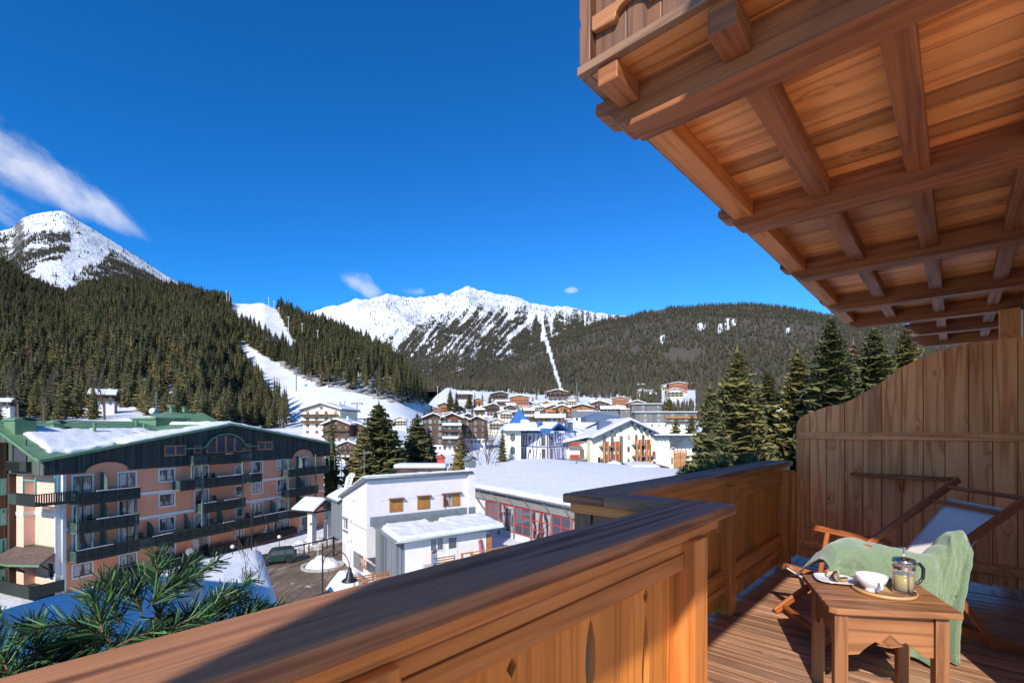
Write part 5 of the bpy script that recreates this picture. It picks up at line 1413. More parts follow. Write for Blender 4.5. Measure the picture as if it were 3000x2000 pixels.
zt_=W.at(*Z5(1415,1150),yt-.6)[1]; s0=Vector((a[0],yt-.9,0)); s1=Vector((b[0],yt-.05,0))
m=MB(); m.bar(s0+Vector((0,0,(zt_+zter)/2)),s1+Vector((0,0,(zt_+zter)/2-.0)),.05,(zt_-zter)+.1); m.build('frame',M['orange_wood'],r)
d=(s1-s0).normalized(); nrm=Vector((d.y,-d.x,0)); m=MB(); m.bar(s0+d*.1+nrm*.032+Vector((0,0,(zt_+zter)/2+.05)),s1-d*.1+nrm*.032+Vector((0,0,(zt_+zter)/2+.05)),.01,(zt_-zter)*.82); m.build('panel',M['white_paint'],r)
m=MB()
for k,(u_,v_,rr) in enumerate(((.25,.25,.16),(.55,.3,.2),(.8,.55,.17),(.45,.7,.13),(.78,.2,.12))):
    L=(s1-s0).length; p=s0+d*(L*u_)+nrm*.04+Vector((0,0,zter+(zt_-zter)*(.15+.75*v_))); 
    m.prism([(rr*cos(2*pi*i/14),rr*sin(2*pi*i/14)) for i in range(14)],p,tuple(d),(0,0,1),tuple(nrm),.006,m=k%2)
m.bar(s0+d*.3+nrm*.042+Vector((0,0,zt_-.18)),s0+d*1.0+nrm*.042+Vector((0,0,zt_-.18)),.006,.1,m=1)
m.build('picture',[M['sign_blue'],M['sign_navy']],r)
a=W.at(*Z5(1730,1165),yt+.6); b=W.at(*Z5(1832,1165),yt+.6)
r=W.root('bench'); tag(r,'plain wooden bench on the snowy annex terrace','bench'); m=MB()
for k in range(3): m.bb(a[0],b[0],yt+.45+k*.12,yt+.55+k*.12,a[1]-.05,a[1])
m.build('seat',M['orange_wood'],r); 
for q in (a[0]+.05,b[0]-.13): m=MB(); m.bb(q,q+.08,yt+.45,yt+.8,zter,a[1]-.051); m.build('leg',M['orange_wood'],r)
a=W.at(*Z5(1838,1150),yt-.4); slats(a[0],a[0]+5.5,zter+.05,a[1],yt-.4,'slat_fence','long slatted wooden fence at the right end of the annex terrace')
a=W.at(*Z5(1912,1030),AY-.3); r=W.root('sledge'); tag(r,'red sledge leaning against the annex wall','sledge'); m=MB(); m.bar((a[0],AY-.35,zter),(a[0],AY-.08,a[1]),.28,.03,up=(1,0,0)); m.build('seat_board',M['red_paint'],r); m=MB(); m.bar((a[0]-.2,AY-.4,zter),(a[0]-.2,AY-.1,a[1]-.1),.03,.05); m.bar((a[0]+.2,AY-.4,zter),(a[0]+.2,AY-.1,a[1]-.1),.03,.05); m.build('runner',M['dark_metal'],r)

# ---------------------------------------------------------------- SPORTS HALL
def ZH(x,y): return (1200+x*.38265,1100+y*.38265)
S=Fr(1426,74.0,radians(145.2))
sr=S.root('sports_hall'); tag(sr,'low glazed hall with red window frames, grey louvres and a huge snowy roof','hall')
ze=6.75; EA=1.5
def hx(x,y=900,yy=0): return S.at(*ZH(x,y),yy)[0]
m=MB(); m.bb(-22,24,.35,34,-.5,ze-.3); m.build('wall',M['white_plaster'],sr)
z_w1=S.at(*ZH(700,972))[1]; z_w0=S.at(*ZH(700,1168))[1]
m=MB(); m.bb(-22,24,-.05,.34,-.5,z_w0-.05); m.build('base_wall',M['white_plaster'],sr)
# louvres
m=MB()
for i in range(11):
    t=i/11; y=-EA+ (EA-.05)*t; z=ze-.15-(ze-.15-z_w1)*t
    m.bb(-22,24,y-.02,y+.10,z-.035,z+.0)
lv=m.build('louvre',M['trim_stone'],sr)
m=MB(); m.quad([(-22,-EA+.15,ze-.2),(24,-EA+.15,ze-.2),(24,.3,z_w1-.0),(-22,.3,z_w1)]); m.build('louvre_back',M['dark_metal'],lv)
edges=[592,690,808,938,1092,1247]
ex_=[hx(e,1000+.19*(e-590)) for e in edges]; st=ex_[-1]-ex_[-2]; ex_+= [ex_[-1]+st*k for k in (1,2)]
for e in ex_:
    m=MB(); m.bb(e-.1,e+.1,-.30,-.06,-.4,z_w1); m.bar((e,-.22,z_w1-.05),(e,-EA-.12,ze-.12),.12,.14); m.build('strut',M['grey_metal'],sr)
for i in range(len(ex_)-1):
    a,b=ex_[i]+.11,ex_[i+1]-.11; zz0=z_w0 if i else z_w0+1.2
    m=MB(); f=.055
    for k in range(3): x=a+(b-a-f*2)*k/2; m.bb(x,x+f*2,-.20,-.08,zz0,z_w1-.05)
    for k in range(4):
        z=zz0+(z_w1-.05-zz0-f*2)*k/3; 
        for q in range(2): x0=a+(b-a-f*2)*q/2+f*2; m.bb(x0,x0+(b-a-f*2)/2-f*2,-.195,-.085,z,z+f*2)
    o=m.build('window',M['red_paint'],sr); m=MB(); m.bb(a,b,-.13,-.12,zz0,z_w1-.05); m.build('pane',M['curtain_pane'] if i%2 else M['pane'],o)
def hz(x,y): return ze+2.05*sin(pi*.5*max(0,min(1,(y+1.6)/26)))-.9*smooth(26,36,y)
m=MB(); m.bb(-22,24,-EA-.2,-EA-.05,ze-.22,ze-.02); m.build('roof_edge',M['grey_metal'],sr)
m=MB(); m.grid(lambda u_,v_:(-22+46*u_,-EA-.15+35.5*v_,hz(0,-EA-.15+35.5*v_)-.02),2,18); m.build('roof',M['grey_metal'],sr)
snow_slab(lambda x,y:hz(x,y),-22,24,-EA-.1,34,60,60,.42,4,'snow',sr,.10)
m=MB(); m.bar((S.at(*ZH(510,860))[0],-1.2,ze-.3),(S.at(*ZH(580,930))[0],-.3,z_w1-1.4),.15,.2); m.build('strut',M['grey_metal'],sr)

# ---------------------------------------------------------------- LILAC HOUSE WITH BLUE SPIRE
def Z6(x,y): return (1200+x*.21259,1100+y*.21259)
L=Fr(1603,105.0,radians(38))
lr=L.root('lilac_house'); tag(lr,'lilac half-timbered house with a cream tower and pointed blue roof','house')
yl=L.atx(*Z6(1535,900),0)[0]; xr=L.at(*Z6(2145,900))[0]; zt=L.at(*Z6(1905,790))[1]
m=MB(); m.bb(0,xr+4,0,yl,2,zt); m.build('wall',M['lilac_plaster'],lr)
bm=MB()
def tb(p,q,w=.16,side=1):
    if side: bm.bar((-.05,p[0],p[1]),(-.05,q[0],q[1]),w*1.5,.07,up=(-1,0,0.001))
    else: bm.bar((p[0],-.05,p[1]),(q[0],-.05,q[1]),w*1.5,.07,up=(0,-1,0.001))
def ly(x,y): return L.atx(*Z6(x,y),0)
def lx_(x,y): return L.at(*Z6(x,y),0)
for (x0,y0,x1_,y1_) in [(1535,968,1890,985),(1535,1150,1890,1160),(1545,800,1548,965),(1580,800,1570,965),(1610,800,1612,965),(1640,870,1665,960),(1720,800,1700,965),(1785,800,1745,965),(1790,880,1800,965),(1820,800,1820,965),(1560,990,1565,1150),(1595,990,1598,1150),(1640,1060,1635,1150),(1700,985,1715,1150),(1760,985,1740,1150),(1800,1060,1800,1150),(1570,1165,1560,1240),(1610,1165,1620,1240),(1700,1165,1690,1240),(1750,1165,1765,1240)]:
    tb(ly(x0,y0),ly(x1_,y1_),.15,1)
for (x0,y0,x1_,y1_) in [(1915,985,2140,965),(1915,1160,2140,1145),(1925,780,1925,980),(1960,800,1985,975),(2010,780,2010,940),(2040,790,2050,920),(2080,780,2080,950),(2010,945,2085,930),(2110,800,2105,965),(2130,850,2135,965),(1990,1000,2010,1150),(2030,1000,2040,1150),(2060,1000,2055,1150),(2095,980,2120,1140),(2120,980,2100,1140),(1960,1165,1975,1240),(2020,1165,2010,1240),(2080,1165,2090,1230),(2050,820,2085,820),(2050,880,2085,875)]:
    tb(lx_(x0,y0),lx_(x1_,y1_),.13,0)
bm.bb(-.08,.08,-.08,.08,2,zt); bm.build('timber_frame',M['blue_grey_trim'],lr)
for (x0,x1_,y0,y1_) in [(1645,1678,832,880),(1645,1678,1012,1065),(1645,1678,1193,1240),(1822,1875,820,965),(1822,1875,1005,1155),(1822,1875,1190,1230)]:
    a=ly(x0,y0); b=ly(x1_,y0); c=ly(x0,y1_); window(lr,b[0],c[1],a[0]-b[0],a[1]-c[1],-.06,side=1,frame='lintel_wood',panes=1,pane='pane')
for (x0,x1_,y0,y1_) in [(1932,1968,820,960),(1932,1968,1005,1155),(1932,1968,1190,1230)]:
    a=lx_(x0,y0); b=lx_(x1_,y0); c=lx_(x0,y1_); window(lr,a[0],c[1],b[0]-a[0],a[1]-c[1],-.06,frame='lintel_wood',panes=1,pane='pane')
m=MB(); pk=(xr*.45,zt+1.9)
m.prism([(-.7,zt),(pk[0],pk[1]),(xr+.9,zt+.4),(xr+.9,zt+.65),(pk[0],pk[1]+.3),(-.7,zt+.28)],(0,-1.0,0),(1,0,0),(0,0,1),(0,1,0),yl+2,uvalong=0); rf=m.build('roof',M['blue_metal'],lr)
snow_slab(lambda x,y:(zt+.30+(pk[1]-zt)*(x+.7)/(pk[0]+.7)) if x<pk[0] else pk[1]+.32-(pk[1]-zt-.35)*(x-pk[0])/(xr+.9-pk[0]),-.2,xr+.7,-.6,yl+.8,16,20,.3,2,'snow',rf,.08,mask=lambda x,y: x>1.0 or y>6)
# tower
T=Fr(1479,104.0,radians(80)); 
tw=T.at(1526,1300)[0]; ztt=T.at(1500,1260)[1]
tr=T.root('tower')
m=MB(); m.bb(0,tw,0,5.2,2,ztt); two=m.build('tower_wall',M['cream_plaster'],lr)
two.matrix_world=Matrix.Translation((0,0,0)); bpy.data.objects.remove(tr)
def rel(o,fr,base):
    """place an object given in frame fr under base's root"""
    Mx=Matrix(((fr.ex.x,fr.ey.x,0,fr.o.x),(fr.ex.y,fr.ey.y,0,fr.o.y),(0,0,1,0),(0,0,0,1))); By=Matrix(((base.ex.x,base.ey.x,0,base.o.x),(base.ex.y,base.ey.y,0,base.o.y),(0,0,1,0),(0,0,0,1)))
    K=By.inverted()@Mx; o.location=K.to_translation(); o.rotation_euler=K.to_euler()
rel(two,T,L)
for y_ in (852,1030,1205):
    a=T.at(*Z6(1420,y_)); m=MB(); m.prism([(a[0]+.55*cos(2*pi*i/16),a[1]+.85*sin(2*pi*i/16)) for i in range(16)],(0,-.06,0),(1,0,0),(0,0,1),(0,1,0),.05,uvalong=0); m.prism([(a[0]+.42*cos(2*pi*i/16),a[1]+.72*sin(2*pi*i/16)) for i in range(16)],(0,-.09,0),(1,0,0),(0,0,1),(0,1,0),.029,m=1,uvalong=0); o=m.build('window',[M['brown_frame'],M['pane']],lr); rel(o,T,L)
a=T.at(*Z6(1392,815)); b=T.at(*Z6(1446,815)); m=MB(); m.bb(a[0],b[0],-.03,-.001,2,a[1]); o=m.build('panel',M['white_paint'],lr); rel(o,T,L)
# spire: steep pyramid flaring to wide eaves
ap=T.at(1521,1196,2.6); h0=ztt-.1; hx0=T.at(1467,1252,-.9)[0]; hx1=T.at(1560,1252,-.9)[0]
m=MB(); cxp,cyp=ap[0],2.6
ring=lambda hw,z:[(cxp-hw,cyp-hw,z),(cxp+hw,cyp-hw,z),(cxp+hw,cyp+hw,z),(cxp-hw,cyp+hw,z)]
prof=[(4.0,h0),(3.4,h0+.5),(2.3,h0+1.25),(1.85,h0+1.9),(.06,ap[1])]
for (ha,za),(hb,zb_) in zip(prof,prof[1:]):
    A=ring(ha,za); B=ring(hb,zb_)
    for i in range(4): m.quad([A[i],A[(i+1)%4],B[(i+1)%4],B[i]])
for i in range(4):
    for k in range(1,7):
        A=ring(1.87,h0+1.9); t=k/7; p=Vector(A[i]).lerp(Vector(A[(i+1)%4]),t); q=Vector((cxp,cyp,ap[1]-.2)); e=p.lerp(q,1-abs(t-.5)*2*.0-.02-.9*abs(t-.5)*2 if 0 else .96*(1-abs(t-.5)*1.9)); m.bar(p,e,.04,.05)
m.quad(ring(4.0,h0)[::-1]); o=m.build('spire',M['blue_metal'],lr); rel(o,T,L)
def sfn(x,y):
    d=max(abs(x-cxp),abs(y-cyp))
    for (ha,za),(hb,zb_) in zip(prof,prof[1:]):
        if d>=hb: return za+(zb_-za)*(ha-d)/(ha-hb) if d<=ha else za
    return prof[-1][1]
sp=snow_slab(sfn,cxp-3.95,cxp+3.95,cyp-3.95,cyp+3.95,30,30,.35,6,'snow',o,.1,mask=lambda x,y: max(abs(x-cxp),abs(y-cyp))>2.15-.5*(x>cxp) and not (y>cyp and 0))
for (px,py,yy) in ((1580,1247,3.0),(1618,1243,5.5)):
    a=L.at(px,py,yy); m=MB(); m.tube([(a[0],yy,a[1]-1.5),(a[0],yy,a[1]+.5)],.45,8); m.tube([(a[0],yy,a[1]+.5),(a[0],yy,a[1]+.9)],.7,8); m.build('chimney',M['blue_metal'],rf)

# ---------------------------------------------------------------- CREAM HOTEL
def Z7(x,y): return (1600+x*.22321,1050+y*.22321)
C=Fr(1730,107.0,radians(86))
cr=C.root('cream_hotel'); tag(cr,'large cream gabled hotel with wooden balconies and red panels','hotel')
def cx(x,y,yy=0): return C.at(*Z7(x,y),yy)
xR=cx(1395,1200)[0]; pk=cx(1115,800,-1.3); eL=cx(600,1045,-1.3); eR=cx(1485,975,-1.3)
def cz(x): return eL[1]+(pk[1]-eL[1])*(x-eL[0])/(pk[0]-eL[0]) if x<pk[0] else pk[1]-(pk[1]-eR[1])*(x-pk[0])/(eR[0]-pk[0])
m=MB(); m.prism([(0,1),(xR,1),(xR,cz(xR)-.5),(pk[0],pk[1]-.5),(0,cz(0)-.5)],(0,0,0),(1,0,0),(0,0,1),(0,1,0),24,uvalong=0); m.build('wall',M['cream_plaster'],cr)
m=MB(); x0_=cx(290,1100,4)[0]; m.bb(x0_,-.01,4,20,1,cz(0)-.7); m.build('side_wing',M['ivory_plaster'],cr)
m=MB(); m.prism([(eL[0],eL[1]-.35),(pk[0],pk[1]-.4),(eR[0],eR[1]-.35),(eR[0],eR[1]),(pk[0],pk[1]),(eL[0],eL[1])],(0,-1.5,0),(1,0,0),(0,0,1),(0,1,0),26,uvalong=0); rf=m.build('roof',M['blue_grey_trim'],cr)
snow_slab(lambda x,y:cz(x)+.0,eL[0]+.1,eR[0]-.2,-1.3,24,50,40,.5,7,'snow',rf,.12)
m=MB(); m.prism([(x0_-1.5,cz(0)-1.3),(.5,cz(0)+.1),(.5,cz(0)+.3),(x0_-1.5,cz(0)-1.05)],(0,2.6,0),(1,0,0),(0,0,1),(0,1,0),18,uvalong=0); rf2=m.build('wing_roof',M['blue_grey_trim'],cr)
zz_=cz(0)
snow_slab(lambda x,y: zz_-1.05+(x-x0_+1.5)*1.35/(2-x0_), x0_-1.4,.3,2.8,20,14,20,.45,9,'snow',rf2,.1)
# long snow roof connecting to the lilac house
Bf=cx(0,830,14); m=MB(); lx0=cx(-40,830,14)[0]; m.bb(lx0-5,-1,14,30,1,cz(0)+.6); o=m.build('rear_wing',M['ivory_plaster'],cr)
snow_slab(lambda x,y: zz_+.6+1.3*sin(pi*(y-13)/17),lx0-5.5,2,13,30,20,20,.5,14,'snow',o,.15)
for (x,y,w_,h_) in ((290,850,5,7),(320,880,7,6)): 
    a=cx(x,y+40,10); m=MB(); m.bb(a[0]-.6,a[0]+.6,10,11.2,12.0,a[1]+1.6); m.bb(a[0]-.75,a[0]+.75,9.8,11.4,a[1]+1.6,a[1]+1.9,m=1); m.build('chimney',[M['blue_grey_trim'],M['roof_snow']],cr)
a=cx(780,885,4); m=MB(); m.bb(a[0]-1.5,a[0]+1.5,4,6.4,a[1]-1.0,a[1]+.9); m.bb(a[0]-1.7,a[0]+1.7,3.8,6.6,a[1]+1.1,a[1]+1.2); m.bb(a[0]-1.3,a[0]+1.3,4.1,6.3,a[1]+.9,a[1]+1.1,m=1); m.build('chimney',[M['blue_grey_trim'],M['roof_snow']],cr)
a=cx(750,780,16); m=MB(); m.prism([(a[0]-4.5,a[1]-1),(a[0]-4.5,a[1]+.2),(a[0]-1,a[1]+1.3),(a[0]+5,a[1]+.2),(a[0]+5,a[1]-1)],(0,16,0),(1,0,0),(0,0,1),(0,1,0),6,uvalong=0); m.build('dormer',M['blue_grey_trim'],cr)
def cwin(x0,x1_,y0,y1_,yy=0,**k):
    a=cx(x0,y0,yy); b=cx(x1_,y0,yy); c=cx(x0,y1_,yy); window(cr,a[0],c[1],b[0]-a[0],a[1]-c[1],yy-.02,sub=False,frame=k.pop('frame','orange_wood'),**k)
for r_ in [(1068,1100,1003,1068),(1065,1097,1155,1225),(1065,1097,1315,1365)]: cwin(*r_,panes=1,pane='curtain_pane')
for r_ in [(740,785,1015,1140),(848,885,1012,1140),(745,770,1180,1310),(848,885,1172,1310),(1168,1198,1000,1115),(1258,1290,1000,1115),(1170,1195,1150,1270),(1255,1287,1142,1270),(1170,1195,1310,1400),(1250,1287,1295,1400),(1362,1378,1135,1190),(1362,1378,1280,1320)]: cwin(*r_,frame='red_wood',panes=1,pane='pane')
cwin(1072,1086,865,893,panes=1,pane='pane',frame='brown_frame'); cwin(975,997,910,965,panes=1,pane='pane',frame='brown_frame')
cwin(440,500,1195,1310,yy=4,panes=2,pane='pane'); cwin(370,420,1030,1090,yy=4,panes=2,pane='pane')
def cbal(x0,x1_,yt,y0=0,dep=1.4,reds=()):
    yy=y0-dep; a=cx(x0,yt,yy); b=cx(x1_,yt,yy); z1=a[1]; z0=z1-1.05
    m=MB(); m.bb(a[0],b[0],yy,y0,z0-.2,z0); m.bb(a[0],b[0],yy,yy+.05,z1-.06,z1)
    for k in range(int((b[0]-a[0])/.9)+1): x=min(b[0]-.05,a[0]+k*.9); m.bb(x,x+.04,yy,yy+.04,z0,z1-.06)
    for k in range(1,5): m.bb(a[0],b[0],yy+.01,yy+.03,z0+k*.19,z0+k*.19+.02)
    for q in (a[0],b[0]-.05): m.bb(q,q+.05,yy+.05,y0,z1-.06,z1)
    o=m.build('balcony',M['grey_metal'],cr); m=MB()
    for (u_,v_) in reds: m.bb(a[0]+(b[0]-a[0])*u_,a[0]+(b[0]-a[0])*v_,yy-.04,yy-.001,z0,z1-.08)
    if reds: m.build('red_panel',M['red_wood'],o)
cbal(712,960,1085,reds=((.3,.45),(.7,.95))); cbal(712,960,1255,reds=((.3,.5),(.7,.95))); cbal(1148,1360,1062,reds=((.3,.42),(.7,.95))); cbal(1148,1440,1215,reds=((.25,.32),(.5,.65),(.85,.97))); cbal(1148,1445,1345,reds=((.3,.4),(.85,.97)))
cbal(295,480,1088,4,1.2,((.1,.75),)); cbal(250,560,1258,4,1.2,((.2,.6),))
for x,y0,y1_ in ((760,1095,1330),(812,1090,1330),(908,1085,1330),(957,1085,1340),(1190,1060,1410),(1240,1060,1410),(1315,1060,1400),(1357,1060,1400)):
    a=cx(x,y0,-1.5); b=cx(x,y1_,-1.5); m=MB(); m.bb(a[0]-.16,a[0]+.16,-1.75,-1.45,b[1]-1,a[1]); m.build('post',M['orange_wood'],cr)
m=MB(); a=cx(985,1015,-.3); m.bb(a[0]-.3,a[0]+.3,-.4,0,2,a[1]); m.build('drain_strip',M['shingle_siding'],cr)
# purlins
for x,y in ((870,935),(1140,890),(1225,925),(1300,960),(1370,990)):
    a=cx(x,y); m=MB(); m.bb(a[0]-.25,a[0]+.25,-1.4,0,cz(a[0])-1.0,cz(a[0])-.45); m.build('purlin',M['blue_grey_trim'],cr)
# right block
xq=cx(1610,1200)[0]; xz=cx(1905,1100)[0]; zt_=cx(1500,1000)[1]
m=MB(); m.bb(xR+.01,xq,-.6,12,1,zt_-.3); m.bb(xq+.01,xz+1.5,2.0,12,1,zt_-.3); m.build('end_block',M['ivory_plaster'],cr)
m=MB(); m.bb(xR-.3,xz+2,-2.0,12,zt_-.28,zt_-.05)
for k in range(34): m.bb(xR+.2+k*.9,xR+.35+k*.9,-2.3,-.6,zt_-.5,zt_-.281) if xR+.35+k*.9<xz+2 else None
o=m.build('end_roof',M['blue_grey_trim'],cr); snow_slab(lambda x,y:zt_-.05,xR-.1,xz+1.9,-1.9,11,30,14,.25,4,'snow',o,.05)
for p,q in (((1620,1060),(1720,1160)),((1640,1175),(1790,1075))):
    a=cx(*p,1.9); b=cx(*q,1.9); m=MB(); m.bar((a[0],1.6,a[1]),(b[0],1.6,b[1]),.25,.3); m.build('brace',M['trim_stone'],cr)
a=cx(1675,1205,1.0); b=cx(1845,1205,1.0); m=MB(); zz=a[1]
while zz>a[1]-7.5: m.bb(a[0],b[0],.9,1.0,zz-.14,zz); zz-=.235
for q in (a[0],(a[0]+b[0])/2,b[0]-.12): m.bb(q,q+.12,1.001,1.15,a[1]-7.5,a[1])
m.build('slatted_screen',M['orange_wood'],cr)
cwin(1638,1665,1290,1390,yy=2.0,frame='white_paint',panes=1,pane='pane'); cwin(1655,1675,1145,1200,yy=2.0,frame='white_paint',panes=1,pane='pane')
# low snow-covered roofs with dormers in front
K=Fr(1676,92,radians(100)); kr=K.root('low_pavilion'); tag(kr,'low building buried under rounded snow with small blue dormers before the cream hotel','building')
kp=K.at(1800,1345); kw=K.at(1900,1390)[0]; m=MB(); m.bb(0.5,kw,0,9,2,5.2); m.build('wall',M['ivory_plaster'],kr)
def kz(x,y): return 5.2+ (K.at(1800,1347,4)[1]-5.7)*max(0,1-abs(x-kp[0])/(kw*.62))**.8*max(.2,1-abs(y-4)/7)
snow_slab(kz,-.5,kw+1.5,-1,10,34,18,.5,5,'snow',kr,.15)
m=MB(); a=K.at(1755,1357,3); m.tube([(a[0],3,a[1]-2),(a[0],3,a[1]+1.2)],.22,8); m.build('stovepipe',M['dark_metal'],kr)
for px,py in ((1688,1362),(1786,1374),(1819,1374)):
    a=K.at(px,py,-1.2); m=MB(); m.prism([(a[0]-1.2,a[1]-.9),(a[0],a[1]+.6),(a[0]+1.2,a[1]-.9),(a[0]+1.0,a[1]-.9),(a[0],a[1]+.3),(a[0]-1.0,a[1]-.9)],(0,-1.3,0),(1,0,0),(0,0,1),(0,1,0),3,uvalong=0); o=m.build('dormer',M['blue_metal'],kr)
    m=MB(); m.prism([(a[0]-1.0,a[1]-.9),(a[0]+1.0,a[1]-.9),(a[0],a[1]+.3)],(0,-1.0,0),(1,0,0),(0,0,1),(0,1,0),.1,uvalong=0); m.build('dormer_front',M['brown_siding'],o)
K2=Fr(1862,84,radians(92)); k2=K2.root('kiosk'); tag(k2,'small cream building with a snowy flat roof and tall windows below the cream hotel','building')
a=K2.at(1948,1360)[0]; zt_=K2.at(1900,1362)[1]; m=MB(); m.bb(0,a,0,8,1,zt_-.5); m.bb(a-2.6,a,-.2,0,1,zt_-.3); m.build('wall',M['cream_plaster'],k2)
m=MB(); m.bb(-.8,a+.3,-1.6,8.5,zt_-.48,zt_-.2); o=m.build('roof',M['brown_siding'],k2); snow_slab(lambda x,y:zt_-.2,-.7,a-1.2,-1.5,8,20,12,.35,15,'snow',o,.08)
for q in (.8,2.6,4.0): window(k2,q,zt_-2.7,.9,1.8,-.02,frame='orange_wood',panes=1,pane='pane',sub=False)

# ---------------------------------------------------------------- FOREGROUND SNOW ROOF AND STREET
random.seed(71)
def P3(px,py,z):
    b=(py-HY)/FPX; Y=(EYE-z)/b; return Vector(((px-CX)/FPX*Y,Y,z))
A=P3(765,1592,6.2); C_=P3(0,1765,6.2); B=P3(832,1795,3.6)
back=(C_-A); back.normalize(); C2=C_+back*9; dn=(B-A)
D2=C2+Vector((dn.x,dn.y,dn.z))*1.1
rr_=empty('neighbour_house',(A.x,A.y,0)); tag(rr_,'low house buried under one smooth thick slab of snow below the balcony','house')
Lb=(C2-A).length
def rfn(u_,v_):
    p=A.lerp(C2,u_); q=B.lerp(D2,u_); r=p.lerp(q,v_)
    ed=min(1,min(u_*Lb,9)/1.2); e2=min(1,v_*9/1.0); e3=min(1,(1-v_)*9/1.0)
    rnd_=lambda e:sqrt(max(0,1-(1-e)**2))
    z=r.z-.75+.75*rnd_(ed)*rnd_(e2)*rnd_(e3)
    if u_<=0 or v_<=0: z=r.z-1.0
    n=mnoise.noise(Vector((r.x*.25,r.y*.25,0)))*.16+mnoise.noise(Vector((r.x*1.5,r.y*1.5,0)))*.03
    # bulge of the chimney hood
    return Vector((r.x-A.x,r.y-A.y,z+n))
m=MB(); 
def rf2(u_,v_): return rfn(u_**1.5,v_)
m.grid(lambda a_,b_:rfn(a_**1.6,b_*1.0),90,60); o=m.build('roof',M['roof_snow'],rr_,smooth=True)
loc=lambda v:Vector((v.x-A.x,v.y-A.y,v.z))
m=MB(); wl=[A.lerp(B,.03)+back*.5,C2,D2,B+back*.5]
for i in range(4):
    p,q=loc(wl[i]),loc(wl[(i+1)%4]); m.quad([(p.x,p.y,-1),(q.x,q.y,-1),(q.x,q.y,q.z-1.1),(p.x,p.y,p.z-1.1)])
m.build('wall',M['house_plaster'],rr_)
cp=P3(562,1712,6.0); m=MB(); q=loc(cp); m.box((q.x,q.y,q.z-.3),(.9,.9,2.2)); m.box((q.x,q.y,q.z+.95),(1.25,1.25,.1)); ch=m.build('chimney',M['concrete'],rr_); m=MB(); m.ball((q.x,q.y,q.z+1.05),.62,.62,.34,10); m.build('snow',M['roof_snow'],ch,smooth=True)
# unseen block added off-frame to throw shade on this snow roof
m=MB(); m.bb(-44,-21.5,0,11,-1,20.5); m.prism([(0,20.5),(11,20.5),(5.5,23.0)],(-44,0,0),(0,1,0),(0,0,1),(1,0,0),22.5,m=1,uvalong=0)
r=empty('roof_shade_block',(0,0,0)); tag(r,'plain unseen block added left of the balcony to shade the snow roof','house'); m.build('wall',[M['house_plaster'],M['brown_siding']],r)
# road
RP=[(700,1660),(850,1628),(900,1612),(945,1600),(1010,1578),(1010,1640),(1062,1690),(1100,1740),(1120,1900),(700,1900)]
vs=[];fs=[];vid={}
def rv(i,j):
    if (i,j) not in vid:
        X=-42+i*.5; Y=22+j*.5; vid[(i,j)]=len(vs); vs.append((X,Y,ground_z(X,Y)+.04+.015*mnoise.noise(Vector((X,Y,0)))))
    return vid[(i,j)]
for i in range(80):
    for j in range(96):
        X=-42+(i+.5)*.5; Y=22+(j+.5)*.5; g=ground_z(X,Y); px=CX+FPX*X/Y; py=HY-(g-EYE)/Y*FPX
        if inpoly(px,py+14*mnoise.noise(Vector((X*.5,Y*.5,4))),RP): fs.append((rv(i,j),rv(i+1,j),rv(i+1,j+1),rv(i,j+1)))
me=bpy.data.meshes.new('road'); me.from_pydata(vs,[],fs); me.materials.append(M['road']); o=bpy.data.objects.new('road',me); COL.objects.link(o); o['kind']='structure'
# paved yard by the white house
yard=[P3(1005,1640,0),P3(1062,1690,0),P3(1100,1745,0),P3(900,1760,0),P3(880,1690,0)]
def heap(name,px,py,rx,ry,h,label,mat='roof_snow',seed=0,z=None,kind=None):
    g=P3(px,py,0.05); m=MB(); rg=seed*7.1
    def f(u_,v_):
        th=2*pi*u_; r=v_; x=rx*r*cos(th)*(1+.18*mnoise.noise(Vector((cos(th)*1.5,sin(th)*1.5,rg)))); y=ry*r*sin(th)*(1+.18*mnoise.noise(Vector((cos(th)*1.5,sin(th)*1.5,rg+5))))
        zz=h*(1-r**2.2)*(1+.35*mnoise.noise(Vector((x*1.6,y*1.6,rg))))+.10*mnoise.noise(Vector((x*5,y*5,rg))) -.05
        return (x,y,zz)
    m.grid(f,28,12); o=m.build(name,M[mat],None,smooth=True,loc=(g.x,g.y,g.z)); tag(o,label,'snow heap'); return o
heap('snow_heap',945,1655,1.9,1.7,1.0,'dirty snow heap on the round kerbed island in the road',seed=1)
heap('snow_heap',1022,1718,2.0,1.8,1.6,'tall white snow heap beside the slatted recycling pen',seed=2)
# kerb ring round the island
g=P3(945,1660,0); m=MB()
for i in range(20):
    t0=2*pi*i/20;t1=2*pi*(i+1)/20; m.bar((2.2*cos(t0),2.0*sin(t0),.12),(2.2*cos(t1),2.0*sin(t1),.12),.25,.30)
o=m.build('kerb',M['concrete'],None,loc=(g.x,g.y,0)); o['kind']='structure'
# ploughed snow bank along the road
def bank(pts,w_,h,seed,mat,name,lab):
    m=MB(); P=[P3(x,y,.05) for x,y in pts]
    n=60
    def f(u_,v_):
        s=u_*(len(P)-1); i=min(len(P)-2,int(s)); p=P[i].lerp(P[i+1],s-i); d=(P[i+1]-P[i]).normalized(); nn=Vector((-d.y,d.x,0)); q=p+nn*((v_-.2)*w_)
        e=sin(pi*v_)**.7*min(1,u_*8,(1-u_)*8)
        return (q.x,q.y,h*e*(1+.5*mnoise.noise(Vector((q.x*.9,q.y*.9,seed))))+.22*mnoise.noise(Vector((q.x*2.7,q.y*2.7,seed)))*e)
    m.grid(f,80,10); o=m.build(name,M[mat],None,smooth=True); o['kind']='structure'; return o
bank([(835,1635),(880,1622),(930,1606),(1005,1582)],1.6,.55,3,'slush','snow_bank','')
bank([(830,1628),(880,1610),(930,1596),(1008,1568)],3.5,.8,5,'roof_snow','snow_bank','')
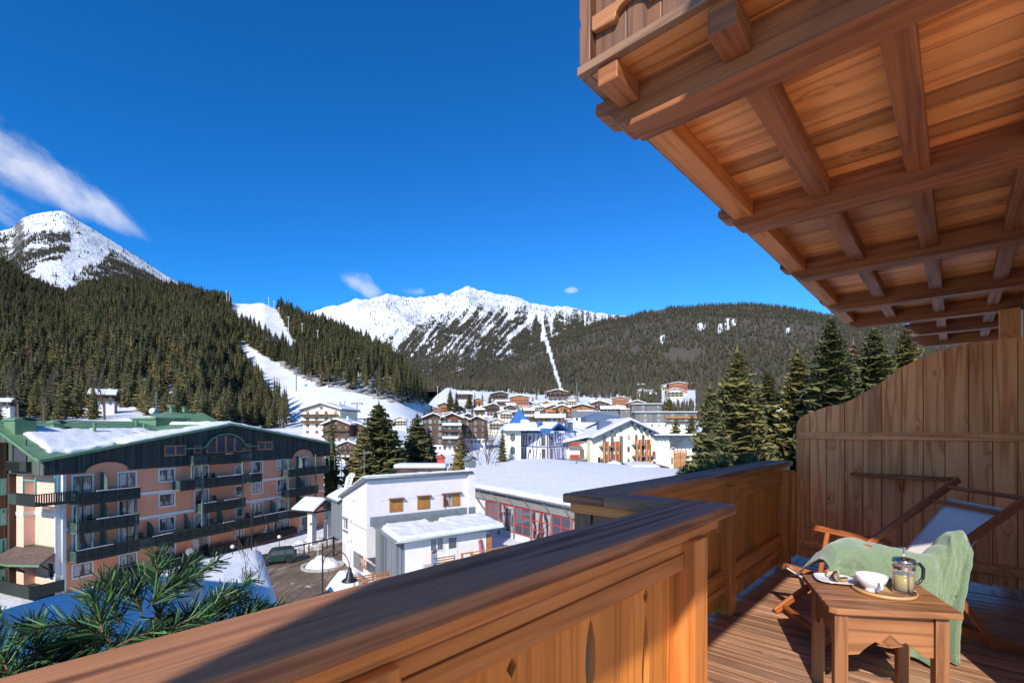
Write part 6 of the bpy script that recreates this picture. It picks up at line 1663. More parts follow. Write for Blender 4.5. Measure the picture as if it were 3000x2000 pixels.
bank([(835,1800),(860,1850),(880,1900)],2.5,.7,8,'slush','snow_bank','')
# low railing above the bank
def fence_line(pts,z0,h,name,lab,mat='dark_metal',step=2.6):
    r=empty(name,(P3(*pts[0],z0).x,P3(*pts[0],z0).y,z0)); tag(r,lab,'fence'); P=[P3(x,y,z0)-r.location for x,y in pts]
    m=MB()
    for a_,b_ in zip(P,P[1:]): m.bar(a_+Vector((0,0,h)),b_+Vector((0,0,h)),.12,.14)
    m.build('rail',M[mat],r)
    for a_,b_ in zip(P,P[1:]):
        L_=(b_-a_).length; k=0
        while k<L_: q=a_.lerp(b_,k/L_); m=MB(); m.box((q.x,q.y,h/2-.3),(.12,.12,h+.6)); m.build('post',M[mat],r); k+=step
    return r
fence_line([(835,1625),(905,1608),(985,1590)],.55,.75,'road_fence','low dark railing along the snow bank by the road')
# street lamps
def tall_lamp(px,py,H_,lab,name='street_lamp',arm=1,double=False,z=0.0):
    g=P3(px,py,z); r=empty(name,(g.x,g.y,z)); tag(r,lab,'street lamp')
    m=MB(); m.lathe([(.11,0),(.11,.9),(.075,1.0),(.07,H_*.5),(.055,H_),(.03,H_+.1),(.05,H_+.16),(.0,H_+.24)],n=10); m.build('pole',M['dark_metal'],r,smooth=True)
    m=MB(); pts=[(0,0,H_-1.6)]+[(arm*(1.05-1.05*cos(pi*i/10))*1.0,0,H_-1.3+1.05*sin(pi*i/10)) for i in range(11)]
    m.tube(pts,.035,8); m.tube([(0,0,H_-2.1),(arm*.35,0,H_-1.9),(arm*.5,0,H_-1.5),(arm*.38,0,H_-1.42)],.02,6); m.build('arm',M['dark_metal'],r,smooth=True)
    e=(arm*2.1,0,H_-1.35); m=MB(); m.lathe([(.62,-.75),(.60,-.70),(.30,-.52),(.26,-.30),(.17,-.22),(.14,0),(.05,.1)],e,n=16); m.build('lamp_shade',M['dark_metal'],r,smooth=True)
    return r
# close lamp in front of the white house
r=tall_lamp(945,1690,7.2,'tall dark street lamp with bell shade hanging before the white house',arm=1); 
g=P3(1003,1652,4.6)
def set_lamp(r,ptop_px,ptop_py,Y,H_):
    p=at_depth(ptop_px,ptop_py,Y); r.location=(p.x,p.y,p.z-H_-.24)
set_lamp(r,945,1588,29.5,7.2); r.scale=(.78,.78,1)
r.location.z=at_depth(945,1588,29.5).z-7.44
r=tall_lamp(865,1690,6.0,'thin street lamp pole without arm beside the island, near the balcony')
for c_ in list(r.children):
    if not c_.name.startswith('pole'): bpy.data.objects.remove(c_)
r.location=(0,0,0); p=at_depth(944,1583,30.5); r.location=(p.x,p.y,p.z-6.2)
bpy.data.objects.remove(r.children[0]); bpy.data.objects.remove(r)
r=tall_lamp(735,1600,8.0,'tall curved street lamp standing before the pink hotel facade',arm=.75); p=at_depth(737,1497,50); r.location=(p.x,p.y,p.z-8.0)
for px,py,yt,lab in ((973,1458,1330,'slim dark lamp pole in the snowfield left of the white house'),(1001,1415,1330,'short lamp pole in the snowfield behind the white house')):
    Y=95; p=at_depth(px,yt if 0 else 1345,Y); rr=empty('street_lamp',(p.x,p.y,ground_z(p.x,p.y))); tag(rr,lab,'street lamp'); hh=p.z-rr.location.z; m=MB(); m.lathe([(.09,0),(.05,hh)],n=8); m.build('pole',M['dark_metal'],rr); m=MB(); m.bar((-1.3,0,hh-.3),(1.3,0,hh-.3),.06,.06); m.build('arm',M['dark_metal'],rr)
    for sx in (-1.2,1.2): m=MB(); m.lathe([(.45,-.5),(.2,-.3),(.06,0)],(sx,0,hh-.35),n=10); m.build('lamp_shade',M['dark_metal'],rr)
def globe_lamp(px,py,h,lab,z=.4):
    g=P3(px,py,z); r=empty('globe_lamp',(g.x,g.y,z)); tag(r,lab,'lamp'); m=MB(); m.lathe([(.06,-.5),(.04,h)],n=8); m.build('pole',M['dark_metal'],r); m=MB(); m.ball((0,0,h+.2),.22); m.build('globe',M['lamp_globe'],r,smooth=True)
globe_lamp(818,1596,.9,'round white globe lamp on a short post in the snow by the railing'); globe_lamp(681,1625,.8,'round globe lamp near the planter boxes at the hotel foot',.6)
# bollard markers
for px,py,h,mat,lab in ((992,1715,2.2,'red_paint','red and white marker pole beside the tall snow heap'),(931,1650,2.3,'white_paint','pale marker pole standing in the island snow')):
    g=P3(px,py,0); r=empty('marker_pole',(g.x,g.y,0)); tag(r,lab,'pole'); m=MB(); m.tube([(0,0,0),(.03,0,h)],.03,6); m.build('rod',M[mat],r); m=MB(); m.lathe([(.10,0),(.08,.12)],n=8); m.build('foot',M['dark_metal'],r)
# recycling pen
g=P3(1040,1745,0); r=empty('slat_pen',(g.x,g.y,0),radians(35)); tag(r,'slatted orange wooden pen with sign boards around the recycling bins','fence')
for (a_,b_) in (((0,0,0),(3.4,0,0)),((0,0,0),(0,-3.0,0))):
    m=MB()
    for k in range(7): m.bar((a_[0],a_[1],.4+k*.22),(b_[0],b_[1],.4+k*.22),.03,.12)
    m.build('slat',M['orange_wood'],r)
for (x,y) in ((0,0),(1.7,0),(3.4,0),(0,-1.5),(0,-3.0)): m=MB(); m.bb(x-.08,x+.08,y-.08,y+.08,0,1.95); m.build('post',M['orange_wood'],r)
m=MB(); m.box((-.10,-.9,1.2),(.03,.9,.9)); m.build('round_sign',M['white_paint'],r); m=MB(); m.box((-.10,-2.1,1.1),(.03,1.1,1.2)); m.build('blue_sign',M['sign_blue'],r)
g=P3(1090,1755,0); r=empty('recycling_bin',(g.x,g.y,0)); tag(r,'grey bell-shaped recycling bin inside the slatted pen','bin'); m=MB(); m.lathe([(.6,0),(.62,.3),(.55,1.2),(.35,1.6),(0,1.75)],n=16); m.build('shell',M['concrete'],r,smooth=True); m=MB(); m.ball((-.3,-.4,1.25),.16); m.build('hole',M['dark_metal'],r)
g=P3(1092,1772,0); r=empty('recycling_bin',(g.x,g.y,0)); tag(r,'green bell-shaped recycling bin in front of the grey one','bin'); m=MB(); m.lathe([(.5,0),(.52,.3),(.45,.9),(.2,1.2),(0,1.25)],n=16); m.build('shell',M['mid_green_wood'],r,smooth=True); m=MB(); m.ball((-.2,-.35,.95),.13); m.build('hole',M['dark_metal'],r)
# ---- the dark green off-road car
g=P3(812,1648,.08); r=empty('parked_car',(g.x,g.y,.08),radians(90-62)); tag(r,'dark green boxy off-road car parked at the kerb before the pink hotel','car')
L_,Wd=3.9,1.68
m=MB(); 
prof=[(-1.95,.42),(-1.95,.85),(-1.9,.98),(-.95,1.03),(-.62,1.55),(-.45,1.66),(1.55,1.68),(1.80,1.55),(1.92,1.02),(1.95,.75),(1.95,.40)]
wa=lambda c:[(c+.42*cos(t),.36+.42*sin(t)) for t in [pi*i/8 for i in range(0,9)]]
P=prof+[(c[0],max(.36,c[1])) for c in wa(1.22)]+[(c[0],max(.36,c[1])) for c in wa(-1.22)]
m.prism(P,(0,-Wd/2,0),(1,0,0),(0,0,1),(0,1,0),Wd,uvalong=0); body=m.build('body',M['car_paint'],r,bevel=.05)
m=MB()
for sy in (-1,1):
    yv=sy*(Wd/2+.004); 
    for q in ([(-.72,1.08),(-.50,1.55),(.02,1.58),(.02,1.08)],[(.10,1.08),(.10,1.58),(.72,1.58),(.72,1.08)],[(.84,1.10),(.84,1.57),(1.6,1.57),(1.72,1.10)]): m.prism(q,(0,yv-.006 if sy<0 else yv-.004,0),(1,0,0),(0,0,1),(0,1,0),.01,uvalong=0)
m.bb(1.925,1.945,-.62,.62,1.12,1.5); m.quad([(-.98,-.7,1.06),(-.98,.7,1.06),(-.66,.66,1.54),(-.66,-.66,1.54)]); m.build('window',M['pane'],r)
for cx_ in (-1.22,1.22):
    for sy in (-1,1):
        m=MB(); pr=[(.24,-.10),(.33,-.11),(.36,-.07),(.36,.07),(.33,.11),(.24,.10)]
        m.lathe(pr,n=20); wv=m.build('wheel',M['tyre'],r,smooth=True); wv.location=(cx_,sy*(Wd/2-.08),.36); wv.rotation_euler=(pi/2,0,0)
        m=MB(); m.lathe([(.0,-.09),(.24,-.09),(.24,.09),(.0,.09)],n=16); m.build('rim',M['rim_metal'],wv)
m=MB(); m.lathe([(0,-.1),(.30,-.1),(.33,-.05),(.33,.08),(0,.09)],n=18); sp=m.build('spare_wheel',M['tyre'],r,smooth=True); sp.location=(2.0,.15,1.0); sp.rotation_euler=(0,pi/2,0)
m=MB(); m.bb(1.95,2.05,-.8,.8,.42,.60); m.bb(-2.05,-1.951,-.8,.8,.42,.60); m.build('bumper',M['dark_metal'],r,bevel=.03)
for sy in (-.6,.6):
    m=MB(); m.lathe([(0,-.02),(.10,-.02),(.10,.03),(0,.04)],n=12); h_=m.build('headlight',M['chrome'],r); h_.location=(-1.96,sy,.8); h_.rotation_euler=(0,-pi/2,0)
    m=MB(); m.bb(1.951,1.97,sy*1.2-.07,sy*1.2+.07,.75,1.0); m.build('tail_light',M['red_paint'],r)
m=MB()
for sy in (-.6,.6): m.bb(-.3,1.5,sy-.02,sy+.02,1.72,1.75); m.bb(-.2,-.15,sy-.02,sy+.02,1.66,1.72); m.bb(1.35,1.4,sy-.02,sy+.02,1.66,1.72)
m.build('roof_rack',M['dark_metal'],r)
# ---- hotel entrance portico
Q=Fr(918,64.0,radians(22.1)); q0=Q.at(920,1545)[0]
pr_=Q.root('entrance_portico'); tag(pr_,'small snow-topped entrance portico on stone pillars beside the pink hotel','portico')
zc=Q.at(918,1490)[1]
pil=[(918,1555,0),(958,1545,2.2),(933,1530,3.4)]
for px,py,yy in ((914,1568,0),(960,1558,0)):
    x=Q.at(px,py,yy)[0]; m=MB(); m.bb(x-.38,x+.38,yy-.38,yy+.38,-.5,zc-.3); m.bb(x-.45,x+.45,yy-.45,yy+.45,-.5,.9,m=0); m.build('pillar',M['trim_stone'],pr_)
    for s_ in (-.62,.62): m=MB(); m.ball((x+s_,yy-.2,zc-1.7),.19); m.bar((x,yy-.2,zc-1.9),(x+s_,yy-.2,zc-1.85),.04,.04); m.build('globe',M['lamp_globe'],pr_,smooth=True)
xa_=Q.at(898,1500)[0]; xb_=Q.at(970,1500)[0]; xm=(xa_+xb_)/2
m=MB(); m.prism([(xa_,zc-.3),(xm,zc+.9),(xb_,zc-.3),(xb_,zc-.1),(xm,zc+1.12),(xa_,zc-.1)],(0,-1.2,0),(1,0,0),(0,0,1),(0,1,0),4.0,uvalong=0); m.bb(xa_+.5,xb_-.5,-.9,-.75,zc-.45,zc-.25); rf=m.build('roof',M['dark_green_wood'],pr_)
snow_slab(lambda x,y:zc-.1+1.2*(1-abs(x-xm)/(xm-xa_)),xa_+.05,xb_-.05,-1.1,2.7,16,10,.32,3,'snow',rf,.05)
# bare shrubs on the snow roof edge
for i,(px,py,h,lab) in enumerate(((716,1775,3.4,'taller bare twisted shrub rising before the snow roof'),(756,1790,2.8,'smaller bare shrub right of the taller one by the snow roof'))):
    Y=23.0; p=at_depth(px,py,Y); r=empty('bare_shrub',(p.x,p.y,p.z)); tag(r,lab,'shrub'); m=MB(); bare_mesh(m,h,40+i,n=5,depth=2,r0=.028,spread=.42); m.build('branch',M['twigs'],r)
    m=MB(); m.tube([(0,0,-6),(0,0,0)],.05,6); m.build('trunk',M['twigs'],r)
# round road sign on its back
p=at_depth(556,1616,41); r=empty('road_sign',(p.x,p.y,-.1)); tag(r,'back of a round grey road sign on a post before the hotel','sign'); hh=p.z+.1
m=MB(); m.lathe([(0,-.01),(.33,-.01),(.33,.01),(0,.01)],n=20); o=m.build('disc',M['grey_metal'],r); o.location=(0,0,hh); o.rotation_euler=(pi/2,0,.2); m=MB(); m.tube([(0,0,0),(0,0,hh+.2)],.03,8); m.build('post',M['grey_metal'],r)
# feather flag behind the white house
p=at_depth(1025,1415,78); r=empty('feather_flag',(p.x,p.y,ground_z(p.x,p.y))); tag(r,'white feather flag with dark lettering behind the white house','flag'); z0=p.z-r.location.z
m=MB(); P=[(-.9,-2.1),(-.95,-.6),(-.6,1.0),(.2,1.7),(.9,1.5),(.5,.8),(.3,0),(-.3,-1.4)]; m.prism(P,(0,0,z0),(1,0,.0),(0,0,1),(0,1,0),.04); m.build('cloth',M['white_paint'],r)
m=MB(); m.tube([(-.95,0,0),(-.95,0,z0-.6),(-.6,0,z0+1.0),(.2,0,z0+1.75),(.9,0,z0+1.5)],.03,6); 
for k in range(6): m.box((-.45+.09*k,-.03,z0-.9+.36*k),(.30,.02,.16),m=0)
m.build('pole',M['sign_navy'],r)
# ================================================================ VILLAGE
random.seed(81)
def chalet(w,d,fl,wall,upper,base_fl=1,gable=True,pitch=.38,nwin=4,bal=(1,2),snow=.7,roofm='brown_siding',fh=2.8,flat=False,over=1.1,balmat='brown_siding',frame='brown_frame'):
    r=empty('chalet'); h=fl*fh; m=MB(); hb=base_fl*fh
    m.bb(-w/2,w/2,0,d,-6,hb); m.build('wall',M[wall],r)
    if flat:
        m=MB(); m.bb(-w/2,w/2,0,d,hb+.001,h); m.build('upper_wall',M[upper],r)
        m=MB(); m.bb(-w/2-.5,w/2+.5,-.5,d+.5,h,h+.35); rf=m.build('roof',M[roofm],r); m=MB(); m.bb(-w/2-.4,w/2+.4,-.4,d+.4,h+.351,h+.35+snow); m.build('snow',M['roof_snow'],rf,bevel=.25)
    elif gable:
        rz=h+pitch*w/2; m=MB(); m.prism([(-w/2,hb+.001),(w/2,hb+.001),(w/2,h),(0,rz),(-w/2,h)],(0,0,0),(1,0,0),(0,0,1),(0,1,0),d,uvalong=0); m.build('upper_wall',M[upper],r)
        a=w/2+over; za=h-pitch*over
        m=MB(); m.prism([(-a,za),(0,rz),(a,za),(a,za+.3),(0,rz+.3),(-a,za+.3)],(0,-over,0),(1,0,0),(0,0,1),(0,1,0),d+2*over,uvalong=0); rf=m.build('roof',M[roofm],r)
        m=MB(); m.prism([(-a+.1,za+.34),(0,rz+.302),(a-.1,za+.34),(a-.1,za+.32+snow),(w*.08,rz+.2+snow),(-w*.08,rz+.2+snow),(-a+.1,za+.32+snow)],(0,-over+.08,0),(1,0,0),(0,0,1),(0,1,0),d+2*over-.16,uvalong=0); m.build('snow',M['roof_snow'],rf,bevel=.22)
    else:
        rz=h+pitch*d/2; m=MB(); m.prism([(0,hb+.001),(d,hb+.001),(d,h),(d/2,rz),(0,h)],(-w/2,0,0),(0,1,0),(0,0,1),(1,0,0),w,uvalong=0); m.build('upper_wall',M[upper],r)
        m=MB(); za=h-pitch*over; m.prism([(-over,za),(d/2,rz),(d+over,za),(d+over,za+.3),(d/2,rz+.3),(-over,za+.3)],(-w/2-over,0,0),(0,1,0),(0,0,1),(1,0,0),w+2*over,uvalong=0); rf=m.build('roof',M[roofm],r)
        m=MB(); m.prism([(-over+.1,za+.34),(d/2,rz+.302),(d+over-.1,za+.34),(d+over-.1,za+.32+snow),(d/2,rz+.25+snow),(-over+.1,za+.32+snow)],(-w/2-over+.1,0,0),(0,1,0),(0,0,1),(1,0,0),w+2*over-.2,uvalong=0); m.build('snow',M['roof_snow'],rf,bevel=.22)
    zc=(h+pitch*(w if gable else d)/2) if not flat else h
    m=MB(); m.bb(w*.18,w*.18+.8,d*.5,d*.5+.8,h,zc+1.5); c=m.build('chimney',M['white_plaster'],rf)
    m=MB(); m.bb(w*.18-.1,w*.18+.9,d*.5-.1,d*.5+.9,zc+1.5,zc+1.8); m.build('snow',M['roof_snow'],c)
    for f in range(fl):
        for k in range(nwin):
            x=-w/2+w*(k+.5)/nwin; window(r,x-.55,f*fh+.8,1.1,1.45,-.02,frame=frame,panes=2,pane='pane' if (k+f)%3 else 'curtain_pane',sub=False,mull=.09)
    for f in bal:
        if f<=fl: z=f*fh; m=MB(); m.bb(-w/2-.1,w/2+.1,-1.2,-.001,z-.2,z); m.bb(-w/2-.1,w/2+.1,-1.25,-1.15,z,z+.9); m.build('balcony',M[balmat],r)
    if gable and not flat: window(r,-.6,h+.2,1.2,1.2,-.02,frame=frame,panes=2,pane='pane',sub=False)
    m=MB(); m.bb(-w/2-.02,-w/2,d*.3,d*.3+1.1,h-2,h-.7); m.bb(-w/2-.02,-w/2,d*.6,d*.6+1.1,h-2,h-.7); 
    return r
TPL=[
 ('orange wooden',lambda:chalet(11,11,3,'cream_plaster','orange_siding',0,nwin=3,bal=(1,2),balmat='orange_wood')),
 ('dark brown gabled',lambda:chalet(12,12,3,'white_plaster','brown_siding',1,nwin=4)),
 ('long dark brown',lambda:chalet(18,11,3,'white_plaster','brown_siding',1,gable=False,nwin=6)),
 ('cream plastered',lambda:chalet(13,13,4,'cream_plaster','cream_plaster',3,nwin=4,bal=(2,3),frame='lintel_wood')),
 ('white and brown',lambda:chalet(14,12,4,'white_plaster','brown_siding',2,nwin=4,bal=(1,2,3))),
 ('grey flat-roofed',lambda:chalet(18,12,3,'shingle_siding','shingle_siding',1,flat=True,nwin=6,bal=())),
 ('tan many-balconied',lambda:chalet(20,14,5,'cream_plaster','orange_siding',2,gable=True,pitch=.22,nwin=6,bal=(1,2,3,4),balmat='lintel_wood')),
 ('small snow-buried',lambda:chalet(9,9,2,'white_plaster','brown_siding',1,gable=False,snow=1.2,nwin=3,bal=(1,))),
]
protos=[]
VH=[]  # px, base py, width px, template, rot
def v6(x,y,w_,t,rot=0): VH.append((1200+x*.21259,1100+y*.21259,w_*.21259,t,rot))
def v7(x,y,w_,t,rot=0): VH.append((1600+x*.22321,1050+y*.22321,w_*.22321,t,rot))
for a in [(365,545,140,0,10),(480,500,165,0,10),(675,560,190,1,10),(385,610,130,1,12),(560,600,140,1,12),(700,590,130,1,12),(420,665,220,5,5),(630,650,190,5,5),(800,690,200,4,25),(930,700,190,2,20),(1000,560,230,7,-20),(1150,560,210,4,20),(1240,610,160,1,-10),(1330,640,190,3,15),(1190,800,230,3,25),(1330,790,170,3,20),(850,760,190,7,10),(560,460,110,7,0),
          (765,340,230,2,10),(945,400,120,0,10),(1250,340,240,1,10),(1300,430,200,2,0),(1520,460,270,6,5),(1720,430,150,2,-5),(1400,470,140,7,10),(1890,440,120,0,-10),(2100,500,185,0,0),(2040,350,290,4,5),(1960,450,110,3,-10),(1870,500,150,7,5),(1740,530,160,3,10),(1640,560,170,7,-5),(1690,650,230,2,0),(1860,560,140,1,-10),(1990,590,260,0,0),(1850,690,250,7,5),(2030,690,240,7,-5),(1450,560,170,2,10),(1390,520,160,1,10),(2290,590,190,2,-8),(2230,440,150,3,0),(1560,530,110,3,0),(1050,690,120,3,20),(760,640,110,7,0),(1105,470,150,7,0)]: v6(*a)
for a in [(360,560,150,5,0),(470,770,330,0,8),(210,790,230,0,5),(520,790,220,2,0),(700,700,230,1,-10),(640,640,140,7,0),(840,650,130,2,5),(975,660,230,6,-5),(1190,700,240,0,5),(1130,650,150,2,5),(930,740,240,2,5),(880,790,330,2,0),(1130,800,330,5,0),(1580,440,120,3,10),(1735,460,250,6,5),(1830,380,260,0,5),(1690,540,230,3,0),(1255,490,110,3,10),(1390,520,120,7,10),(1330,480,150,7,0),(1250,385,100,7,0),(1620,880,130,7,0),(1590,930,150,7,0),(1800,830,150,7,0),(1790,890,140,7,0),(1560,990,180,7,0)]: v7(*a)
# left side buildings
VH+= [(942,1274,128,3,-18),(985,1296,90,1,-15),(1040,1290,70,1,-10),(1019,1352,70,4,-15),(1172,1256,30,3,0),(1085,1262,45,5,0)]
rows={}
for i,(px,py,wp,t,rot) in enumerate(VH):
    rows.setdefault('front' if py>1232 else 'middle' if py>1206 else 'rear' if py>1180 else 'top',[]).append((px,i))
ORD=['first','second','third','fourth','fifth','sixth','seventh','eighth','ninth','tenth','eleventh','twelfth','thirteenth','fourteenth','fifteenth','sixteenth','seventeenth','eighteenth','nineteenth','twentieth']+['twenty-'+x for x in ['first','second','third','fourth','fifth','sixth','seventh','eighth','ninth']]+['thirtieth','thirty-first','thirty-second','thirty-third']
place={}
for k,L_ in rows.items():
    for n,(px,i) in enumerate(sorted(L_)): place[i]=f"{ORD[n]} from the left in the village's {k} row"
tp={}
TW={0:11,1:12,2:18,3:13,4:14,5:18,6:20,7:9}
for i,(px,py,wp,t,rot) in enumerate(VH):
    if t not in tp: r=TPL[t][1](); tp[t]=r
    else: r=copy_tree(tp[t])
    Y=inv_valley(px,py+2,110,1000); g=ground_at(px,Y); s=wp/FPX*Y/(TW[t]+1.6)
    s=max(.55,min(1.9,s)); r.location=(g.x,g.y,g.z+.1); r.rotation_euler=(0,0,radians(rot)-atan2(g.x,g.y)*.55); r.scale=(s,s,min(s,1.25)*.96)
    tag(r,f"{TPL[t][0]} chalet under snow, {place[i]}",'house','snow-roofed houses of the village')
# dark brown hotel with double gable
def facade_hotel(px,py,Y,w,d,fl,rot,label,wall,gables,balc=True,roofm='brown_siding',fh=2.9,name='hotel',nw=8,base='white_plaster',balmat='white_paint'):
    g=at_depth(px,py,Y); r=empty(name,(g.x,g.y,g.z),rot); tag(r,label,'hotel'); h=fl*fh
    m=MB(); m.bb(-w/2,w/2,0,d,-6,fh); m.build('ground_floor',M[base],r); m=MB(); m.bb(-w/2,w/2,0,d,fh+.001,h); m.build('wall',M[wall],r)
    for (c,gw) in gables:
        m=MB(); p=.42*gw/2; m.prism([(c-gw/2,h),(c+gw/2,h),(c,h+p)],(0,0,0),(1,0,0),(0,0,1),(0,1,0),d,uvalong=0); m.prism([(c-gw/2-.9,h-.3),(c,h+p+.1),(c+gw/2+.9,h-.3),(c+gw/2+.9,h),(c,h+p+.4),(c-gw/2-.9,h)],(0,-1.2,0),(1,0,0),(0,0,1),(0,1,0),d+2,uvalong=0); rf=m.build('roof',M[roofm],r)
        m=MB(); m.prism([(c-gw/2-.8,h+.02),(c,h+p+.42),(c+gw/2+.8,h+.02),(c+gw/2+.8,h+.6),(c,h+p+.95),(c-gw/2-.8,h+.6)],(0,-1.1,0),(1,0,0),(0,0,1),(0,1,0),d+1.8,uvalong=0); m.build('snow',M['roof_snow'],rf,bevel=.2)
    for f in range(fl):
        for k in range(nw): x=-w/2+w*(k+.5)/nw; window(r,x-.6,f*fh+.8,1.2,1.5,-.02,frame='white_paint' if k%2 else 'brown_frame',panes=2,pane='pane',sub=False)
        if f and balc:
            m=MB(); m.bb(w*.0,w/2-.1,-1.3,-.001,f*fh-.15,f*fh); m.bb(w*.0,w/2-.1,-1.35,-1.28,f*fh,f*fh+.9); m.build('balcony',M['brown_siding' if f%2 else balmat],r)
    return r
dh=facade_hotel(1296,1322,215,17,13,5,radians(8),'dark brown five-storey hotel with two snowy gables and lettering under one gable','brown_siding',((-4,9),(4.2,9)))
m=MB(); rg=random.Random(4)
for k in range(13):
    if k not in (3,7): m.bb(1.2+k*.46,1.5+k*.46,-.12,-.03,14.55,14.95)
m.build('sign_letters',M['red_paint'],dh)
facade_hotel(1376,1302,235,15,12,4,radians(0),'brown barn-like house with twin dark gables behind bare trees','brown_siding',((-3.6,7.5),(3.6,7.5)),balc=False)
facade_hotel(1895,1240,300,18,10,4,radians(-6),'grey shingled tower block with a snowy flat roof behind the cream hotel','shingle_siding',(),balc=False,base='shingle_siding',nw=4)
gl=facade_hotel(1950,1254,275,34,10,3,radians(-4),'long grey and yellow building with a thin snowy roof behind the cream hotel','shingle_siding',(),balc=True,base='cream_plaster',nw=9,balmat='orange_wood')
for o_,w_,d_,h_ in ((bpy.data.objects['hotel.002'],18,10,11.6),(gl,34,10,8.7)):
    m=MB(); m.bb(-w_/2-.6,w_/2+.6,-1,d_+.6,h_+.001,h_+.3); rf=m.build('roof',M['shingle_siding'],o_); m=MB(); m.bb(-w_/2-.5,w_/2+.5,-.9,d_+.5,h_+.301,h_+.75); m.build('snow',M['roof_snow'],rf,bevel=.18)
gy=facade_hotel(1745,1236,260,24,9,1,0,'long low roof with grey metal sheets behind the lilac house','shingle_siding',(),balc=False,nw=6)
m=MB(); m.prism([(-1,2.9),(4.5,6.0),(10,2.9)],(-12.5,0,0),(0,1,0),(0,0,1),(1,0,0),25,uvalong=0); m.build('roof',M['grey_metal'],gy)
# chalets on the left, behind the pink hotel
for px,py,Y,t,s,rot,lab in ((300,1190,235,7,1.0,8,'white and brown chalet with a big snowy roof at the foot of the forest'),(4,1200,190,7,.55,0,'partly seen house at the left picture edge below the forest'),(2296,1312,120,1,.85,12,'brown and white chalet with icicles, between the big conifers and the plank screen'),(2250,1180,420,7,.9,0,'snowy-roofed house glimpsed between the tall conifers on the right')):
    r=copy_tree(tp[t]); p=at_depth(px,py,Y); r.location=p; r.scale=(s,s,s); r.rotation_euler=(0,0,radians(rot)-atan2(p.x,p.y)*.6); tag(r,lab,'house')
# blue sign building and gondola station
r=empty('lift_station',at_depth(1075,1248,330)); tag(r,'low lift station with a long dark blue sign at the foot of the ski run','building')
m=MB(); m.bb(-9,9,0,9,-4,5); m.build('wall',M['white_plaster'],r); m=MB(); m.bb(-8,8.5,-.3,-.05,2.6,5.4); m.build('sign_board',M['sign_navy'],r)
m=MB()
for k in range(14): 
    if k!=5: m.bb(-6.5+k*.95,-6.0+k*.95,-.4,-.301,3.6,4.5)
m.build('sign_letters',M['white_paint'],r); m=MB(); m.bb(-9.5,9.5,-1,9.5,5.41,6.2); m.build('snow',M['roof_snow'],r,bevel=.2)
# chairlift pylons and floodlight masts
def inv_left(px,py,lo,hi):
    best=None
    for k in range(200):
        Y=lo+(hi-lo)*k/199; g=ground_at(px,Y); q=HY-(g.z-EYE)/Y*FPX
        if best is None or abs(q-py)<best[0]: best=(abs(q-py),Y,g)
    return best[1],best[2]
ml=0
for n_,(px,yt,yb,lo,hi) in enumerate([(664,853,905,560,745),(672,858,905,560,740),(787,873,925,500,700),(803,884,940,500,700),(817,903,950,480,690),(845,930,985,430,650),(885,950,1005,420,640),(931,970,1015,400,620),(971,995,1045,400,600),(1282,1122,1178,420,640),(1050,1050,1100,330,560)]):
    Y,g=inv_left(px,yb,lo,hi); hh=(yb-yt)/FPX*Y; r=empty('floodlight_mast',g); tag(r,['leftmost','second','third','fourth','fifth','sixth','seventh','eighth','ninth','tallest right-hand','tenth'][n_]+' pale floodlight mast along the ski run in the forest','mast','floodlight masts along the ski run')
    m=MB(); m.lathe([(.35,-2),(.2,hh)],n=6); m.build('pole',M['trim_stone'],r); m=MB(); m.bb(-1.2,1.2,-.3,.3,hh,hh+.9); m.build('lamp_head',M['grey_metal'],r)
for n_,(px,py,Y,hh) in enumerate(((868,1132,330,13),(1046,1232,310,11),(1690,1152,620,14))):
    p=at_depth(px,py,Y); r=empty('lift_pylon',p); tag(r,('upper grey lift pylon on the lower ski run','dark lift pylon with wheel arms beside the blue-signed station','lift pylon above the village at the foot of the forest cut')[n_],'pylon')
    m=MB(); m.tube([(0,0,-3),(0,0,hh)],.35,8); m.build('mast',M['grey_metal'],r); m=MB(); m.bar((-3.5,0,hh),(3.5,0,hh),.4,.5)
    for sx in (-3.4,3.4): m.bar((sx,-1.6,hh-.5),(sx,1.6,hh-.5),.25,.25); m.bar((sx,0,hh-.5),(sx,0,hh),.2,.2)
    m.build('cross_arm',M['dark_metal'],r)
p=at_depth(895,1126,320); r=empty('lift_gondola',p); tag(r,'white chairlift cabin hanging over the lower ski run','gondola'); m=MB(); m.lathe([(.7,-1.2),(1.1,-.9),(1.1,.3),(.8,.8),(.1,.9)],n=12); m.build('cabin',M['white_paint'],r,smooth=True); m=MB(); m.lathe([(1.12,-.5),(1.12,.1)],n=12); m.build('window',M['pane'],r); m=MB(); m.tube([(0,0,.9),(0,0,3)],.06,5); m.build('hanger',M['dark_metal'],r)
p=at_depth(457,1218,70); r=empty('antenna_mast',p); tag(r,'thin antenna mast with a white dish behind the green roof','antenna'); m=MB(); m.tube([(0,0,-10),(0,0,3.4)],.04,6); 
for k in range(4): m.bar((-.6+.1*k,0,1.4+k*.45),(.6-.1*k,0,1.4+k*.45),.02,.02)
m.build('mast',M['grey_metal'],r); m=MB(); m.lathe([(.0,0),(.3,.05),(.55,.18)],n=16); o=m.build('dish',M['white_paint'],r,smooth=True); o.rotation_euler=(radians(70),0,radians(30)); o.location=(-.1,-.3,.6)
# TV aerial on the white house
p=at_depth(1067,1368,54); r=empty('tv_aerial',p); tag(r,'thin television aerial above the white house roof','antenna'); m=MB(); m.tube([(0,0,-3),(0,0,2.0)],.03,6); m.build('mast',M['grey_metal'],r); m=MB()
for zz in (.3,1.5): m.bar((-.9,0,zz-.1),(.9,0,zz+.15),.025,.025); [m.bar((-.8+.3*k,-.25,zz),(-.8+.3*k,.25,zz),.015,.015) for k in range(6)]
m.build('rods',M['grey_metal'],r)
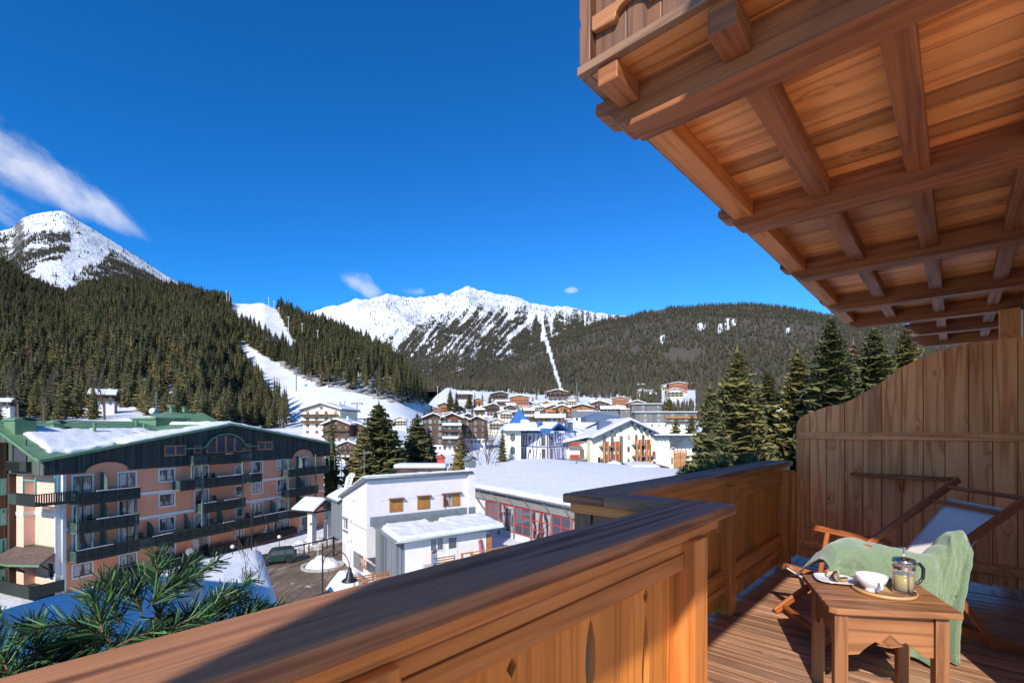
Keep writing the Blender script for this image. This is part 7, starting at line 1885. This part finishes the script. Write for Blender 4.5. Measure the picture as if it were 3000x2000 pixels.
# red post box, snow-covered parasols seen behind the roof
p=at_depth(1292,1347,75); r=empty('red_kiosk',p); tag(r,'tiny red hut with a snowy rim behind the white house roof','hut'); m=MB(); m.bb(-.5,.5,-.5,.5,-2,.3); m.build('wall',M['red_paint'],r); m=MB(); m.prism([(-.7,.3),(.7,.3),(0,.9)],(0,-.7,0),(1,0,0),(0,0,1),(0,1,0),1.4); m.build('roof',M['red_wood'],r)
p=at_depth(1230,1372,72); r=empty('snowy_shed',p); tag(r,'low shed with a snow-laden roof just behind the white house','shed'); m=MB(); m.bb(-3.6,3.6,0,3,-3,.0); m.build('wall',M['brown_siding'],r); m=MB(); m.bb(-3.9,3.9,-.3,3.3,.001,.65); m.build('snow',M['roof_snow'],r,bevel=.3)

# ================================================================ BIG TREES
def big(px,pt,pb,wp,Y,seed,fol,lab,det=1,grp=None,**k):
    top=at_depth(px,pt,Y); gz=ground_z(top.x,top.y); h=top.z-gz; rw=wp/FPX*Y/2
    lv=int((27 if det else 17)*min(1.7,max(.7,h/16))); nb=15 if det else 11; k.setdefault('inner',.6); k.setdefault('size',1.3); rw*=1.35; k.setdefault('pw',.58)
    low=k.pop('low',max(.03,(at_depth(px,pb,Y).z-gz)/h*.75))
    r=make_tree('conifer_tree',h,rw,lv,nb,4 if det else 3,seed,fol,low=low,**k); r.location=(top.x,top.y,gz); tag(r,lab,'tree',grp); return r
big(2160,1020,1380,175,62,501,'needles_warm','tallest free-standing spruce right of the cream hotel',low=.2)
big(2080,1128,1390,150,55,502,'needles_warm','broad bushy spruce overlapping the cream hotel at its right end',low=.1)
big(2250,1080,1300,95,85,503,'needles_warm','slimmer spruce behind the tallest one on the right')
big(2337,1026,1300,120,80,504,'needles_warm','spruce directly above the brown chalet beside the plank screen')
big(2435,925,1300,170,72,505,'needles_warm','very tall spruce rising under the balcony beams on the right',low=.2)
big(2560,955,1300,150,78,506,'needles_warm','right-hand tall spruce half hidden by the plank screen')
big(2655,955,1300,130,90,507,'needles_warm','last spruce on the right, tucked below the carved beam ends')
big(2500,1000,1300,110,100,508,'larch','brown leafless larch between the tall spruces on the right',sparse=.25,inner=.2)
big(2210,1180,1350,90,95,509,'needles','low dark spruce filling the gap behind the tallest right spruce')
big(1110,1178,1376,140,88,510,'needles_warm','big dense spruce standing above the white house roof, the largest there')
big(1066,1245,1376,80,84,511,'needles_warm','shorter spruce hugging the left side of the big dense one')
big(1222,1210,1352,88,100,512,'needles','tall spruce right of the big dense one, before the dark hotel')
big(1257,1252,1348,45,104,513,'needles','narrow dark spruce leaning on the tall one before the dark hotel')
big(971,1215,1393,52,86,514,'needles_warm','slender spruce touching the right end of the pink hotel roof',low=.05)
big(1345,1292,1362,60,92,515,'needles_warm','rounded spruce above the middle of the white house roof',low=.02)
big(1352,1258,1350,48,98,516,'larch','brown larch behind the rounded spruce, left of the bare trees',sparse=.2,inner=.25)
big(1472,1255,1366,30,99,517,'needles','narrow spruce beside the cream tower wall')
big(1980,1222,1275,38,160,518,'needles','small spruce before the long grey and yellow building',det=0)
big(2026,1214,1290,46,150,519,'needles','dark spruce at the right end of the long grey building',det=0)
for i,(px,pt,pb,wp,Y,lab) in enumerate([(186,1105,1212,34,205,'left of the three dark spruces before the snowy meadow'),(225,1100,1214,32,208,'middle of the three dark spruces before the snowy meadow'),(273,1120,1218,30,204,'right of the three dark spruces before the snowy meadow'),(2,1190,1240,30,120,'small spruce at the far left picture edge'),
    (1319,1138,1192,20,480,'left spruce of the pair in front of the piste buildings'),(1337,1146,1192,15,470,'right spruce of the pair in front of the piste buildings'),(1435,1155,1190,16,520,'spruce among the top row of village chalets'),(1799,1205,1228,13,330,'small spruce on the roofs left of the grey tower block'),(1905,1165,1208,22,480,'left spruce of the clump below the pink hillside hotel'),(1928,1170,1208,22,470,'middle spruce of the clump below the pink hillside hotel'),(1960,1160,1208,26,460,'right spruce of the clump below the pink hillside hotel'),(1655,1192,1215,18,420,'left village spruce beside the orange chalets'),(1632,1195,1213,16,430,'bushy village spruce between orange chalets'),(1375,1152,1190,20,540,'spruce cluster left of the tan hotel'),(1452,1200,1215,10,400,'tiny spruce before the brown chalets')]):
    big(px,pt,pb,wp,Y,540+i,'needles',lab,det=0)
for i,(px,pt,pb,Y,h_,n,lab) in enumerate([(1406,1258,1368,95,0,7,'bare brown larch in the snow between the rounded spruce and the tower'),(1437,1252,1335,115,0,9,'spreading leafless tree before the twin-gabled brown house'),(1385,1270,1350,120,0,7,'thin leafless tree left of the spreading one'),(53,1095,1178,190,0,9,'leafless tree at the forest foot, far left'),(129,1092,1186,185,0,9,'second leafless tree at the forest foot, left of the three spruces'),(306,1070,1160,200,0,9,'leafless tree above the snowy meadow chalet'),(1500,1010,1010,1,0,0,'')]):
    if not n: continue
    top=at_depth(px,pt,Y); gz=at_depth(px,pb,Y).z; gz=min(gz,ground_z(top.x,top.y)+.5); r=empty('bare_tree',(top.x,top.y,gz)); tag(r,lab,'tree'); h=top.z-gz
    m=MB(); bare_mesh(m,h,600+i,n=n,depth=2,r0=.012*h,spread=.75); m.build('branch',M['twigs'],r); m=MB(); m.tube([(0,0,-.5),(0,0,h*.4)],[.02*h,.012*h],6); m.build('trunk',M['bark'],r)

# scattered conifers among the houses
rg=random.Random(17); n_=0; fz=[o_ for o_ in bpy.data.objects if o_.name.startswith('conifer_tree') and o_.data is not None]
for _ in range(900):
    if n_>=75: break
    px=rg.uniform(1240,2060); py=rg.uniform(1160,1300)
    if px>1460 and py>1235: continue
    if px<1340 and py<1200: continue
    Y=inv_valley(px,py,110,1000); g=ground_at(px,Y)
    if any(abs(px-h_[0])<h_[2]*.42 and -2<py-h_[1]<14 for h_ in VH): continue
    o=rg.choice(fars[:4]).copy(); COL.objects.link(o); s=rg.uniform(.55,.95); o.location=g; o.scale=(s,s,s); o.rotation_euler=(0,0,rg.random()*6); n_+=1
    tag(o,'dark spruce standing among the snow-roofed village houses','tree','conifers scattered among the village houses')

# ================================================================ FIR GARLAND
def sprig(mb,p0,p1,n,nl,seed,bend=.0,tw=.0012):
    rg=random.Random(seed); q=rg.random
    p0=Vector(p0); p1=Vector(p1); mid=(p0+p1)/2+Vector((0,0,bend)); L=(p1-p0).length
    P=lambda t:p0*(1-t)**2+mid*(2*t*(1-t))+p1*t**2
    mb.tube([P(i/6) for i in range(7)],.0018,4,m=1)
    for i in range(n):
        t=.05+.97*i/n; t=min(t,.999); c=P(t); tg=(P(min(1,t+.02))-P(t-.02)).normalized()
        a=tg.orthogonal().normalized(); b=tg.cross(a); th=q()*6.283
        d=(a*cos(th)+b*sin(th))*(.75+.35*q())+tg*(.75+.5*q()); d.normalize(); l=nl*(.7+.5*q())*(1-.25*t)
        s_=d.cross(Vector((q()-.5,q()-.5,q()-.5)).normalized()).normalized()*tw*(.7+.6*q())
        e=c+d*l; e.z-=.10*l*q()
        mb.quad([c-s_,c+s_,e+s_*.6,e-s_*.6],r=q(),uv=[(0,0)]*4)
rg=random.Random(91)
gr=bal_root('fir_garland'); tag(gr,'artificial fir garland in the planter outside the near railing','garland')
m=MB()
def gp(px,py,v): u,z=at_v(px,py,v); return (u,v,z)
ex=[((470,1830),(455,1622),1.06),((455,1800),(640,1640),1.08),((430,1780),(560,1690),1.02),((540,1830),(722,1755),1.05),((640,1845),(818,1782),1.05),((350,1830),(300,1700),1.03),((420,1800),(340,1690),1.10),((330,1880),(62,1872),.98),((300,1850),(270,1740),.97),((590,1850),(655,1735),1.0),((380,1760),(470,1650),1.12),((700,1835),(770,1790),1.02),((500,1720),(560,1650),1.12),((20,1960),(-40,1830),1.0),((120,1930),(90,1830),1.02)]
for i,(a_,b_,v) in enumerate(ex): 
    sprig(m,gp(*a_,v),gp(*b_,v+.03),140,.042,700+i,bend=.05 if i==7 else .02)
for i in range(120):
    px=rg.uniform(-80,760)**1.0; u,z=at_v(px,1900,1.0); u0=rg.uniform(-.45,.36)
    v0=rg.uniform(.94,1.12); z0=.95+rg.uniform(-.08,.05); th=rg.uniform(-.6,3.7); l=rg.uniform(.07,.15)
    sprig(m,(u0,v0,z0),(u0+l*cos(th),max(.935,v0+l*.6*sin(th)),z0+rg.uniform(.0,.06)),100,.040,800+i,bend=.03)
gm=m.build('fir_sprig',[M['garland'],M['twig_brown']],gr)
m=MB(); m.bb(-.9,1.9,.925,1.16,.68,.95); m.build('planter_box',M['grey_wood'],gr)
gr=bal_root('fir_garland'); tag(gr,'second fir garland peeping over the far railing beside the plank screen','garland')
m=MB()
for i in range(46):
    u0=3.6+1.95*i/46+rg.uniform(-.03,.03); v0=rg.uniform(1.50,1.60); th=rg.uniform(0,6.3); l=rg.uniform(.08,.16); zt=.98+rg.uniform(0,.10)*smooth(3.6,4.6,u0)
    sprig(m,(u0,v0,.95),(u0+l*cos(th),max(1.485,v0+l*.5*sin(th)),zt+.06),60,.055,900+i,bend=.03,tw=.003)
m.build('fir_sprig',[M['garland'],M['twig_brown']],gr); m=MB(); m.bb(3.5,5.6,1.48,1.68,.7,.96); m.build('planter_box',M['grey_wood'],gr)

# ================================================================ FURNITURE
random.seed(95)
# --- table
tb_=bal_root('side_table'); tag(tb_,'low square wooden side table with scalloped apron and thick top','table')
TA,TB,TC=Vector((3.12,.644)),Vector((2.607,.424)),Vector((2.924,-.023)); TD=TC+(TA-TB); ht=.56
cor=[TA,TB,TC,TD]; ctr=sum(cor,Vector((0,0)))/4
eA=(TA-TB).normalized(); eC=(TC-TB).normalized()
m=MB(); n=4
for i in range(n):
    a=TB+(TA-TB)*(i/n+.001); b=TB+(TA-TB)*((i+1)/n-.001); 
    P=[b,a,a+(TC-TB),b+(TC-TB)]
    if i==0: P=[b,a+eA*.03,a+eC*.03,a+(TC-TB),b+(TC-TB)]
    m.prism([(p.x,p.y) for p in P],(0,0,ht-.03),(1,0,0),(0,1,0),(0,0,1),.03,uvalong=0)
# wood runs along A-B: rotate uv by building uv from projected coordinates
m.uv=[]; 
for fi,f in enumerate(m.f):
    for vi in f:
        x,y,z=m.v[vi]; p=Vector((x,y))-TB; m.uv.append((p.dot(eC)+m.r[fi]*30,p.dot(eA)+m.r[fi]*17+z))
m.build('table_top',M['table_wood'],tb_,bevel=.006)
ins=.045; lp=[p+(ctr-p).normalized()*.085 for p in cor]
for p in lp:
    m=MB(); M3=Matrix(((eA.x,eC.x,0),(eA.y,eC.y,0),(0,0,1))); m.box((p.x,p.y,(ht-.031)/2),(.058,.058,ht-.031),rot=M3); m.build('leg',M['table_wood'],tb_,bevel=.004)
for i in range(4):
    p,q=lp[i],lp[(i+1)%4]; d=(q-p); L=d.length; d.normalize(); out=((p+q)/2-ctr).normalized()*.012
    a0,a1=.03,L-.03; z1=ht-.031; z0=z1-.15
    P=[(a0,z1),(a1,z1),(a1,z0-.045),(a1-.05,z0-.04),(a1-.08,z0-.01)]+[(a1-.08-.04*k,z0+.02*sin(k*1.57)) for k in (1,2)]
    mm=(a0+a1)/2; P+=[(mm+.05,z0+.005),(mm+.012,z0+.02),(mm,z0+.05),(mm-.012,z0+.02),(mm-.05,z0+.005)]
    P+=[(a0+.08+.04*k,z0+.02*sin(k*1.57)) for k in (2,1)]+[(a0+.08,z0-.01),(a0+.05,z0-.04),(a0,z0-.045)]
    m=MB(); m.prism(P,(p.x+out.x,p.y+out.y,0),(d.x,d.y,0),(0,0,1),(-out.x/.012*1,-out.y/.012*1,0),.02,uvalong=0); m.build('apron',M['table_wood'],tb_,bevel=.003)
# --- tray, cup, press, plate
ty=bal_root('round_tray',3.045,.27,ht); tag(ty,'round bamboo tray carrying the cup and the coffee press','tray')
m=MB(); m.lathe([(.122,0),(.132,.004),(.134,.018),(.130,.020),(.126,.017),(.124,.008),(.0,.008)],n=48); m.build('tray_body',M['tray_wood'],ty,smooth=True)
cu=bal_root('cup',3.00,.315,ht+.0085); tag(cu,'large white footed cup on the bamboo tray','cup')
m=MB(); m.lathe([(.0,.0),(.028,.0),(.030,.008),(.026,.012),(.045,.028),(.060,.050),(.068,.078),(.0665,.079),(.057,.052),(.042,.030),(.020,.018),(.0,.016)],n=40); m.build('bowl',M['ceramic'],cu,smooth=True)
m=MB(); hd=Vector((-.85,-.52,0)).normalized(); m.tube([tuple(hd*.058+Vector((0,0,.060))),tuple(hd*.085+Vector((0,0,.062))),tuple(hd*.095+Vector((0,0,.045))),tuple(hd*.080+Vector((0,0,.026))),tuple(hd*.045+Vector((0,0,.026)))],.0055,8); m.build('handle',M['ceramic'],cu,smooth=True)
fp=bal_root('french_press',3.075,.195,ht+.0085); tag(fp,'glass french press with chrome frame and dark handle on the tray','coffee press')
m=MB(); m.lathe([(.0,.012),(.042,.012),(.044,.016),(.044,.150),(.043,.150),(.042,.017),(.0,.016)],n=32); m.build('glass_beaker',M['glass'],fp,smooth=True)
m=MB(); m.lathe([(.0,.018),(.0410,.018),(.0410,.090),(.0,.090)],n=32); m.build('tea',M['tea'],fp,smooth=True)
m=MB(); m.lathe([(.0,.0175),(.0405,.0175),(.0405,.040),(.0,.045)],n=24); m.build('tea_leaves',M['tea_leaves'],fp)
m=MB(); m.lathe([(.047,.0),(.047,.012),(.045,.013),(.045,.0)],n=32); m.lathe([(.0455,.118),(.0465,.118),(.0465,.132),(.0455,.132)],n=32)
for k in range(4):
    th=.5+k*pi/2; m.box((.0462*cos(th),.0462*sin(th),.065),(.006,.006,.13))
m.build('metal_frame',M['chrome'],fp,smooth=False)
m=MB(); m.lathe([(.0,.150),(.047,.150),(.048,.156),(.044,.166),(.018,.172),(.0,.173)],n=32); lid=m.build('lid',M['chrome'],fp,smooth=True)
m=MB(); m.tube([(0,0,.09),(0,0,.218)],.0025,8); m.lathe([(.0,.216),(.018,.218),(.019,.222),(.0,.226)],n=20); m.lathe([(.0,.088),(.041,.088),(.041,.093),(.0,.093)],n=24); m.build('plunger',M['chrome'],lid,smooth=True)
m=MB(); hd=Vector((.62,-.78,0)); m.tube([tuple(hd*.046+Vector((0,0,.138))),tuple(hd*.075+Vector((0,0,.142))),tuple(hd*.092+Vector((0,0,.12))),tuple(hd*.090+Vector((0,0,.075))),tuple(hd*.070+Vector((0,0,.048))),tuple(hd*.046+Vector((0,0,.046)))],[.006,.0075,.008,.008,.007,.006],10); m.build('handle',M['black_plastic'],fp,smooth=True)
pl=bal_root('cake_plate',3.085,.485,ht); tag(pl,'white square plate holding slices of rolled chocolate cake','plate'); pl.rotation_euler.z+=.35
def sq(r,z,n=8): return [(r*(abs(cos(t))**.55)*(1 if cos(t)>=0 else -1),r*(abs(sin(t))**.55)*(1 if sin(t)>=0 else -1),z) for t in [2*pi*i/32 for i in range(32)]]
m=MB(); rings=[sq(.045,.0),sq(.065,.004),sq(.088,.014),sq(.094,.019),sq(.088,.017),sq(.064,.0075),sq(.03,.0062)]
base=len(m.v)
for rr in rings: m.v.extend(rr)
for i in range(len(rings)-1):
    for k in range(32): m.face((i*32+k,i*32+(k+1)%32,(i+1)*32+(k+1)%32,(i+1)*32+k),[(0,0)]*4,.5,0)
m.face(tuple(range(32))[::-1],[(0,0)]*32,.5,0); m.face(tuple(6*32+k for k in range(32)),[(0,0)]*32,.5,0)
m.build('dish',M['ceramic'],pl,smooth=True)
for i,(x,y,rz_,mat) in enumerate(((-.028,.0,.4,'c'),(.008,-.012,1.0,'c'),(.035,.012,2.2,'s'),(-.01,-.040,.2,'b'))):
    r=empty('cake_slice'); 
    p=pl.location+Matrix.Rotation(pl.rotation_euler.z,3,'Z')@Vector((x,y,.010)); r.location=p; r.rotation_euler=(0,0,rz_)
    tag(r,('left dark rolled cake slice on the square plate','right dark rolled cake slice on the square plate','crumbly pale cake piece behind the rolled slices','small golden biscuit at the front of the plate')[i],'cake')
    if mat=='b':
        m=MB(); m.box((0,0,.008),(.042,.018,.016)); m.build('biscuit',M['sponge'],r,bevel=.003); m=MB(); m.box((0,0,.0175),(.040,.016,.003)); m.build('crust',M['chocolate'],r)
    elif mat=='s':
        m=MB(); 
        for k in range(7): m.ball((U(-.018,.018),U(-.014,.014),.012+U(0,.016)),.012,.010,.009,6)
        m.build('crumb',M['cream_cake'],r,smooth=True); m=MB(); m.ball((.01,.005,.030),.008); m.build('nut',M['sponge'],r,smooth=True)
    else:
        m=MB(); m.lathe([(.0,-.009),(.021,-.009),(.022,.0),(.021,.009),(.0,.009)],n=20); o=m.build('roll',M['chocolate'],r,smooth=True); o.location=(0,0,.022); o.rotation_euler=(radians(68),0,0)
        m=MB(); pts=[((.004+.0024*t)*cos(t*1.6),(.004+.0024*t)*sin(t*1.6),.0095) for t in [k*.28 for k in range(26)]]; m.tube(pts,.0016,5); m.build('swirl',M['cream_cake'],o)
# --- deck chair
dc=bal_root('deck_chair'); tag(dc,'wooden folding deck chair with white canvas sling','deck chair')
O0=Vector((3.535,.62,0)); eS=Vector((.6,-.8,0)); eW=Vector((.8,.6,0))
def D(s,w_,z): return O0+eS*s+eW*w_+Vector((0,0,z))
def rail(s0,z0,s1,z1_,w_,wd=.028,h=.052,name='frame_rail',par=None,rnd_=True):
    m=MB(); m.bar(D(s0,w_,z0),D(s1,w_,z1_),wd,h,up=(0,0,1)); return m.build(name,M['chair_wood'],par or dc,bevel=.011)
for w_ in (0,.60): rail(-.03,.02,1.235,1.015,w_)
for w_ in (.045,.555): rail(.0,.375,1.22,.022,w_)
for (s,z,nm) in ((1.165,.955,'top_bar'),(1.06,.858,'sling_bar'),(.04,.06,'foot_bar')):
    m=MB(); m.bar(D(s,.015,z),D(s,.585,z),.045,.028,up=(.3,0,1)); m.build(nm,M['chair_wood'],dc,bevel=.008)
m=MB(); m.bar(D(.03,.06,.367),D(.03,.54,.367),.03,.03); m.build('sling_bar',M['chair_wood'],dc,bevel=.008)
m=MB(); m.bar(D(1.12,.06,.05),D(1.12,.54,.05),.04,.03); m.build('rear_bar',M['chair_wood'],dc,bevel=.008)
for w_ in (-.035,.635): rail(.20,.655,.80,.53,w_,.03,.045,'arm_rest')
for w_ in (-.032,.632): rail(.60,.578,.98,.06,w_,.022,.04,'prop'); rail(.36,.62,.30,.27,w_,.022,.035,'arm_post')
for w_ in (.60+.03,-.03): m=MB(); c=D(.62,w_,.50); m.prism([(.028*cos(2*pi*i/12),.04*sin(2*pi*i/12)) for i in range(12)],c,tuple(eS),(0,0,1),tuple(eW),.012); m.build('bracket',M['chair_wood'],dc,bevel=.003)
sl=[(1.085,.885),(1.10,.865),(1.04,.80),(.93,.66),(.80,.50),(.66,.37),(.52,.28),(.38,.235),(.25,.235),(.12,.285),(.03,.385),(.005,.37)]
def slp(t):
    x=t*(len(sl)-1); i=min(len(sl)-2,int(x)); f=x-i; f=f*f*(3-2*f)*.3+f*.7; return sl[i][0]+(sl[i+1][0]-sl[i][0])*f, sl[i][1]+(sl[i+1][1]-sl[i][1])*f
m=MB(); m.grid(lambda a_,b_:D(slp(b_)[0],.085+.43*a_,slp(b_)[1]-.012*sin(pi*a_)*sin(pi*b_)),12,66); o=m.build('canvas_sling',M['canvas'],dc,smooth=True); s_=o.modifiers.new('s','SOLIDIFY'); s_.thickness=.003
# --- blanket over the arm and rail
bl=bal_root('blanket'); tag(bl,'sage green fleece blanket draped over the near side of the deck chair','blanket')
TP=[(-.02,.575),(.05,.655),(.14,.685),(.26,.665),(.40,.655),(.52,.625),(.60,.62),(.67,.675),(.72,.735),(.77,.75),(.80,.69)]
def tpt(t):
    x=t*(len(TP)-1); i=min(len(TP)-2,int(x)); f=x-i; f=f*f*(3-2*f); return TP[i][0]+(TP[i+1][0]-TP[i][0])*(x-i), TP[i][1]+(TP[i+1][1]-TP[i][1])*f
BT=[(0,.40),(.12,.30),(.3,.14),(.45,.05),(.6,.02),(1,.02)]
def blf(a_,b_):
    s,zt=tpt(a_); zb=lerp_list(BT,a_)[0]
    if b_<.30:      # back part over the arm, towards the seat
        q=b_/.30; wk=.30-.14*smooth(.45,.7,a_); w_=wk-(wk+.03)*q; z=zt-.20*(1-q)**1.6-.015*sin(a_*9+q*3); s+=.02*sin(a_*7)
        w_+=.02*sin(a_*11)
    else:
        q=(b_-.30)/.70; 
        k=min(1,q/.10); w_=-.03-.055*sin(k*pi/2); z=zt-(zt-zb)*(q**1.05)
        fold=.045*sin(a_*13+1.2*q)+.030*sin(a_*24+2-q*1.5)+.014*sin(a_*44+q)
        w_-= .012+ (.25+.75*q)*abs(fold)*.9+fold*(.3+.5*q)
        s+= .015*sin(q*5+a_*8)*q - .04*q*(1-a_) - .15*q**.55*smooth(.2,1,a_)
        z+=.012*mnoise.noise(Vector((a_*6,q*5,2)))
    w_+=.016*mnoise.noise(Vector((a_*9,b_*8,7)))+.008*mnoise.noise(Vector((a_*22,b_*20,7))); z+=.010*mnoise.noise(Vector((a_*12,b_*9,3)))*(1 if b_<.95 else 0)
    return D(s,w_,max(.012,z))
m=MB(); m.grid(blf,110,80); o=m.build('fleece',M['fleece'],bl,smooth=True); s_=o.modifiers.new('s','SOLIDIFY'); s_.thickness=.009; s_.offset=0
m=MB(); m.tube([blf(1,j/60)+eS*.002 for j in range(19,61)],.0065,6); m.tube([blf(i/60,1)for i in range(61)],.0065,6); m.build('hem',M['fleece'],bl,smooth=True)
